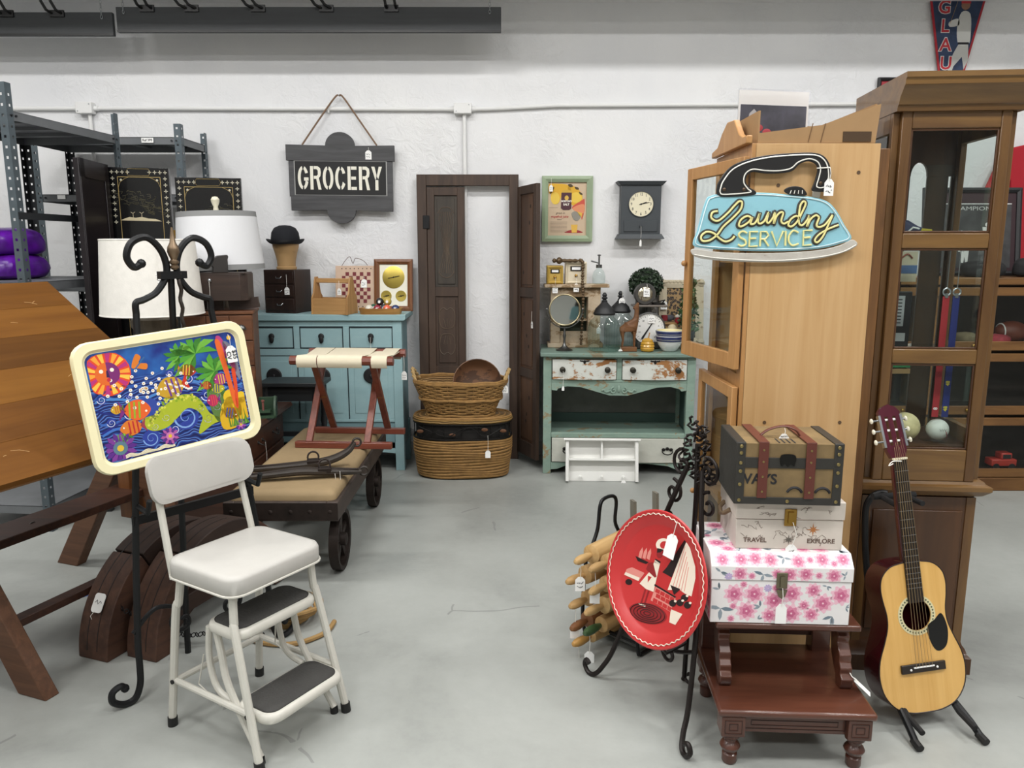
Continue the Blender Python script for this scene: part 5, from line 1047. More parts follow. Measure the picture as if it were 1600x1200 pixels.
# deer
t = thing('deer_figurine', 'carved brown wooden deer figurine on a block base', 'figurine', (.775, 5.06, DT)); dw = wood('deer_wood', '#5c3a22', '#7d5532', 'x', 8, .5)
MB().box(-.055, .05, -.03, .03, 0, .03).build('base', dw, t, bevel=.003)
def skin(edges, verts, radii, name, mat, par, sub=2, root=0):
    me = bpy.data.meshes.new(name); me.from_pydata(verts, edges, []); o = bpy.data.objects.new(name, me); C.objects.link(o)
    o.modifiers.new('skin', 'SKIN'); me.skin_vertices.new() if not me.skin_vertices else None
    for i, v in enumerate(me.skin_vertices[0].data): r = radii[i]; v.radius = (r, r) if not isinstance(r, tuple) else r; v.use_root = (i == root)
    m = o.modifiers.new('sub', 'SUBSURF'); m.levels = m.render_levels = sub; me.materials.append(mat); o.parent = par
    return o
V = [(0, 0, .155), (-.04, 0, .160), (.03, 0, .165), (.044, 0, .21), (.046, 0, .265), (.044, 0, .292), (.020, 0, .283),
     (-.046, .014, .115), (-.040, .014, .075), (-.046, .014, .03), (-.046, -.014, .115), (-.040, -.014, .075), (-.046, -.014, .03),
     (.034, .013, .11), (.034, .013, .03), (.034, -.013, .11), (.034, -.013, .03), (.054, .016, .322), (.054, -.016, .322), (-.062, 0, .155)]
Ed = [(0, 1), (0, 2), (2, 3), (3, 4), (4, 5), (5, 6), (1, 7), (7, 8), (8, 9), (1, 10), (10, 11), (11, 12), (2, 13), (13, 14), (2, 15), (15, 16), (5, 17), (5, 18), (1, 19)]
skin(Ed, V, [.033, .034, .032, .021, .015, .016, .007, .012, .006, .005, .012, .006, .005, .009, .005, .009, .005, .004, .004, .006], 'deer_body', dw, t)
price_tag(t, (-.06, -.03, .03), drop=.012, w=.03, h=.014, lines=0)
# kitchen scale with dome and clock on it
t = thing('kitchen_scale', 'vintage kitchen scale with round white numbered dial and flat platform', 'scale', (.925, 5.22, DT)); scm_ = plain('scale_grey', '#4c4c4a', .5, .4)
MB().box(-.08, .08, -.05, .06, 0, .05).build('base', scm_, t, bevel=.01); MB(T(0, -.035, .135)).lathe([(.112, -.03), (.114, .01), (.105, .016), (.104, .008)], 36, M=T(rx=90)).build('dial_housing', scm_, t); MB(T(0, -.035, .135)).lathe([(.001, .006), (.105, .006), (.105, .009), (.001, .0095)], 36, M=T(rx=90)).build('dial', plain('dial_white', '#e6e6e3', .5), t)
k = MB()
for i in range(40): a = R(9*i); k.tube([(.095*math.cos(a), -.045, .135+.095*math.sin(a)), ((.088 if i % 4 else .08)*math.cos(a), -.045, .135+(.088 if i % 4 else .08)*math.sin(a))], .0013, 4)
k.build('dial_tick', ink, t, kind='stuff')
for i in range(10): a = R(90-36*i); text(str(i*2), .016, T(.068*math.cos(a), -.0452, .135+.068*math.sin(a)) @ UP, ink, 'dial_numeral', t, .0002)
MB().tube([(-.045, -.047, .07), (.03, -.047, .19)], [.007, .003], 6).build('pointer', ink, t)
MB().cyl((0, 0, .22), (0, 0, .285), .02, 12).build('stem', scm_, t); MB().box(-.11, .12, -.07, .07, .285, .298).build('platform', plain('platform_tin', '#77706a', .5, .4), t, bevel=.004)
price_tag(t, (.015, -.05, .24), drop=.01, w=.045, h=.055)
dome = thing('mercury_ornament', 'round silvered glass ornament in a grey ring on the scale platform', 'ornament', (.895, 5.20, DT+.298)); MB(T(0, 0, .072)).lathe([(.072, -.03), (.075, 0), (.068, .02), (.06, .02)], 30, M=T(rx=90)).build('ring', plain('dark_tin', '#5b5a58', .4, .7), dome)
MB(T(0, -.005, .072)).ball((0, 0, 0), .06, 20, sc=(1, .45, 1)).build('silvered_glass', plain('mercury_glass', '#b7ad97', .15, .8, var=.3, scale=40), dome); price_tag(dome, (.005, -.04, .14), drop=.03, w=.042, h=.055)
blk2 = thing('metal_trivet', 'flat black metal trivet lying on the scale platform', 'trivet', (.99, 5.22, DT+.298)); MB().prism(ell(.09, .1, 16), 0, .012).build('plate', dkmetal, blk2); MB().tube([(.03, 0, .012), (.04, -.02, .03), (.0, -.03, .022)], .005, 6).build('handle', dkmetal, blk2)
# topiary
t = thing('topiary', 'round dark green preserved leaf topiary ball in a grey pot', 'plant', (.93, 5.375, DT))
MB().lathe([(.05, 0), (.06, .01), (.055, .1), (.065, .22), (.07, .30), (.068, .32), (.05, .32)], 24).build('pot', plain('pot_grey', '#5f5d57', .7), t)
leafm = plain('dark_leaf', '#22361f', .5, var=.45, scale=25); q = random.Random(11); k = MB(); Z = .43
for i in range(1100):
    u = q.uniform(-1, 1); a = q.uniform(0, 2*math.pi); rr = math.sqrt(1-u*u); d_ = Vector((rr*math.cos(a), rr*math.sin(a), u*.92)); p = d_*(.115*q.uniform(.86, 1.04)); M = Matrix.Translation(p + Vector((0, 0, Z))) @ d_.to_track_quat('Z', 'Y').to_matrix().to_4x4() @ T(rx=q.uniform(-55, 55), ry=q.uniform(-55, 55), rz=q.uniform(0, 360))
    s_ = q.uniform(.009, .016); k.add([(-s_, 0, 0), (0, -s_*.6, .002), (s_, 0, 0), (0, s_*.6, .002)], [(0, 1, 2, 3)], M)
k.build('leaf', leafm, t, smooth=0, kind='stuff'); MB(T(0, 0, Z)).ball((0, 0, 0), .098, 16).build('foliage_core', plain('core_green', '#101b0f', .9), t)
price_tag(t, (.055, -.06, .30), drop=.04, w=.04, h=.055)
# honey pot, bowls
t = thing('honey_pot', 'mustard yellow ribbed ceramic honey pot with dipper', 'pot', (.895, 5.045, DT)); hy = plain('honey_glaze', '#c2932f', .25, var=.15, coat=.4)
MB().lathe([(.03, 0), (.042, .006), (.047, .02), (.044, .03), (.048, .036), (.043, .048), (.045, .054), (.036, .068), (.037, .074), (.02, .088), (.001, .09)], 28).build('body', hy, t); MB().cyl((.005, 0, .088), (.012, -.005, .125), .004, 8).build('dipper', pine, t); price_tag(t, (.012, -.02, .12), drop=.10, w=.04, h=.014, lines=0)
wg = plain('white_glaze', '#dcdedd', .25, coat=.4); ng = plain('navy_glaze', '#27315f', .25, coat=.4); yg = plain('cream_glaze', '#dcd19f', .3)
for i, (z, s, lb) in enumerate(((0, 1, 'white mixing bowl with blue bands at the bottom of the nested pair'), (.035, 1.0, 'blue banded mixing bowl with yellow inside, nested on top'))):
    t = thing('mixing_bowl', lb, 'bowl', (1.045, 5.07, DT+z), group='nested mixing bowls'); prof = [(.04, 0), (.05, .008), (.075, .045), (.088, .085), (.092, .105), (.087, .105), (.082, .085), (.068, .048), (.04, .014)]
    MB().lathe(prof, 36).build('body', wg, t, smooth=60); MB().lathe([(.0925*.985, .083), (.0945, .1), (.0925, .1), (.09, .083)], 36, caps=False).build('blue_band', ng, t); MB().lathe([(.0845, .068), (.089, .078), (.087, .078), (.0825, .068)], 36, caps=False).build('blue_band', ng, t)
    if i: MB().lathe([(.0865, .1045), (.0815, .085), (.0675, .049), (.001, .016)], 36, caps=False).build('inside_glaze', yg, t, smooth=60)
# ornate frame
orn = worn('ornate_cream', '#bdb29a', '#8c7a5e', .4, 14, .7); 
def leopard():
    m, nt, b = _new('leopard_print'); v = _coord(nt); vo = nt.nodes.new('ShaderNodeTexVoronoi'); vo.inputs['Scale'].default_value = 48; nt.links.new(v, vo.inputs['Vector'])
    nt.links.new(_ramp(nt, vo.outputs['Distance'], [(.15, '#6a4d2c'), (.28, '#1e1712'), (.45, '#1e1712'), (.55, '#8f7349')]), b.inputs['Base Color']); b.inputs['Roughness'].default_value = .6; return m
t = thing('ornate_frame', 'ornate cream picture frame with leopard print fabric behind the bowls', 'picture frame', (1.19, 5.375, DT), rot=(R(-10), 0, R(-3)))
picture_frame(t, .31, .46, .055, .03, orn); MB().box(-.10, .10, .012, .02, .055, .405).build('leopard_fabric', leopard(), t)
k = MB()
for i in range(11): k.ball((-.13+.026*i, -.004, .448), .012, 8); k.ball((-.13+.026*i, -.004, .012), .012, 8)
for z in (.02, .44):
    for x in (-.135, .135): k.ball((x, -.006, z), .028, 10, sc=(1, .4, 1)); k.torus((x, -.014, z), .016, .005, 14, 6, M=T(0, 0, 0))
k.build('carved_ornament', orn, t, kind='stuff'); price_tag(t, (-.125, -.02, .33), drop=.02, w=.045, h=.06, rz=0)
# snowman-like rustic figurine group
t = thing('holiday_figurine', 'small rustic holiday figurine with red scarf, straw and plaid base on a wood stand', 'figurine', (1.075, 5.27, DT))
MB().box(-.03, .02, -.03, .03, 0, .16).build('stand_post', wood('figure_wood', '#5a4128', '#7a5c3a', 'z', 6, .6), t); MB().box(-.085, .08, -.04, .04, .16, .175).build('stand_top', wood('figure_top', '#8a6a40', '#a58455', 'x', 6, .6), t, bevel=.004)
MB().box(-.015, .065, -.055, -.035, .02, .09).build('plaid_block', plain('plaid_grey', '#8e8880', .7, var=.3, scale=60), t); MB(T(.02, -.035, .125)).ball((0, 0, 0), .036, 14, sc=(1, .8, 1.1)).build('cream_body', plain('cotton_cream', '#cdbf9c', .9, bump=.5, bscale=80), t)
MB(T(.0, -.02, .205)).ball((0, 0, 0), .028, 12, sc=(1.3, .8, .8)).build('dark_hat', plain('hat_grey', '#4a4a50', .8), t); MB(T(.06, -.03, .185)).ball((0, 0, 0), .024, 12).build('red_pompom', plain('red_wool', '#8e1f28', .9), t); MB(T(-.035, -.03, .195)).box(-.02, .02, -.02, .02, -.01, .03).build('red_scarf', plain('scarf_red', '#6f1a22', .9), t, bevel=.006); MB(T(.07, -.02, .215)).ball((0, 0, 0), .022, 10, sc=(1.4, 1, .7)).build('white_fur', plain('fur_white', '#d8d4cc', .9), t)
k = MB(); q = random.Random(5)
for i in range(24): a = q.uniform(-1, 1); k.tube([(-.045, -.04, .165), (-.045+.04*a, -.05, .115+q.uniform(-.02, .02)), (-.045+.05*a, -.05, .07+q.uniform(-.02, .02))], .0018, 4)
k.build('straw', plain('straw', '#b59a5f', .9), t, kind='stuff')
# ivy and white bottle at the far end of dresser, seen through the hutch door
t = thing('artificial_ivy', 'bushy green artificial plant in a dark pot at the right end of the dresser', 'plant', (1.185, 5.17, DT))
MB().lathe([(.035, 0), (.04, .005), (.045, .09), (.05, .11), (.05, .12), (.035, .12)], 20).build('tall_pot', plain('dark_pot', '#2b2a28', .7), t); k = MB(); q = random.Random(8)
for i in range(420):
    h = q.uniform(0, 1); a = q.uniform(0, 6.28); r_ = q.uniform(.01, .07)*(1.1-.5*h); M = T(r_*math.cos(a), r_*math.sin(a)*.8, .13+.34*h, rx=q.uniform(-60, 60), ry=q.uniform(-60, 60), rz=q.uniform(0, 360)); s_ = q.uniform(.014, .026); k.add([(-s_, 0, 0), (-s_*.2, -s_*.55, .004), (s_, 0, 0), (-s_*.2, s_*.55, .004)], [(0, 1, 2, 3)], M)
k.build('leaf', plain('ivy_green', '#3f5a34', .5, var=.4, scale=30), t, smooth=0, kind='stuff')
# ---------------- beech hutch, end panel to the camera, glazed door ajar ----------------
bee = wood('beech_veneer', '#bf9765', '#cba677', 'z', 3.5, .42, 22, .04); beed = wood('beech_frame', '#a97a48', '#ba8c58', 'z', 5, .45, 14); beei = wood('beech_inside', '#8a6238', '#a27848', 'z', 5, .5)
HX, HW, HY, HD = .765, .41, 2.54, .43        # front face at x=HX, end panel at y=HY
t = thing('beech_hutch', 'light beech glazed hutch cabinet with its plain end panel facing forward', 'cabinet', (HX, HY, 0))
MB().box(.012, HW, 0, .02, .02, 1.83).build('end_panel', bee, t, bevel=.001); MB().box(.012, HW, HD-.02, HD, .02, 1.83).build('end_panel', bee, t)
MB().box(HW-.012, HW, .02, HD-.02, .02, 1.83).build('back_panel', beei, t)
for z in (.02, .55, 1.05, 1.45, 1.81): MB().box(.015, HW-.012, .02, HD-.02, z, z+.02).build('shelf', beei, t)
MB().box(HW, HW+.034, .004, HD, .0, 1.815).build('rear_stile', wood('worn_brown_edge', '#4e3319', '#765029', 'z', 6, .5), t, bevel=.003)
fr = MB(); fr.box(0, .015, 0, .045, 0, 1.83); fr.box(0, .015, HD-.045, HD, 0, 1.83)
for z in (0, 1.03, 1.78): fr.box(0, .015, .045, HD-.045, z, z+.05)
fr.build('face_frame', beed, t, bevel=.001)
MB().prism([(0, 1.83), (HD, 1.83), (HD, 1.85), (HD*.82, 1.86), (HD*.7, 1.90), (HD*.55, 1.93), (HD*.35, 1.925), (HD*.2, 1.87), (HD*.1, 1.855), (0, 1.855)], -.02, 0, T(0, 0, 0) @ T(rx=90, rz=90)).build('crest', beed, t, bevel=.003)
for x, z in ((.345, 1.74), (.345, .92), (.09, .92), (.09, 1.70)): MB().cyl((x, -.0015, z), (x, .002, z), .006, 10).build('screw_hole', plain('screw_dark', '#5b4530', .5), t)
def glazed_door(name, hinge_y, w_, z0, z1, ang):
    M = T(-.004, hinge_y, 0, rz=ang); d = MB(M); s = .042
    d.box(-.02, 0, 0, s, z0, z1); d.box(-.02, 0, w_-s, w_, z0, z1); d.box(-.02, 0, s, w_-s, z0, z0+s+.012); d.box(-.02, 0, s, w_-s, z1-s, z1)
    o = d.build('door', beed, t, bevel=.002); MB(M).box(-.012, -.008, s, w_-s, z0+s, z1-s).build('door_pane', clg, o); MB(M).ball((-.03, w_-.02, (z0+z1)/2), .011, 10).build('knob', beed, o); return o
glazed_door('door', .005, HD-.01, 1.10, 1.79, 12); glazed_door('door', .005, HD-.01, .06, 1.04, 1.5)
# ---------------- cardboard box, sleeve print and framed sign on top of hutch / behind ----------------
cb = plain('cardboard', '#a07f58', .8, var=.06)
t = thing('cardboard_box', 'open cardboard box lying on top of the beech hutch', 'box', (.955, 2.745, 1.832), 0)
MB().prism([(-.17, 0), (.205, 0), (.215, .12), (.03, .055), (-.17, .03)], .0, .006, T(0, -.19, 0) @ UP).build('side_flap', cb, t); MB().box(-.17, .205, -.19, .2, 0, .006).build('bottom', cb, t); MB().box(-.17, -.164, -.19, .2, .006, .10).build('end_wall', cb, t); MB().box(-.17, .205, .194, .2, .006, .11).build('back_wall', cb, t); MB().box(.199, .205, -.19, .2, .006, .12).build('end_wall', cb, t)
for x in (-.01, .03): MB().bar((x, -.197, .002), (x+.012, -.197, .06), .003, .002).build('crease', plain('crease_brown', '#6d5236', .8), t)
MB().box(.10, .19, -.1985, -.196, .004, .035).build('hand_hole', plain('box_shadow', '#4a3826', .9), t)
t = thing('sleeved_print', 'sports print in a clear plastic sleeve standing in the cardboard box', 'print', (.93, 2.86, 1.84), rot=(R(-6), R(2), R(0)))
MB().box(-.125, .125, 0, .006, 0, .215).build('mat_board', plain('mat_white', '#d9d8d3', .6), t); MB().box(-.118, .118, -.001, 0, .06, .165).build('photo', plain('photo_dark', '#3b3a44', .4, var=.6, scale=18), t)
k = MB(); 
for x, z in ((-.105, .07), (-.05, .085), (-.02, .07), (-.075, .1)): k.ball((x, -.001, z), .016, 8, sc=(1, .05, .8))
k.build('photo_red_figure', plain('photo_red', '#a22a33', .5), t, kind='stuff'); MB().prism([(-.09, .115), (-.05, .115), (-.055, .135), (-.07, .15), (-.085, .135)], 0, .001, T(0, -.001, 0) @ UP).build('photo_dome', plain('photo_pale', '#a8a6a4', .5), t)
MB().box(-.13, .13, -.004, -.003, 0, .22).build('plastic_sleeve', glass('sleeve_plastic', (.96, .96, .97), rough=.12), t)
t = thing('framed_team_sign', 'dark framed red baseball sign on the wall, mostly hidden behind the display cabinet crown', 'sign', (2.68, 5.47, 2.28))
picture_frame(t, .40, .36, .022, .02, plain('sign_black_frame', '#17171a', .5)); MB().box(-.18, .18, .012, .018, .02, .34).build('sign_face', plain('team_red', '#a5212f', .45), t)
text('FOR', .05, T(-.10, .009, .305) @ UP, whitep, 'sign_lettering', t, .0005, bold=.0008); text('R', .2, T(-.10, .009, .19) @ UP, whitep, 'sign_lettering', t, .0005, shear=.4, bold=.003)
# ---------------- LAUNDRY SERVICE sign ----------------
t = thing('laundry_sign', 'blue iron shaped tin sign reading Laundry Service on the beech panel', 'sign', (0, 0, 0))
SY = HY - .02; 
def px(pxx, pyy, Y):
    u, v = (pxx-800)/FPX, (600-pyy)/FPX; c_, s_ = math.cos(PITCH), math.sin(PITCH); d = (u, c_+v*s_, -s_+v*c_); k_ = Y/d[1]; return (d[0]*k_, CAMH + d[2]*k_)
SC = .2167; SO = px(1060, 200, SY); SE = px(1400, 460, SY); kx = (SE[0]-SO[0])/1569; kz = (SE[1]-SO[1])/1200
def sg(x, y): return (SO[0] + kx*x, SO[1] + kz*y)      # drawing units -> metres on the sign plane
def plate(name, pts, mat, y0, y1, n=6, smooth_poly=True, bevel=.002):
    P = sp2(pts, n) if smooth_poly else pts; return MB().prism([sg(*p) for p in P], -y0, -y1, T(rx=90)).build(name, mat, t, bevel=bevel)
tin_b = worn('tin_blue', '#86b9c9', '#6d8f93', .14, 12, .4, '#8fc4d2'); tin_s = worn('tin_silver', '#b3ada4', '#8c7062', .3, 16, .45, '#c2beb6'); edge_w = plain('pale_edge', '#d7ecf2', .4); blk_s = plain('sign_handle_black', '#1a191a', .4); neon_w = plain('neon_white', '#f0eee6', .3); neon_y = plain('neon_yellow', '#efe6a0', .3)
body = [(130, 800), (150, 740), (200, 520), (240, 478), (330, 462), (560, 455), (750, 468), (930, 487), (1040, 520), (1110, 590), (1170, 690), (1225, 785), (1150, 825), (1000, 862), (750, 880), (450, 875), (250, 862), (140, 845)]
plate('sign_plate', body, tin_b, SY-.004, SY, 4); 
ins = [(640+(x-640)*.965, 670+(y-670)*.93) for x, y in body]; MB().tube([(sg(*p)[0], SY-.0055, sg(*p)[1]) for p in sp2(ins, 5)], .0018, 5, closed=True).build('neon_outline', edge_w, t)
sole = [(130, 862), (300, 885), (520, 893), (760, 890), (1000, 872), (1150, 835), (1225, 795), (1268, 822), (1240, 860), (1130, 905), (950, 945), (700, 962), (400, 955), (200, 935), (128, 905)]
plate('sole_plate', sole, tin_s, SY-.005, SY, 4); MB().tube([(sg(*p)[0], SY-.0065, sg(*p)[1]) for p in spline([(140, 905, 0), (300, 930, 0), (650, 950, 0), (950, 930, 0), (1150, 890, 0), (1255, 835, 0)], 6) for p in [(p.x, p.y)]], .0018, 5).build('neon_outline', neon_w, t)
han = [(275, 420), (290, 370), (360, 275), (470, 222), (620, 190), (800, 175), (930, 175), (1000, 205), (1040, 270), (1050, 350), (1030, 440), (985, 450), (925, 440), (940, 380), (955, 300), (940, 255), (890, 235), (830, 255), (780, 305), (690, 320), (590, 320), (520, 310), (480, 330), (470, 380), (500, 420), (540, 445), (540, 470), (480, 480), (330, 488), (280, 470)]
plate('handle', han, blk_s, SY-.008, SY, 4)
inh = [(300, 420), (315, 375), (375, 293), (480, 240), (625, 207), (800, 192), (925, 192), (985, 218), (1020, 275), (1030, 350), (1010, 415), (955, 415), (965, 350), (972, 290), (950, 240), (890, 218), (820, 240), (770, 285), (690, 302), (590, 300), (510, 292), (462, 325), (455, 385), (485, 430), (500, 455), (330, 470), (298, 455)]
MB().tube([(sg(*p)[0], SY-.0095, sg(*p)[1]) for p in sp2(inh, 5)], .002, 5, closed=True).build('neon_outline', neon_w, t)
for x, y in ((325, 435), (460, 435), (980, 390)): MB(T(sg(x, y)[0], SY-.009, sg(x, y)[1])).ball((0, 0, 0), .006, 10, sc=(1, .4, 1)).build('rivet', plain('bronze_rivet', '#5a4a3c', .4, .7), t)
plate('dial_knob', [(735, 440), (770, 415), (830, 412), (870, 430), (893, 475), (820, 478), (760, 465)], blk_s, SY-.008, SY-.002, 4)
for i in range(4): a = sg(775+i*28, 465-i*0); b_ = sg(783+i*25, 440); MB().tube([(a[0], SY-.009, a[1]), (b_[0], SY-.009, b_[1])], .0012, 5).build('knob_mark', neon_w, t)
plate('handle_post', [(932, 440), (990, 450), (985, 495), (930, 485)], plain('post_metal', '#a8a296', .35, .8), SY-.006, SY-.001, 1, False)
strokes = [  # script lettering, drawn as bent tubes
 [(285, 590), (250, 600), (245, 640), (290, 660), (350, 610), (400, 550), (430, 520), (450, 530), (440, 580), (390, 640), (330, 700), (290, 760), (240, 800), (190, 805), (180, 770), (215, 740), (265, 750), (310, 790), (350, 810), (390, 795), (410, 770)],
 [(520, 640), (490, 625), (450, 650), (435, 690), (455, 700), (500, 670), (525, 635), (515, 680), (540, 680), (560, 650), (575, 605), (565, 660), (580, 680), (610, 660), (635, 600), (625, 660), (640, 675), (665, 640), (680, 600), (675, 680), (690, 630), (715, 600), (735, 605), (725, 660), (745, 680), (775, 665)],
 [(855, 640), (825, 625), (790, 650), (775, 690), (800, 700), (835, 665), (860, 610), (885, 540), (870, 520), (850, 550), (845, 620), (850, 680), (875, 690), (905, 650), (915, 625), (905, 700), (925, 650), (960, 620), (985, 635)],
 [(985, 635), (970, 690), (990, 705), (1025, 690), (1055, 650), (1075, 620), (1050, 690), (1020, 770), (985, 815), (965, 800), (990, 760), (1050, 720), (1120, 690)]]
k2 = MB()
for s_ in strokes:
    P = [(sg(p.x, p.y)) for p in spline(s_, 6)]; k2.tube([(a, SY-.0105, b_) for a, b_ in P], .0032, 6)
k1 = MB()  # wide flat dark outline of the sign's script, behind the cream strokes
for s_ in strokes:
    P = [sg(p.x, p.y) for p in spline(s_, 6)]
    for i in range(len(P)-1):
        a, b_ = Vector((P[i][0], 0, P[i][1])), Vector((P[i+1][0], 0, P[i+1][1])); dv = (b_-a)
        if dv.length < 1e-6: continue
        nv = Vector((-dv.z, 0, dv.x)).normalized()*.0085; dv = dv.normalized()*.004
        k1.add([tuple(v + Vector((0, SY-.0050-.00001*i, 0))) for v in (a-dv+nv, a-dv-nv, b_+dv-nv, b_+dv+nv)], [(0, 1, 2, 3)])
k1.build('script_outline', plain('script_dark', '#45433f', .5), t, smooth=0, kind='stuff'); k2.build('script_lettering', neon_y, t)
serv = {'S': [[(495, 748), (465, 735), (440, 755), (450, 780), (485, 800), (490, 830), (460, 842), (438, 830)]], 'E': [[(570, 738), (515, 738), (515, 845), (572, 842)], [(515, 788), (560, 786)]], 'R': [[(590, 845), (590, 737), (630, 738), (645, 765), (625, 790), (592, 792)], [(615, 792), (650, 842)]], 'V': [[(665, 735), (705, 842), (745, 733)]], 'I': [[(762, 732), (765, 840)]], 'C': [[(850, 745), (815, 730), (788, 765), (788, 810), (815, 838), (855, 825)]], 'E2': [[(945, 728), (885, 730), (888, 838), (945, 832)], [(886, 782), (935, 778)]]}
for L_, ss in serv.items():
    k = MB()
    for s_ in ss:
        P = spline(s_, 5) if L_ in 'SC' else [Vector((*p, 0)) for p in s_]; k.tube([(sg(p.x, p.y)[0], SY-.0085, sg(p.x, p.y)[1]) for p in P], .0032, 6)
    k.build('letter', neon_y, t)
hx, hz = sg(1035, 280); price_tag(t, (hx, SY-.012, hz), drop=.035, w=.03, h=.052); MB().tube([(sg(945, 285)[0], SY-.011, sg(945, 285)[1]), (hx, SY-.012, hz)], .002, 5).build('tag_loop', string_m, t)
for x in (640, 1000): a = sg(x, 500 if x < 900 else 620); MB().cyl((a[0], SY, a[1]), (a[0], HY, a[1]), .004, 8).build('mounting_pin', steel, t)
# ---------------- curio display cabinet ----------------
cur = wood('curio_walnut', '#54381c', '#70502a', 'z', 5, .35, 10, coat=.2); curx = wood('curio_walnut_rail', '#5c4022', '#7a5a30', 'x', 5, .35, 10, coat=.2); curd = wood('curio_dark', '#3b2210', '#53341a', 'z', 4, .35, 8, coat=.15); curin = plain('curio_inside', '#2b1c10', .6)
t = thing('curio_cabinet', 'tall brown wooden display cabinet with three glass panes and crown moulding', 'cabinet', (1.418, 2.57, 0), -5)
CWD, CD = .19, .34         # half width, depth
U = .055
for x in (-CWD, CWD-.022):
    MB().box(x, x+.022, 0, .022, .70, 1.93).build('corner_stile', cur, t, bevel=.002); MB().box(x, x+.022, CD-.03, CD, .70, 1.93).build('corner_stile', cur, t, bevel=.002)
for x in (-CWD+.008, CWD-.012): MB().box(x, x+.004, .022, CD-.03, .86, 1.90).build('side_glass', clg, t)
for z in (.82, 1.87):
    for x in (-CWD, CWD-.022): MB().box(x, x+.022, .022, CD-.03, z, z+.06).build('side_rail', curx, t)
for i_, (x0, x1) in enumerate(((-CWD, -CWD+.075), (-.06, .015), (CWD-.115, CWD-.04), (CWD-.03, CWD))): MB().box(x0, x1, CD, CD+.012, .70, 1.76).build('back_stile', curd, t, bevel=.002)
top_ = [(-CWD, 1.76)]
for x0, x1 in ((-CWD+.075, -.06), (.015, CWD-.115)):
    top_ += [(x0, 1.76)] + [((x0+x1)/2 - (x1-x0)/2*math.cos(R(a_)), 1.76 + .05*math.sin(R(a_))) for a_ in range(15, 180, 15)] + [(x1, 1.76)]
MB().prism(top_ + [(CWD, 1.76), (CWD, 1.93), (-CWD, 1.93)], 0, .012, T(0, CD+.012, 0) @ UP).build('arched_back_rail', curd, t); MB().box(-CWD+.01, CWD-.01, CD-.004, CD-.001, .83, 1.80).build('back_glass', clg, t)
for x in (-CWD+.022, CWD-.054): MB().box(x, x+.032, -.018, .008, .71, 1.935).build('door_stile', cur, t, bevel=.003)
for z0, z1 in ((.71, .822), (1.118, 1.168), (1.50, 1.55), (1.878, 1.935)): MB().box(-CWD+.054, CWD-.054, -.018, .008, z0, z1).build('door_rail', curx, t, bevel=.004)
for z0, z1 in ((.822, 1.118), (1.168, 1.50), (1.55, 1.878)):
    x0, x1 = -CWD+.054, CWD-.054; MB().box(x0, x1, -.006, -.002, z0, z1).build('door_pane', clg, t)
    k = MB(); k.box(x0, x0+.007, -.014, -.006, z0, z1); k.box(x1-.007, x1, -.014, -.006, z0, z1); k.box(x0, x1, -.014, -.006, z0, z0+.007); k.box(x0, x1, -.014, -.006, z1-.007, z1); k.build('pane_moulding', curd, t, bevel=.002)
for z in (1.14, 1.52): MB().box(-CWD+.015, CWD-.015, .03, CD-.01, z, z+.006).build('glass_shelf', clg, t)
MB().box(-CWD+.022, CWD-.022, .01, CD, .818, .828).build('deck', curd, t); MB().box(-CWD, CWD, 0, CD+.012, 1.93, 1.945).build('roof', curd, t)
crown = [(0, 0), (.012, 0), (.016, .015), (.022, .019), (.03, .04), (.05, .06), (.056, .068), (.062, .072), (.064, .088), (.07, .092), (.07, .108), (0, .108)]
vs = []; prof = crown
for o_, z in prof: vs += [(-CWD-.002, -.02-o_, 1.93+z), (CWD+o_, -.02-o_, 1.93+z), (CWD+o_, CD+.015, 1.93+z), (-CWD-.002, CD+.015, 1.93+z)]
MB().add(vs, [(i*4+j, i*4+(j+1) % 4, (i+1)*4+(j+1) % 4, (i+1)*4+j) for i in range(len(prof)-1) for j in range(4)] + [(0, 3, 2, 1)] + [tuple((len(prof)-1)*4+j for j in range(4))]).build('crown_moulding', curx, t, smooth=25)
def ring_mould(name, prof, z, m):
    vs = []
    for o_, dz in prof: vs += [(-CWD-o_, -o_, z+dz), (CWD+o_, -o_, z+dz), (CWD+o_, CD+.01, z+dz), (-CWD-o_, CD+.01, z+dz)]
    MB().add(vs, [(i*4+j, i*4+(j+1) % 4, (i+1)*4+(j+1) % 4, (i+1)*4+j) for i in range(len(prof)-1) for j in range(4)] + [(0, 3, 2, 1), tuple((len(prof)-1)*4+j for j in range(4))]).build(name, m, t, smooth=25)
ring_mould('waist_moulding', [(.005, 0), (.015, .005), (.03, .02), (.035, .025), (.035, .04), (.02, .045), (.015, .055), (0, .06)], .655, curx)
MB().box(-CWD, CWD, 0, CD, .10, .65).build('base_case', curd, t, bevel=.002); MB().box(-CWD+.04, CWD-.04, -.006, 0, .15, .60).build('base_door', curd, t, bevel=.004)
MB().box(CWD-.03, CWD, -.004, 0, .10, .65).build('base_stile', cur, t); MB().box(-CWD, -CWD+.03, -.004, 0, .10, .65).build('base_stile', cur, t)
ring_mould('plinth', [(.03, 0), (.03, .06), (.02, .07), (.012, .09), (.005, .1), (0, .115)], 0, curd)
CM = T(1.418, 2.57, 0, rz=-5)
def inside(x, y, z): v = CM @ Vector((x, y, z)); return (v.x, v.y, v.z)
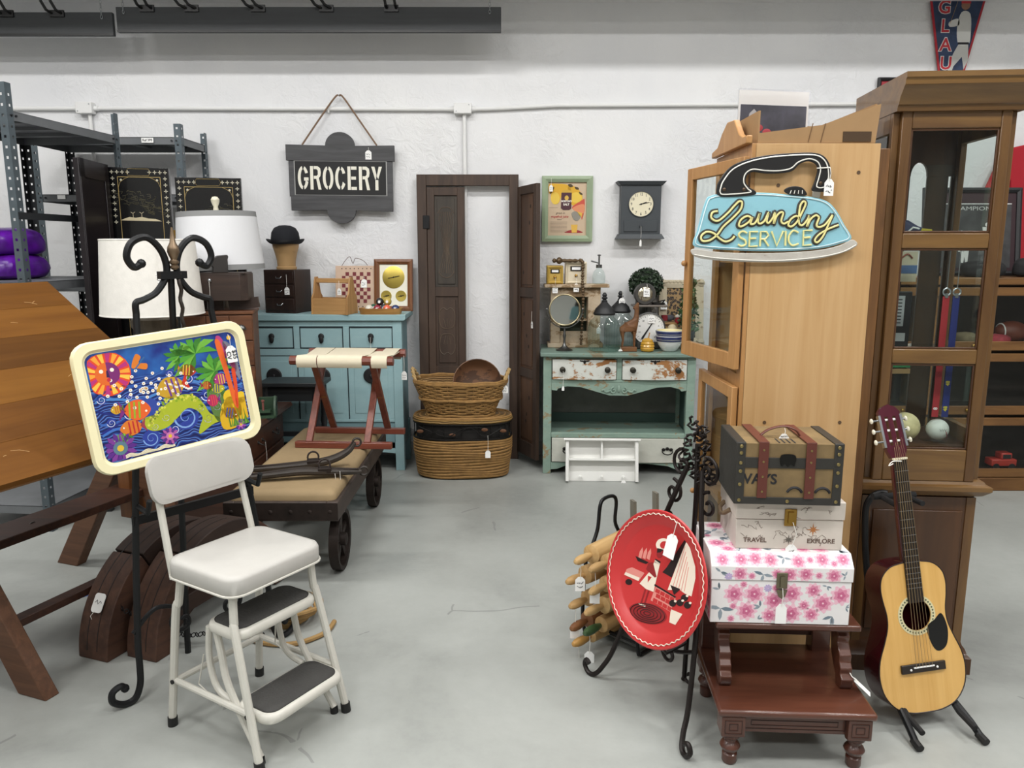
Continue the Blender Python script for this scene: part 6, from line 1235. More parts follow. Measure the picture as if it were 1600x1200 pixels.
# contents
t = thing('softball', 'worn cream softball on the bottom deck of the display cabinet', 'ball', inside(-.03, .09, .828)); MB().ball((0, 0, .05), .05, 24).build('leather', plain('softball_cream', '#c8bb8c', .6, var=.25, scale=25), t); MB(T(0, 0, .05, rx=70, rz=20)).torus((0, 0, 0), .046, .0022, 30, 5).build('seam', plain('seam_brown', '#7a5a4a', .7), t)
t = thing('baseball_in_case', 'white signed baseball in a clear cube case in the display cabinet', 'baseball', inside(.075, .075, .828)); MB().ball((0, 0, .045), .037, 24).build('baseball', plain('baseball_white', '#dedcd6', .5), t); MB(T(.01, 0, .045, ry=60)).torus((0, 0, 0), .0345, .0016, 30, 5).build('seam', plain('seam_red', '#a5403c', .7), t); MB().box(-.043, .043, -.043, .043, .001, .088).build('case', clg, t); MB().tube([(-.012+.004*i, -.0368, .05+.004*((-1)**i)) for i in range(7)], .0006, 4).build('signature', ink, t)
t = thing('plaque', 'black plaque with printed silver card in the middle of the display cabinet', 'plaque', inside(-.065, .22, 1.147), -6); MB().box(-.075, .075, 0, .02, 0, .20).build('board', blackm, t, bevel=.003); MB().box(-.06, .05, -.001, 0, .075, .185).build('card', plain('silver_card', '#a9abad', .5), t); MB().box(-.01, .06, -.001, 0, .02, .05).build('name_plate', plain('silver_plate', '#b9bbbb', .4), t)
k = MB()
for r_ in range(8):
    for c_ in range(4): k.box(-.052+c_*.025, -.034+c_*.025, -.0015, -.001, .085+r_*.012, .089+r_*.012)
k.build('card_text', ink, t, kind='stuff')
t = thing('small_bottle', 'tiny souvenir bottle with colourful label beside the black plaque', 'bottle', inside(-.115, .13, 1.147)); MB().lathe([(.018, 0), (.02, .004), (.02, .06), (.013, .075), (.012, .085)], 16).build('bottle_body', plain('souvenir_label', '#8fa37a', .4, var=.6, scale=60), t); MB().lathe([(.016, .085), (.016, .10), (.001, .101)], 16).build('cap', blackm, t)
def lanyard(x, col, lb, marks):
    t = thing('lanyard', lb, 'lanyard', inside(x, .06, .92), -6, 'lanyards in the display cabinet')
    MB().box(-.011, .011, 0, .002, 0, .42).build('strap', plain('lan_'+col, col, .6), t); MB(T(0, 0, .435)).torus((0, 0, 0), .012, .003, 14, 6, M=T(rx=90)).build('clip_ring', steel, t); MB().box(-.005, .005, -.003, .003, .415, .43).build('clip', steel, t)
    for z, b_, c_ in marks: text(b_, .018, T(0, -.0006, z) @ UP @ T(rz=90), plain('mk_'+c_, c_, .5), 'strap_print', t, .0002, bold=.0004)
    MB().tube([(0, 0, .447), (0, 0, .60)], .0015, 5).build('hook_thread', steel, t)
lanyard(.055, '#9e1f28', 'red lanyard with white number eight hanging in the display cabinet', [(.03, '8', '#f0f0f0'), (.22, '8', '#f0f0f0')]); lanyard(.088, '#1f2a6e', 'blue lanyard with yellow print hanging in the display cabinet', [(.03, '48', '#d8c83a'), (.12, '48', '#d8c83a'), (.22, '48', '#d8c83a')])
t = thing('green_box', 'flat green box lying on the upper part of the bottom compartment', 'box', inside(-.03, .25, 1.07)); MB().box(-.05, .05, -.04, .04, 0, .035).build('lid', plain('green_card', '#2f7a4a', .5), t, bevel=.002); MB().box(-.05, .05, -.04, .04, -.022, -.004).build('tray', plain('tan_card', '#a08058', .6), t); MB().box(-.045, .045, -.035, .035, -.241, -.022).build('acrylic_stand', clg, t)
t = thing('model_sneaker', 'small navy, white and yellow sneaker in the top of the display cabinet', 'shoe', inside(-.04, .16, 1.527), -15)
k = MB(); loft(k, [(sup(.15, .055, 2.4, 32), 0), (sup(.155, .06, 2.4, 32), .012), (sup(.15, .056, 2.4, 32), .018)], True); k.build('sole', whitep, t, smooth=60)
k = MB(); secs = [([(x, y) for x, y in sup(.145, .052, 2.3, 32)], .018), ([(x*.97-.002, y*.95) for x, y in sup(.145, .05, 2.3, 32)], .032), ([(x*.62-.024, y*.8) for x, y in sup(.145, .05, 2.3, 32)], .05), ([(x*.4-.04, y*.7) for x, y in sup(.145, .05, 2.3, 32)], .07)]; loft(k, secs, True).build('upper', plain('sneaker_navy', '#20284a', .6), t, smooth=60)
k = MB(); k.prism([(.02, .02), (.065, .02), (.06, .038), (.03, .042)], .022, .0275, UP); k.build('toe_panel', plain('sneaker_yellow', '#c2b13a', .6), t); MB().tube([(-.02, -.03, .025), (.0, -.031, .045), (.02, -.03, .04)], .003, 5).build('stripe', whitep, t)
t = thing('small_sign', 'little red and white boxed item beside the sneaker in the display cabinet', 'box', inside(-.11, .24, 1.527)); MB().box(-.035, .035, -.02, .02, 0, .10).build('box_body', plain('item_red', '#9a2230', .5), t); MB().box(-.03, .03, -.0215, -.02, .03, .07).build('box_label', whitep, t)
t = thing('print_card', 'blue and cream printed card standing behind glass in the display cabinet', 'card', inside(-.02, .27, 1.38)); MB().box(-.09, .06, 0, .004, 0, .11).build('card', plain('card_cream', '#c9bfa6', .6), t); MB().box(-.09, .06, -.001, 0, .03, .06).build('blue_stripe', plain('card_blue', '#55709a', .6), t); MB().tube(spline([(-.05, -.001, .085), (-.03, -.001, .1), (-.01, -.001, .08), (.02, -.001, .1), (.04, -.001, .085)], 5), .003, 5).build('red_mark', plain('card_brown', '#8a4a3a', .6), t); MB().box(-.08, .05, .005, .009, -.233, .0).build('card_stand', clg, t)
# ---------------- barrister bookcases in the back right ----------------
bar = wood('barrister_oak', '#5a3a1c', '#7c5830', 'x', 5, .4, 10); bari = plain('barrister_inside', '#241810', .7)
def barrister(x, lb, w_=.86):
    t = thing('barrister_bookcase', lb, 'bookcase', (x, 4.65, 0), 0, 'stacking glass door bookcases'); D = .34
    MB().box(-w_/2-.015, w_/2+.015, -.015, D, 0, .085).build('plinth', bar, t, bevel=.004)
    for i in range(3):
        z = .085 + i*.40; sh = MB(); sh.box(-w_/2, -w_/2+.03, 0, D, z, z+.39); sh.box(w_/2-.03, w_/2, 0, D, z, z+.39); sh.box(-w_/2+.03, w_/2-.03, D-.015, D, z, z+.39); sh.box(-w_/2+.03, w_/2-.03, 0, D, z, z+.02); sh.build('section', bari if False else bar, t, bevel=.002)
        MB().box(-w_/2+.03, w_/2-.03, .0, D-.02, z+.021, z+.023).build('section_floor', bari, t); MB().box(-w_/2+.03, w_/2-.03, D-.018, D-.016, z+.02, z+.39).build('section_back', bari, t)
        for a, b_ in ((z+.005, z+.06), (z+.335, z+.385)): MB().box(-w_/2, w_/2, -.014, .0, a, b_).build('door_rail', bar, t, bevel=.003)
        MB().box(-w_/2+.03, w_/2-.03, -.008, -.005, z+.06, z+.335).build('door_pane', clg, t)
        for q_ in (-.25, .25): MB().ball((q_, -.022, z+.035), .011, 10).build('brass_knob', brass, t)
    MB().box(-w_/2-.015, w_/2+.015, -.02, D, 1.285, 1.33).build('top', bar, t, bevel=.006)
    return t
barrister(3.05, 'brown oak stacking bookcase with glass doors at the right edge'); barrister(2.155, 'brown oak stacking bookcase seen through the display cabinet glass')
def cloth_heap(name, lb, cat, loc, s, m, seed, group=None): return soft_bag(name, lb, loc, seed*37, s[0], s[1], s[2], m, cat, seed, group)
bkc = plain('black_cloth', '#141416', .8, bump=.3, bscale=30)
cloth_heap('folded_hat', 'folded black hat on top of the oak bookcase, nearer the poster', 'hat', (2.86, 4.72, 1.332), (.24, .2, .10), bkc, 4, 'black hats on the bookcase'); cloth_heap('folded_hat', 'folded black hat on top of the oak bookcase at the far right', 'hat', (3.17, 4.72, 1.332), (.26, .2, .12), bkc, 6, 'black hats on the bookcase')
cloth_heap('knit_hat', 'crumpled tan hat in the upper bookcase section', 'hat', (2.83, 4.78, .91), (.12, .12, .08), plain('tan_knit', '#7d6a52', .9, bump=.4, bscale=60), 3)
cloth_heap('red_jersey', 'folded red and white jersey in the upper bookcase section', 'jersey', (3.0, 4.77, .91), (.2, .14, .07), plain('jersey_red', '#8a2a33', .8, var=.5, scale=16), 8)
fb = MB(T(3.17, 4.86, .97)); fb.ball((0, 0, 0), .07, 20, sc=(1.6, 1, 1)); f_ = thing('football', 'brown leather football in the upper bookcase section', 'football', (3.17, 4.86, .909)); MB(T(0, 0, .07)).ball((0, 0, 0), .07, 20, sc=(1.5, 1, 1)).build('leather', plain('football_leather', '#6a3322', .5), f_); MB(T(-.07, 0, .07, ry=90)).torus((0, 0, 0), .053, .004, 20, 6).build('white_ring', whitep, f_)
t = thing('toy_truck', 'red toy truck in the bottom bookcase section', 'toy', (3.13, 4.76, .11)); rdt = plain('toy_red', '#a8352c', .35)
MB().box(-.08, .08, -.04, .04, .025, .07).build('body', rdt, t, bevel=.006); MB().box(-.02, .05, -.035, .035, .07, .11).build('cab', rdt, t, bevel=.006); MB().box(-.01, .04, -.0365, -.035, .075, .10).build('window', blackm, t)
for x in (-.05, .05):
    for y in (-.042, .032): MB().cyl((x, y, .022), (x, y+.01, .022), .022, 14).build('wheel', blackm, t)
# champion poster, red shirt, pennant
t = thing('champions_poster', 'black framed black and white CHAMPIONS poster standing on the oak bookcase', 'poster', (2.90, 4.90, 1.332), rot=(R(-7), 0, 0))
picture_frame(t, .62, .55, .03, .02, plain('poster_frame', '#1b1c1f', .5)); MB().box(-.285, .285, .012, .018, .03, .52).build('mat', plain('maroon_mat', '#2f1a20', .6), t); MB().box(-.25, .25, .010, .012, .05, .45).build('photo', plain('bw_photo', '#3d3d3e', .5, var=.5, scale=12), t); MB().box(-.25, .25, .0085, .0095, .448, .452).build('mat_bevel', whitep, t)
text('CHAMPIONS', .035, T(.0, .009, .42) @ UP, plain('poster_grey', '#b9b9b6', .6), 'poster_lettering', t, .0004, sx=1.5)
for x, z in ((-.13, .30), (-.06, .22), (-.04, .15), (.1, .27), (.17, .19)):
    k = MB(T(x, .009, z)); k.ball((0, 0, .05), .014, 10, sc=(1, .08, 1)); k.prism([(-.03, .035), (.03, .035), (.025, -.02), (-.025, -.02)], 0, .001, UP); k.prism([(-.025, -.02), (.025, -.02), (.02, -.07), (.006, -.07), (0, -.03), (-.006, -.07), (-.02, -.07)], 0, .001, UP); k.build('printed_figure', plain('bw_white', '#c5c5c2', .6), t)
t = thing('red_shirt', 'red short sleeved t-shirt pinned on the back wall at the right edge', 'shirt', (3.66, 5.46, 1.84)); rs_ = plain('shirt_red', '#a81c2a', .85, bump=.25, bscale=20)
P = [(-.22, -.42), (.22, -.42), (.23, .0), (.25, .10), (.38, -.03), (.42, .06), (.33, .26), (.24, .34), (.10, .37), (.06, .34), (0, .32), (-.06, .34), (-.10, .37), (-.24, .34), (-.33, .26), (-.42, .02), (-.40, -.04), (-.27, -.0), (-.24, .1), (-.23, .0)]
o = MB().prism(P, 0, .03, UP).build('shirt_body', rs_, t, bevel=.01); MB().tube([(-.10, -.03, .365), (-.05, -.034, .335), (0, -.036, .315), (.05, -.034, .335), (.10, -.03, .365)], .008, 6).build('collar', rs_, t)
t = thing('pennant', 'baseball pennant lettered GLAUS with batter print hanging point down on the wall', 'pennant', (2.965, 5.475, 2.25))
pw = lambda z: .195*(z-0)/.95
MB().prism([(-.20, .95), (.20, .95), (0, 0)], 0, .004, UP).build('red_border', plain('pennant_red', '#a3202d', .7), t); MB().prism([(-.185, .95), (.185, .95), (0, .07)], 0, .005, UP).build('blue_field', plain('pennant_blue', '#2a3a58', .7, var=.4, scale=14), t)
wl = plain('pennant_white', '#d9d9d6', .7); rl = plain('pennant_letter', '#b02a34', .7)
for i, c_ in enumerate('GLAUS'):
    z = .83 - i*.118; x = -.085 + i*.014
    text(c_, .115, T(x, -.0055, z) @ UP, wl, 'letter_outline', t, .0004, bold=.006); text(c_, .115, T(x, -.0066, z) @ UP, rl, 'letter', t, .0004, bold=.002)
k = MB(T(.03, -.0055, .0)); k.prism(sp2([(.0, .80), (.06, .79), (.075, .66), (.065, .60), (.0, .60), (-.02, .70)], 4), 0, .001, UP); k.prism(sp2([(-.02, .76), (-.075, .74), (-.07, .71), (-.01, .72)], 4), 0, .001, UP); k.build('batter_jersey', plain('jersey_grey', '#c8c8c4', .7), t)
k = MB(T(.03, -.0053, .0)); k.prism([(.0, .60), (.065, .60), (.075, .50), (.05, .44), (.03, .52), (-.02, .46), (-.055, .34), (-.075, .30), (-.06, .42), (-.03, .54)], 0, .001, UP); k.build('batter_trousers', plain('trouser_grey', '#b9b9b5', .7), t)
k = MB(T(.055, -.0058, .845)); k.ball((0, 0, 0), .03, 12, sc=(1, .05, 1)); k.build('batter_head', plain('print_skin_tone', '#8f6a56', .7), t); k = MB(T(.055, -.0062, .855)); k.prism([(-.032, .0), (.032, .0), (.028, .03), (-.01, .036), (-.03, .02)], 0, .001, UP); k.build('batter_helmet', rl, t); MB(T(-.04, -.006, .73)).bar((0, 0, 0), (.05, 0, .18), .008, .001).build('bat', plain('bat_wood', '#b79a72', .7), t); MB(T(.03, -.0061, .0)).box(-.005, .068, -.001, 0, .598, .612).build('batter_belt', ink, t)
# ---------------- cherry step stool ----------------
cst = wood('stool_cherry', '#43241a', '#5c3526', 'x', 5, .32, 9, coat=.3); csz = wood('stool_cherry_leg', '#3d2018', '#553022', 'z', 5, .35, 9, coat=.25); worn_e = wood('stool_dark', '#2c1711', '#3f231a', 'x', 5, .4)
t = thing('bed_step_stool', 'dark cherry wooden two step stool with turned legs carrying the stacked boxes', 'step stool', (.835, 2.24, 0), -3)
MB().box(-.225, .225, -.235, .17, .165, .187).build('lower_step', cst, t, bevel=.008)
for y in (-.195, ): MB().box(-.15, .15, y-.012, y+.012, .105, .165).build('apron', cst, t, bevel=.002)
k = MB()
for a in ((-.145, .145, .116, .118), (-.145, .145, .153, .155), (-.125, .125, .127, .129), (-.125, .125, .142, .144)): k.box(a[0], a[1], -.2085, -.206, a[2], a[3])
for x in (-.145, .143, -.125, .123): k.box(x, x+.002, -.2085, -.206, .117 if abs(x) > .13 else .128, .154 if abs(x) > .13 else .143)
k.build('apron_groove', worn_e, t, kind='stuff')
for x in (-.19, .19): MB().box(x-.01, x+.01, -.18, .13, .115, .165).build('side_apron', cst, t)
legp = [(.018, 0), (.022, .006), (.022, .03), (.017, .034), (.026, .046), (.03, .055), (.026, .064), (.018, .072), (.018, .08), (.028, .088), (.026, .096), (.02, .1)]
for x in (-.18, .18):
    L = MB(T(x, -.195, 0)).lathe(legp, 18).build('front_leg', csz, t); bl = MB().box(x-.034, x+.034, -.229, -.165, .10, .165).build('leg_block', cst, t, bevel=.003)
    k = MB()
    for s_ in (.024, .012):
        for a, b_, c_, d_ in ((-s_, s_, -s_*.85-.001, -s_*.85+.001), (-s_, s_, s_*.85-.001, s_*.85+.001)): k.box(x+a, x+b_, -.2305, -.229, .132+c_, .132+d_)
        for a in (-s_, s_): k.box(x+a-.001, x+a+.001, -.2305, -.229, .132-s_*.85, .132+s_*.85)
    k.build('carved_square', worn_e, bl, kind='stuff')
    MB(T(x, .15, 0)).lathe([(r_, z) for r_, z in legp], 18).build('back_leg', csz, t); MB().box(x-.03, x+.03, .12, .18, .10, .37).build('back_post', cst, t, bevel=.003)
    # scrolled bracket carrying the upper step
    pr_ = [(-.10, .187), (-.065, .187), (-.06, .21), (-.035, .235), (-.01, .27), (.0, .32), (.0, .37), (-.05, .37), (-.05, .345), (-.062, .335), (-.055, .315), (-.07, .30), (-.085, .285), (-.083, .265), (-.098, .25), (-.095, .232), (-.112, .222), (-.108, .20)]
    MB().prism(pr_, -.018, .018, T(x, .0, 0) @ T(rx=90, rz=90)).build('scroll_bracket', cst, t, bevel=.003)
MB().box(-.16, .16, .135, .155, .235, .29).build('back_rail', worn_e, t, bevel=.003); MB().box(-.15, .15, .1345, .1355, .25, .275).build('rail_panel', cst, t)
MB().box(-.215, .215, -.10, .18, .37, .390).build('upper_step', cst, t, bevel=.006)
MB(T(.185, -.075, .25, rz=0)).tube([(.0, .0, .0), (.01, -.03, -.02), (.03, -.035, -.035)], .0016, 5).build('tag_string', string_m, t); MB(T(.225, -.11, .20, ry=40, rz=-20)).box(-.03, .03, -.012, .012, 0, .001).build('price_tag', white_paper, t)
# ---------------- decorated storage boxes ----------------
def floral():
    m, nt, b = _new('floral_paper'); v = _coord(nt)
    def blooms(sc, off, c_in, c_out, lim):
        mp = nt.nodes.new('ShaderNodeMapping'); mp.inputs['Location'].default_value = off; nt.links.new(v, mp.inputs[0]); vo = nt.nodes.new('ShaderNodeTexVoronoi'); vo.inputs['Scale'].default_value = sc; nt.links.new(mp.outputs[0], vo.inputs['Vector'])
        n = _noise(nt, mp.outputs[0], sc*6, 3); ad = nt.nodes.new('ShaderNodeMath'); ad.operation = 'MULTIPLY_ADD'; nt.links.new(n, ad.inputs[0]); ad.inputs[1].default_value = .25; nt.links.new(vo.outputs['Distance'], ad.inputs[2])
        col = _ramp(nt, ad.outputs[0], [(.1, c_in), (lim*.55, c_out), (lim*.7, c_in), (lim, c_out)]); ls = nt.nodes.new('ShaderNodeMath'); ls.operation = 'LESS_THAN'; nt.links.new(ad.outputs[0], ls.inputs[0]); ls.inputs[1].default_value = lim; return col, ls.outputs[0]
    base = None; cur_ = nt.nodes.new('ShaderNodeRGB'); cur_.outputs[0].default_value = lin('#e9e6e6'); cur_ = cur_.outputs[0]
    for sc, off, a, c_, lim in ((15, (.5, .2, .9), '#8f9aa5', '#aeb6ba', .26), (17, (.1, .7, .3), '#b9aacb', '#cdbfd8', .27), (9, (.0, .0, .0), '#c9678f', '#e39ab4', .40), (12, (.33, .41, .77), '#d4779c', '#ecb4c8', .34)):
        col, f = blooms(sc, off, a, c_, lim); mx = nt.nodes.new('ShaderNodeMixRGB'); nt.links.new(f, mx.inputs[0]); nt.links.new(cur_, mx.inputs[1]); nt.links.new(col, mx.inputs[2]); cur_ = mx.outputs[0]
    nt.links.new(cur_, b.inputs['Base Color']); b.inputs['Roughness'].default_value = .45; return m
flo = plain('paper_white', '#e6e3e3', .45, var=.03)
t = thing('floral_box', 'white storage box printed with pink flowers, lowest of the stack on the step stool', 'box', (.808, 2.285, .391), -3); W3, D3 = .205, .14
MB().box(-W3, W3, -D3, D3, 0, .135).build('body', flo, t, bevel=.002)
MB().prism([(-D3-.003, .137), (D3+.003, .137), (D3+.003, .215), (-D3+.03, .215), (-D3-.003, .18)], -W3-.003, W3+.003, T(rz=90) @ T(rx=90) @ Matrix.Diagonal((1, 1, 1, 1))).build('lid', flo, t, bevel=.002)
petals = MB(); fmats = {c: MB() for c in ('#d88aa6', '#e9bccb', '#c4648a', '#b7a6cb', '#8e99a3', '#f0c9d5', '#6f7f8c')}; q = random.Random(21)
def fplane(M, w_, h):
    placed = []
    for it_ in range(1100):
        r = .034 if it_ < 150 else .026 if it_ < 350 else .019 if it_ < 650 else .013; x, z = q.uniform(-w_/2, w_/2), q.uniform(0, h)
        if any(math.hypot(x-a, z-b_) < (r+c_)*.80 for a, b_, c_ in placed) or abs(x) > w_/2-r*.75 or z < r*.7 or z > h-r*.7: continue
        placed.append((x, z, r)); kind = q.random()*.8 if r > .025 else q.random()
        if kind < .62:
            cs = ('#e9bccb', '#d88aa6', '#c4648a') if q.random() < .9 or r > .022 else ('#cfc1dc', '#b7a6cb', '#b7a6cb')
            for ring, (rr, cc, npet) in enumerate(((r, cs[0] if cs[0] in fmats else '#b7a6cb', 9), (r*.7, cs[1], 7), (r*.4, cs[2], 5))):
                pts = []
                for i in range(npet*4): a = 2*math.pi*i/(npet*4)+ring*.4+x*50; pts.append((x + rr*(.86+.14*math.cos(a*npet))*math.cos(a), z + rr*(.86+.14*math.cos(a*npet))*math.sin(a)))
                fmats[cc].prism([(min(max(a, -w_/2+.001), w_/2-.001), min(max(b_, .001), h-.001)) for a, b_ in pts], 0, .0003*(ring+1), M)
            fmats['#f0c9d5'].prism(ell(r*.18, r*.18, 8, x, z), 0, .0012, M)
        else:
            for i in range(3):
                a = q.uniform(0, 6.28); L_ = r*1.15; ux, uz = math.cos(a), math.sin(a); pts = [(x + ux*s*L_ - uz*u*L_, z + uz*s*L_ + ux*u*L_) for s, u in ((0, 0), (.35, .16), (.7, .13), (1, 0), (.7, -.13), (.35, -.16))]
                fmats['#8e99a3' if i else '#6f7f8c'].prism([(min(max(a_, -w_/2+.001), w_/2-.001), min(max(b_, .001), h-.001)) for a_, b_ in pts], 0, .0004, M)
fplane(T(0, -D3, 0) @ UP, 2*W3-.004, .134); fplane(T(0, -D3-.003, .138) @ UP, 2*W3, .041); fplane(T(0, D3, .2151), 0.001, .001)
fplane(T(0, -D3-.003, .18) @ T(rx=46.7), 2*W3-.004, .047); fplane(T(0, -D3+.03, .2152), 2*W3-.004, .245); fplane(T(-W3, 0, 0, rz=-90) @ UP, 2*D3-.004, .134)
for c_, k in fmats.items(): 
    if k.v: k.build('flower_print', plain('flo_'+c_, c_, .5), t, smooth=0, kind='stuff')
lt_ = plain('antique_latch', '#77705c', .4, .8)
o = MB().box(-.016, .016, -D3-.008, -D3-.003, .115, .165).build('latch', lt_, t, bevel=.002); MB(T(0, -D3-.006, .112)).prism([(-.016, 0), (.016, 0), (.01, -.02), (0, -.028), (-.01, -.02)], 0, .004, UP).build('latch_plate', lt_, o); MB().box(-.006, .006, -D3-.013, -D3-.008, .12, .155).build('latch_hook', lt_, o)
price_tag(t, (.0, -D3-.014, .12), drop=.05, w=.032, h=.062, lines=0)
t = thing('map_box', 'beige old map storage box reading TRAVEL and EXPLORE in the middle of the stack', 'box', (.838, 2.30, .607), -3); mapm = plain('map_paper', '#cdc4ba', .5, var=.12, scale=8); W4, D4, H4 = .158, .105, .150
MB().box(-W4, W4, -D4, D4, 0, .092).build('body', mapm, t, bevel=.002); MB().box(-W4-.003, W4+.003, -D4-.003, D4+.003, .094, H4).build('lid', mapm, t, bevel=.003)
ml = plain('map_ink', '#8b7f76', .6); k = MB(); q = random.Random(9)
for i in range(16):
    x, z = q.uniform(-.15, .12), q.uniform(.02, .088); pts = [(x, z)]
    for j in range(9): x += q.uniform(-.004, .011); z += q.uniform(-.009, .009); pts.append((min(max(x, -.155), .155), min(max(z, .008), .09)))
    k.tube([(a, -D4-.0003, b_) for a, b_ in pts], .0008, 4)
for i in range(10):
    x, z = q.uniform(-.15, .12), q.uniform(.1, .145); pts = [(x, z)]
    for j in range(7): x += q.uniform(-.004, .011); z += q.uniform(-.006, .006); pts.append((min(max(x, -.155), .155), min(max(z, .098), .147)))
    k.tube([(a, -D4-.0033, b_) for a, b_ in pts], .0008, 4)
k.build('map_line', ml, t, kind='stuff')
tk = plain('map_text', '#5f4a40', .6); text('TRAVEL', .02, T(-.10, -D4-.0006, .027) @ UP, tk, 'print_lettering', t, .0003, bold=.0003); text('EXPLORE', .02, T(.095, -D4-.0006, .027) @ UP, tk, 'print_lettering', t, .0003, bold=.0003)
for x, z, r, c_ in ((.07, .063, .021, '#b0713c'), (.0, .03, .016, '#5d5750')):
    pts = []
    for i in range(16): a = 2*math.pi*i/16; rr = r if i % 4 == 0 else (r*.7 if i % 2 == 0 else r*.28); pts.append((x + rr*math.cos(a), z + rr*math.sin(a)))
    MB(T(0, -D4-.0003, 0)).prism(pts, 0, .0006, UP).build('compass_rose', plain('rose_'+c_, c_, .6), t)
o = MB().box(-.018, .018, -D4-.008, -D4-.003, .075, .128).build('latch', brass, t, bevel=.003); MB().box(-.008, .008, -D4-.012, -D4-.008, .085, .12).build('latch_hook', brass, o); price_tag(t, (.005, -D4-.013, .09), drop=.07, w=.034, h=.05, rz=0, side=.01)
MB().tube([(-W4-.004, -.04, .10), (-W4-.02, -.03, .085), (-W4-.024, 0, .075), (-W4-.02, .03, .085), (-W4-.004, .04, .10)], .007, 8).build('rope_handle', plain('jute', '#6d5a44', .9, bump=.5, bscale=120), t)
t = thing('trunk_box', 'small brown trunk box with leather straps and dark studded edges, top of the stack', 'box', (.815, 2.275, .759), -4); par = plain('parchment', '#7a6543', .6, var=.3, scale=14); dkl = plain('dark_leather', '#2c2a26', .5, bump=.2, bscale=80); rdl = plain('red_leather', '#5c2c22', .45, bump=.15, bscale=80); nail = plain('antique_nail', '#9a8a5c', .35, .9); W5, D5, H5 = .152, .115, .185
MB().box(-W5+.002, W5-.002, -D5+.002, D5-.002, .002, .125).build('body', par, t); MB().box(-W5+.002, W5-.002, -D5+.002, D5-.002, .127, H5-.002).build('lid', par, t)
k = MB()
for z0, z1 in ((0, .022), (.11, .142)): k.box(-W5, W5, -D5-.001, -D5+.002, z0, z1)
for x in (-W5, W5-.026): k.box(x, x+.026, -D5-.0015, -D5+.002, 0, H5); k.box(x, x+.026, -D5, D5, H5-.002, H5+.0015)
k.box(-W5-.0015, -W5+.002, -D5, D5, 0, H5); k.box(W5-.002, W5+.0015, -D5, D5, 0, H5); k.build('edge_leather', dkl, t, bevel=.001)
for x in (-.075, .06): st_ = MB().box(x-.014, x+.014, -D5-.005, -D5-.001, .02, H5+.004).build('strap', rdl, t, bevel=.001); MB().box(x-.014, x+.014, -D5-.004, D5, H5+.0005, H5+.004).build('strap_top', rdl, st_)
for x, z in [(sx*(W5-.013), zz) for sx in (-1, 1) for zz in (.012, .06, .10, .125, .155, .175)] + [(0, .011)]: MB(T(x, -D5-.0025, z)).ball((0, 0, 0), .0055, 10, sc=(1, .5, 1)).build('stud', nail, t)
for x in (-.075, .06):
    for z in (.04, .085, .13, .165): MB(T(x, -D5-.0055, z)).ball((0, 0, 0), .0035, 8, sc=(1, .5, 1)).build('stud', nail, t)
o = MB().prism(sp2([(-.02, .02), (.02, .02), (.018, -.012), (.008, -.005), (0, -.015), (-.008, -.005), (-.018, -.012)], 4), 0, .004, T(-.005, -D5-.001, .13) @ UP).build('clasp', plain('dark_clasp', '#1d1b19', .4, .6), t)
text('WAYS', .042, T(-.09, -D5+.0012, .075) @ UP, ink, 'print_lettering', t, .0005, bold=.001); [MB().box(x_, x_+.004, -D5*.9, -D5*.9+.05, H5-.0015, H5-.0008).build('print_mark', ink, t) for x_ in (-.03, -.015, .0, .015)]
for x in (.02, .1): MB(T(x, -D5+.0015, .03)).torus((0, 0, 0), .022, .004, 16, 4, M=T(rx=90), arc=(20, 160)).build('print_arch', ink, t)
MB().tube(spline([(-.065, -.03, H5+.004), (-.04, -.03, H5+.022), (0, -.03, H5+.032), (.035, -.03, H5+.022), (.05, -.03, H5+.004)], 5), .007, 8, flat=.5).build('handle', rdl, t); price_tag(t, (-.0, -.045, H5+.03), drop=.018, w=.03, h=.018, lines=1, rz=5)
# ---------------- acoustic guitar on a stand ----------------
gt = thing('acoustic_guitar', 'acoustic guitar with pale spruce top and dark red sides on a black stand', 'guitar', (1.315, 2.215, .055), rot=(R(-13), R(-3.5), R(8)))
half = [(0, .0), (.05, .003), (.10, .022), (.135, .065), (.147, .12), (.140, .175), (.118, .23), (.103, .275), (.101, .315), (.109, .36), (.112, .40), (.103, .435), (.075, .462), (.035, .472), (0, .474)]
hv = spline([(x, z, 0) for x, z in half], 4); out = [(v.x, v.y) for v in hv] + [(-v.x, v.y) for v in hv[-2:0:-1]]
spruce = wood('spruce_top', '#cf9f55', '#dcb068', 'z', 3, .28, 30, .02, coat=.4); sidem = wood('red_sides', '#300810', '#4a0e18', 'x', 4, .22, 8, .02, coat=.5); roz = wood('fretboard_dark', '#1f1814', '#2c231d', 'z', 5, .4)
GD = .085; n = len(out)
MB().add([(x, 0, z) for x, z in out] + [(x, GD, z) for x, z in out], [(i, (i+1) % n, n+(i+1) % n, n+i) for i in range(n)] + [tuple(n+i for i in range(n))]).build('sides_and_back', sidem, gt, smooth=50)
hole = [(.0485*math.cos(2*math.pi*i/n), .305 + .0485*math.sin(2*math.pi*i/n)) for i in range(n)]
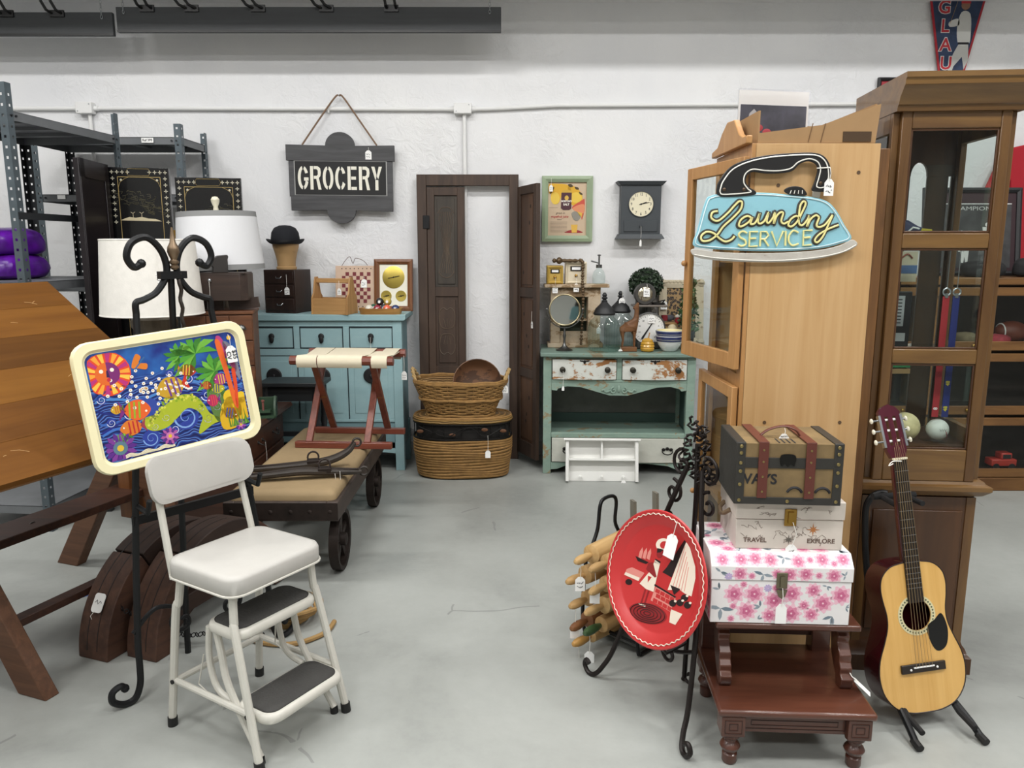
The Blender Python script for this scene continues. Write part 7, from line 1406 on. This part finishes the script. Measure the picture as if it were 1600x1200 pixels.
# top with a real sound hole: bridge outline to hole by angle
c0 = Vector((0, .305)); outs = sorted(out, key=lambda p: math.atan2(p[1]-.305, p[0])); hs = [(.0485*math.cos(math.atan2(p[1]-.305, p[0])), .305+.0485*math.sin(math.atan2(p[1]-.305, p[0]))) for p in outs]
MB().add([(x, -.001, z) for x, z in outs] + [(x, -.001, z) for x, z in hs] + [(x, .002, z) for x, z in hs] + [(x, .002, z) for x, z in outs], [(i, (i+1) % n, n+(i+1) % n, n+i) for i in range(n)] + [(n+i, n+(i+1) % n, 2*n+(i+1) % n, 2*n+i) for i in range(n)] + [(3*n+i, 2*n+i, 2*n+(i+1) % n, 3*n+(i+1) % n) for i in range(n)]).build('top', spruce, gt, smooth=0)
MB().tube([(x, -.0005, z) for x, z in out], .0022, 5, closed=True).build('binding', plain('dark_binding', '#241410', .4), gt)
MB(T(0, -.001, .305)).lathe([(.049, 0), (.064, 0), (.064, .001), (.049, .001)], 48, M=T(rx=90), caps=False).build('rosette', plain('rosette_cream', '#cfc79f', .4), gt)
k = MB(T(0, -.002, .305))
for i in range(36): a = 2*math.pi*i/36; k.ball((.0565*math.cos(a), 0, .0565*math.sin(a)), .003, 6, sc=(1, .2, 1))
k.build('rosette_inlay', plain('inlay_green', '#4a5540', .5), gt, kind='stuff')
MB().prism(sp2([(.03, .262), (.06, .285), (.085, .30), (.1, .25), (.09, .20), (.06, .185), (.04, .21)], 5), 0, .0015, T(0, -.001, 0) @ UP).build('pickguard', plain('pickguard_black', '#121212', .25), gt)
o = MB().prism([(-.075, .128), (.075, .128), (.075, .155), (-.075, .155)], 0, .009, T(0, -.001, 0) @ UP).build('bridge', roz, gt, bevel=.002); MB().box(-.035, .035, -.0125, -.0095, .143, .147).build('saddle', whitep, o)
for x in (-.045, .045): MB().ball((x, -.0095, .139), .004, 8).build('bridge_pin', whitep, o)
MB().prism([(-.026, .345), (.026, .345), (.022, .80), (-.022, .80)], .001, .008, UP).build('fretboard', roz, gt, bevel=.001)
MB().prism([(-.026, .44), (.026, .44), (.0215, .80), (-.0215, .80)], -.022, .001, UP).build('neck', sidem, gt, bevel=.006); MB().box(-.03, .03, .0, .06, .44, .478).build('heel', sidem, gt, bevel=.008)
for i in range(1, 18): z = .80 - (.80-.147)*(1-2**(-i/12)); MB().box(-.025+.003*(z-.345)/.455*.8, .025-.003*(z-.345)/.455*.8, -.0092, -.008, z-.0009, z+.0009).build('fret', steel, gt)
MB().box(-.0225, .0225, -.0105, .002, .80, .806).build('nut', plain('bone_nut', '#e6dfc6', .4), gt)
hd = T(0, .002, .806, rx=-10)
hp = [(-.024, 0), (-.034, .025), (-.037, .15), (-.024, .165), (0, .175), (.024, .165), (.037, .15), (.034, .025), (.024, 0)]
hso = MB(hd); slots = [[(sx*.008, .04), (sx*.019, .04), (sx*.019, .135), (sx*.008, .135)] for sx in (-1, 1)]
for pl in ([(-.037, .15), (-.024, .165), (0, .175), (.024, .165), (.037, .15), (.0365, .135), (-.0365, .135)], [(-.024, 0), (.024, 0), (.034, .025), (.0345, .04), (-.0345, .04), (-.034, .025)], [(-.0345, .04), (-.019, .04), (-.019, .135), (-.0365, .135)], [(.0345, .04), (.019, .04), (.019, .135), (.0365, .135)], [(-.008, .04), (.008, .04), (.008, .135), (-.008, .135)]): hso.prism(pl, -.014, .002, UP)
hd_o = hso.build('headstock', wood('headstock_red', '#3c1420', '#571d2c', 'z', 4, .2, 8, .02, coat=.5), gt)
for sx in (-1, 1):
    MB(hd).box(sx*.037-.004, sx*.037+.004, -.004, .010, .035, .14).build('tuner_plate', steel, hd_o)
    for z in (.055, .09, .125): MB(hd).cyl((sx*.02, .004, z), (sx*.008, .004, z), .004, 8).build('string_post', whitep, hd_o); MB(hd).cyl((sx*.04, .006, z), (sx*.055, .008, z), .003, 8).build('tuner_shaft', steel, hd_o); MB(hd).ball((sx*.06, .009, z), .009, 10, sc=(.6, .8, 1)).build('tuner_button', plain('pearl_button', '#e2dcc8', .35), hd_o)
for i in range(6):
    x0 = -.0175+.007*i; x1 = -.0275+.011*i; MB().tube([(x1, -.0125, .145), (x0, -.0112, .803), (x0*.8, -.004, .84 + .015*(i % 3))], .0009 if i < 3 else .0006, 4).build('string', plain('bronze_string', '#b9a07a', .3, .8), gt)
MB().tube(spline([(.0, -.012, .795), (-.03, -.012, .797), (-.045, -.012, .785), (-.03, -.013, .79)], 5), .0016, 5).build('tied_cord', string_m, gt)
sd = thing('guitar_stand', 'black tubular guitar stand with padded neck yoke under the guitar', 'stand', (1.315, 2.30, 0), 8); pad_m = plain('foam_black', '#19191a', .9)
for s in (-1, 1):
    MB().tube([(0, .12, .10), (s*.09, -.02, .09), (s*.105, -.13, .04), (s*.11, -.18, .012)], .011, 10).build('front_leg', iron, sd); MB().tube([(s*.09, -.02, .09), (s*.088, -.10, .055), (s*.088, -.17, .045)], .009, 8).build('cradle_arm', pad_m, sd)
    MB().cyl((s*.11, -.195, .012), (s*.109, -.16, .018), .0125, 10).build('rubber_foot', capm, sd)
MB().tube([(0, .12, .10), (0, .20, .0125)], .011, 10).build('rear_leg', iron, sd)
MB().tube(spline([(0, .12, .10), (-.055, .20, .35), (-.06, .245, .58), (-.05, .245, .65), (-.02, .235, .675), (.0, .225, .675)], 6), .011, 10).build('upright', iron, sd)
MB().cyl((-.07, .20, .675), (.085, .20, .675), .011, 12).build('neck_yoke', pad_m, sd); MB().cyl((-.04, .20, .675), (-.045, .11, .675), .009, 10).build('yoke_arm', pad_m, sd); MB().cyl((.045, .20, .675), (.05, .11, .675), .009, 10).build('yoke_arm', pad_m, sd)
# ---------------- red tray on small iron easel ----------------
bronze = plain('dark_bronze_iron', '#231d1b', .45, .5)
e2 = thing('small_iron_easel', 'small dark wrought iron easel with scrolled crest holding the red tray', 'easel', (.403, 2.30, 0), -62)
def curl(cx, cy, r, a0, turns, rr=.006, y=0, tail=None):
    return [(cx + x, y, cy + z) for x, z in spiral(0, 0, r, a0, turns, r*.15, 22)]
for s in (-1, 1):
    MB().tube(spline([(s*.035, .215, .80), (s*.07, .185, .68), (s*.10, .165, .58), (s*.15, .115, .35), (s*.195, .055, .12), (s*.215, .02, .045), (s*.235, -.0, .012), (s*.262, -.008, .008), (s*.282, -.01, .03), (s*.272, -.01, .052), (s*.255, -.01, .045)], 5), .0085, 8).build('front_leg', bronze, e2)
    MB().tube([(x, .215, z) for x, _, z in curl(s*.062, .80, .05, 90 if s > 0 else 90, -1.2*s)], .006, 7).build('scroll', bronze, e2)
    MB().tube([(x, .20, z) for x, _, z in curl(s*.085, .70, .045, 90, 1.2*s)], .006, 7).build('scroll', bronze, e2)
    MB().tube([(x, .05, z) for x, _, z in curl(s*.10, .245, .04, 90, 1.1*s)], .006, 7).build('rest_scroll', bronze, e2); MB().tube([(s*.11, .11, .27), (s*.11, .03, .255), (s*.11, .012, .28)], .006, 7).build('tray_hook', bronze, e2)
MB().tube(spline([(-.17, .10, .27), (-.08, .085, .235), (0, .08, .25), (.08, .085, .235), (.17, .10, .27)], 5), .007, 8).build('rest_bar', bronze, e2)
MB().tube([(0, .222, .88), (0, .225, .70), (-.02, .235, .4), (-.06, .26, .02), (-.065, .26, .0085)], .0085, 8).build('rear_leg', bronze, e2); MB().tube([(x-.065, .26, z) for x, _, z in curl(.03, .035, .03, 180, 1.0)], .006, 7).build('foot_scroll', bronze, e2)
q = random.Random(3); k = 0
for cx, cz in [(0, .90), (-.03, .875), (.03, .875), (-.045, .84), (.045, .84), (0, .85), (-.022, .815), (.022, .815), (0, .79), (-.05, .80), (.05, .80), (-.012, .925), (.02, .91)]:
    MB().tube([(x, .22 + q.uniform(-.012, .012), z) for x, _, z in curl(cx*1.35, .86+(cz-.86)*1.25, .027, q.uniform(0, 360), q.choice((-1.25, 1.25)))], .0042, 6).build('crest_curl', bronze, e2)
rt = thing('red_tray', 'round red tin tray with black and white cooking scene on the small easel', 'tray', (.466, 2.308, .463), rot=(R(-14), R(3), R(-57))); redm = worn('red_tin', '#b82d2f', '#8a2a28', .12, 9, .35, '#bd3233'); TRr = .215
MB(T(rx=90)).lathe([(.001, .0), (.165, .0), (.172, .003), (.19, .016), (.213, .022), (.217, .019), (.213, .015), (.19, .008), (.17, -.004), (.001, -.004)], 64, caps=False).build('tray_body', redm, rt, smooth=50)
MB(T(0, -.0215, 0)).tube([((.2025+.0022*math.cos(56*a))*math.cos(a), 0, (.2025+.0022*math.cos(56*a))*math.sin(a)) for a in [2*math.pi*i/336 for i in range(336)]], .0017, 4, closed=True).build('scalloped_line', plain('tray_cream', '#e9dccb', .5), rt)
crm = MATS['tray_cream']; blk_t = plain('tray_black', '#221516', .45); drd = plain('tray_dark_red', '#8d2226', .45); pnk = plain('tray_pink', '#d98a80', .5)
ox, oy, sc_t = 700, 690, .00043      # drawing from the photo crop, unit .43 mm
def tp(name, pts, m, lev=1, close=0):
    P = [((x-ox)*sc_t*1.38, -(y-oy-.36*(x-ox))*sc_t*1.03) for x, y in (sp2(pts, 4) if close else pts)]; MB(T(0, -.0003*lev, 0)).prism(P, 0, .0004, UP).build(name, m, rt, smooth=0)
tp('curtain_print', [(825, 375), (850, 420), (880, 480), (920, 560), (940, 640), (945, 770), (900, 760), (860, 740), (785, 760), (800, 600)], crm); tp('oven_print', [(815, 365), (828, 370), (790, 665), (720, 640), (740, 600)], blk_t)
for i in range(5): tp('curtain_line', [(822-4*i+18*i, 430+35*i), (826-4*i+18*i, 430+35*i), (815+20*i, 745), (811+20*i, 745)], pnk, 2)
tp('brick_print', [(700, 755), (850, 800), (840, 910), (690, 860)], pnk)
for i in range(3):
    for j in range(4): x0 = 706+36*j+(12 if i % 2 else 0); y0 = 765+36*i+11*j; tp('brick_print', [(x0, y0), (min(x0+32, 842), y0+9), (min(x0+32, 842), y0+37), (x0, y0+28)], MATS['tray_dark_red'] if False else redm, 2)
tp('counter_print', [(690, 735), (850, 795), (848, 806), (690, 748)], blk_t, 3); tp('apron_print', [(650, 560), (690, 580), (692, 660), (695, 795), (640, 785), (585, 755), (620, 680), (640, 640)], crm, 2); tp('heart_print', [(630, 685), (658, 690), (640, 735)], redm, 3)
tp('dress_print', [(650, 550), (690, 565), (690, 590), (650, 580)], blk_t, 2); tp('arm_print', [(610, 590), (640, 580), (690, 680), (680, 690), (605, 640)], drd, 3); tp('leg_print', [(630, 790), (640, 790), (635, 900), (625, 900)], drd, 2); tp('leg_print', [(655, 795), (665, 795), (660, 905), (650, 905)], drd, 2); tp('shoe_print', [(615, 900), (640, 900), (640, 912), (612, 908)], crm, 3); tp('shoe_print', [(645, 903), (668, 905), (665, 917), (640, 912)], crm, 3)
tp('face_print', ell(44, 62, 18, 672, 510), drd, 2); tp('hair_print', [(645, 470), (690, 475), (672, 500), (650, 505)], blk_t, 3); tp('chef_hat_print', [(628, 440), (640, 405), (680, 392), (725, 415), (730, 450), (700, 500), (690, 480), (655, 478), (640, 470)], crm, 2, 1); tp('chef_hat_hole', ell(56, 56, 18, 685, 440), redm, 3)
tp('rug_print', ell(270, 150, 32, 690, 960), drd, 1)
for f in (.9, .72, .54, .36, .18): MB(T(0, -.0012, 0)).tube([((690+135*f*math.cos(a)-ox)*sc_t*1.38, 0, -(960+75*f*math.sin(a)-oy-.36*(690+135*f*math.cos(a)-ox))*sc_t*1.03) for a in [2*math.pi*i/36 for i in range(36)]], .0012, 4, closed=True).build('rug_ring', blk_t, rt)
tp('shelf_print', [(505, 555), (610, 585), (595, 602), (530, 590)], blk_t, 2)
for x in (540, 570, 600): tp('jar_print', [(x-12, 560), (x-12, 515), (x, 480), (x+12, 515), (x+12, 568)], pnk, 2)
tp('stove_print', [(465, 665), (500, 645), (600, 670), (575, 735), (460, 705)], pnk, 1); tp('stove_print', [(462, 690), (575, 712), (572, 738), (458, 712)], crm, 2); tp('kettle_print', ell(52, 46, 16, 505, 760), blk_t, 2); tp('pan_print', [(795, 720), (865, 735), (835, 785)], blk_t, 3)
for x, y in ((840, 845), (885, 830), (905, 790), (935, 835)): tp('flower_print', ell(46, 50, 12, x, y), blk_t, 3); tp('petal_print', ell(18, 18, 8, x+14, y-18), crm, 4)
tp('flower_pot_print', [(838, 890), (918, 905), (892, 992), (850, 985)], crm, 2)
price_tag(rt, (.04, -.025, .205), drop=.045, w=.045, h=.075, lines=0)
# ---------------- rolling pin rack ----------------
rk = thing('wire_magazine_rack', 'black bent wire rack with wooden ends full of rolling pins', 'rack', (.45, 2.80, 0), -45)
for s in (-1, 1):
    x = s*.13
    MB().tube(spline([(x, -.10, .012), (x, -.115, .10), (x, -.10, .30), (x, -.06, .36), (x, -.03, .42), (x, -.02, .50), (x, 0, .53), (x, .06, .53), (x, .085, .50), (x, .08, .42), (x, .11, .36), (x, .13, .28), (x, .13, .1), (x, .11, .012), (x, .0, .009), (x, -.09, .009)], 4), .0075, 8).build('end_wire', iron, rk)
for y, z in ((-.11, .06), (.12, .06), (-.10, .29), (.13, .26)): MB().cyl((-.13, y, z), (.13, y, z), .006, 8).build('rail_wire', iron, rk)
MB().box(-.13, .13, -.09, .11, .030, .036).build('base_sheet', plain('rack_tin', '#4f5250', .6), rk)
gw_ = wood('grey_board', '#6b675c', '#837e70', 'z', 5, .7)
for y in (-.055, .10): MB().bar((-.05, y+.17, .03), (-.09, y+.20, .50), .012, .05).build('end_board', gw_, rk)
pinm = [wood('pin_maple', '#b08c58', '#c9a875', 'y', 5, .5), wood('pin_beech', '#a3804f', '#bd9a68', 'y', 5, .5), wood('pin_walnut', '#6e4528', '#875a36', 'y', 5, .5)]
pins = [(-.04, .385, .036, 0, None, 'large pale maple rolling pin on top of the wire rack'), (.04, .375, .03, 1, None, 'beech rolling pin with plain handle behind the largest one in the rack'), (-.055, .295, .034, 1, None, 'thick beech rolling pin below the top pin in the rack'), (.03, .29, .03, 0, None, 'pale rolling pin with rounded handle in the middle of the rack'), (-.05, .205, .03, 1, None, 'beech rolling pin with a bunch of paper tags in the rack'), (.035, .205, .032, 0, None, 'pale maple rolling pin at mid height beside the red tray'), (-.055, .12, .03, 2, None, 'reddish brown handled rolling pin low in the rack'), (.02, .125, .03, 1, '#38512f', 'rolling pin with dark green handles low in the rack'), (-.02, .062, .025, 0, '#b08648', 'thin rolling pin with honey handles at the bottom of the rack')]
for i, (x, z, r, m_, hc, lb) in enumerate(pins):
    v = T(.45, 2.80, 0, rz=-45) @ Vector((x, -.05, z)); tt = thing('rolling_pin', lb, 'rolling pin', v, -45-(i % 3)*3+3, 'rolling pins in the wire rack'); hm = pinm[m_] if not hc else plain('handle_'+hc, hc, .4)
    MB(T(0, 0, 0, rx=90)).lathe([(r*.6, -.145), (r, -.138), (r, .138), (r*.6, .145)], 20).build('roller', pinm[m_], tt)
    for s in (-1, 1): MB(T(0, 0, 0, rx=90 if s > 0 else -90)).lathe([(.008, .14), (.010, .15), (.014, .165), (.017, .195), (.015, .22), (.009, .235), (.002, .238)], 14).build('handle', hm, tt)
    if i in (0, 1, 4, 7, 8): price_tag(tt, (0, -.205, -.016), drop=.05+.015*(i % 3), w=.036, h=.055, lines=2 if i == 0 else 0, rz=40)
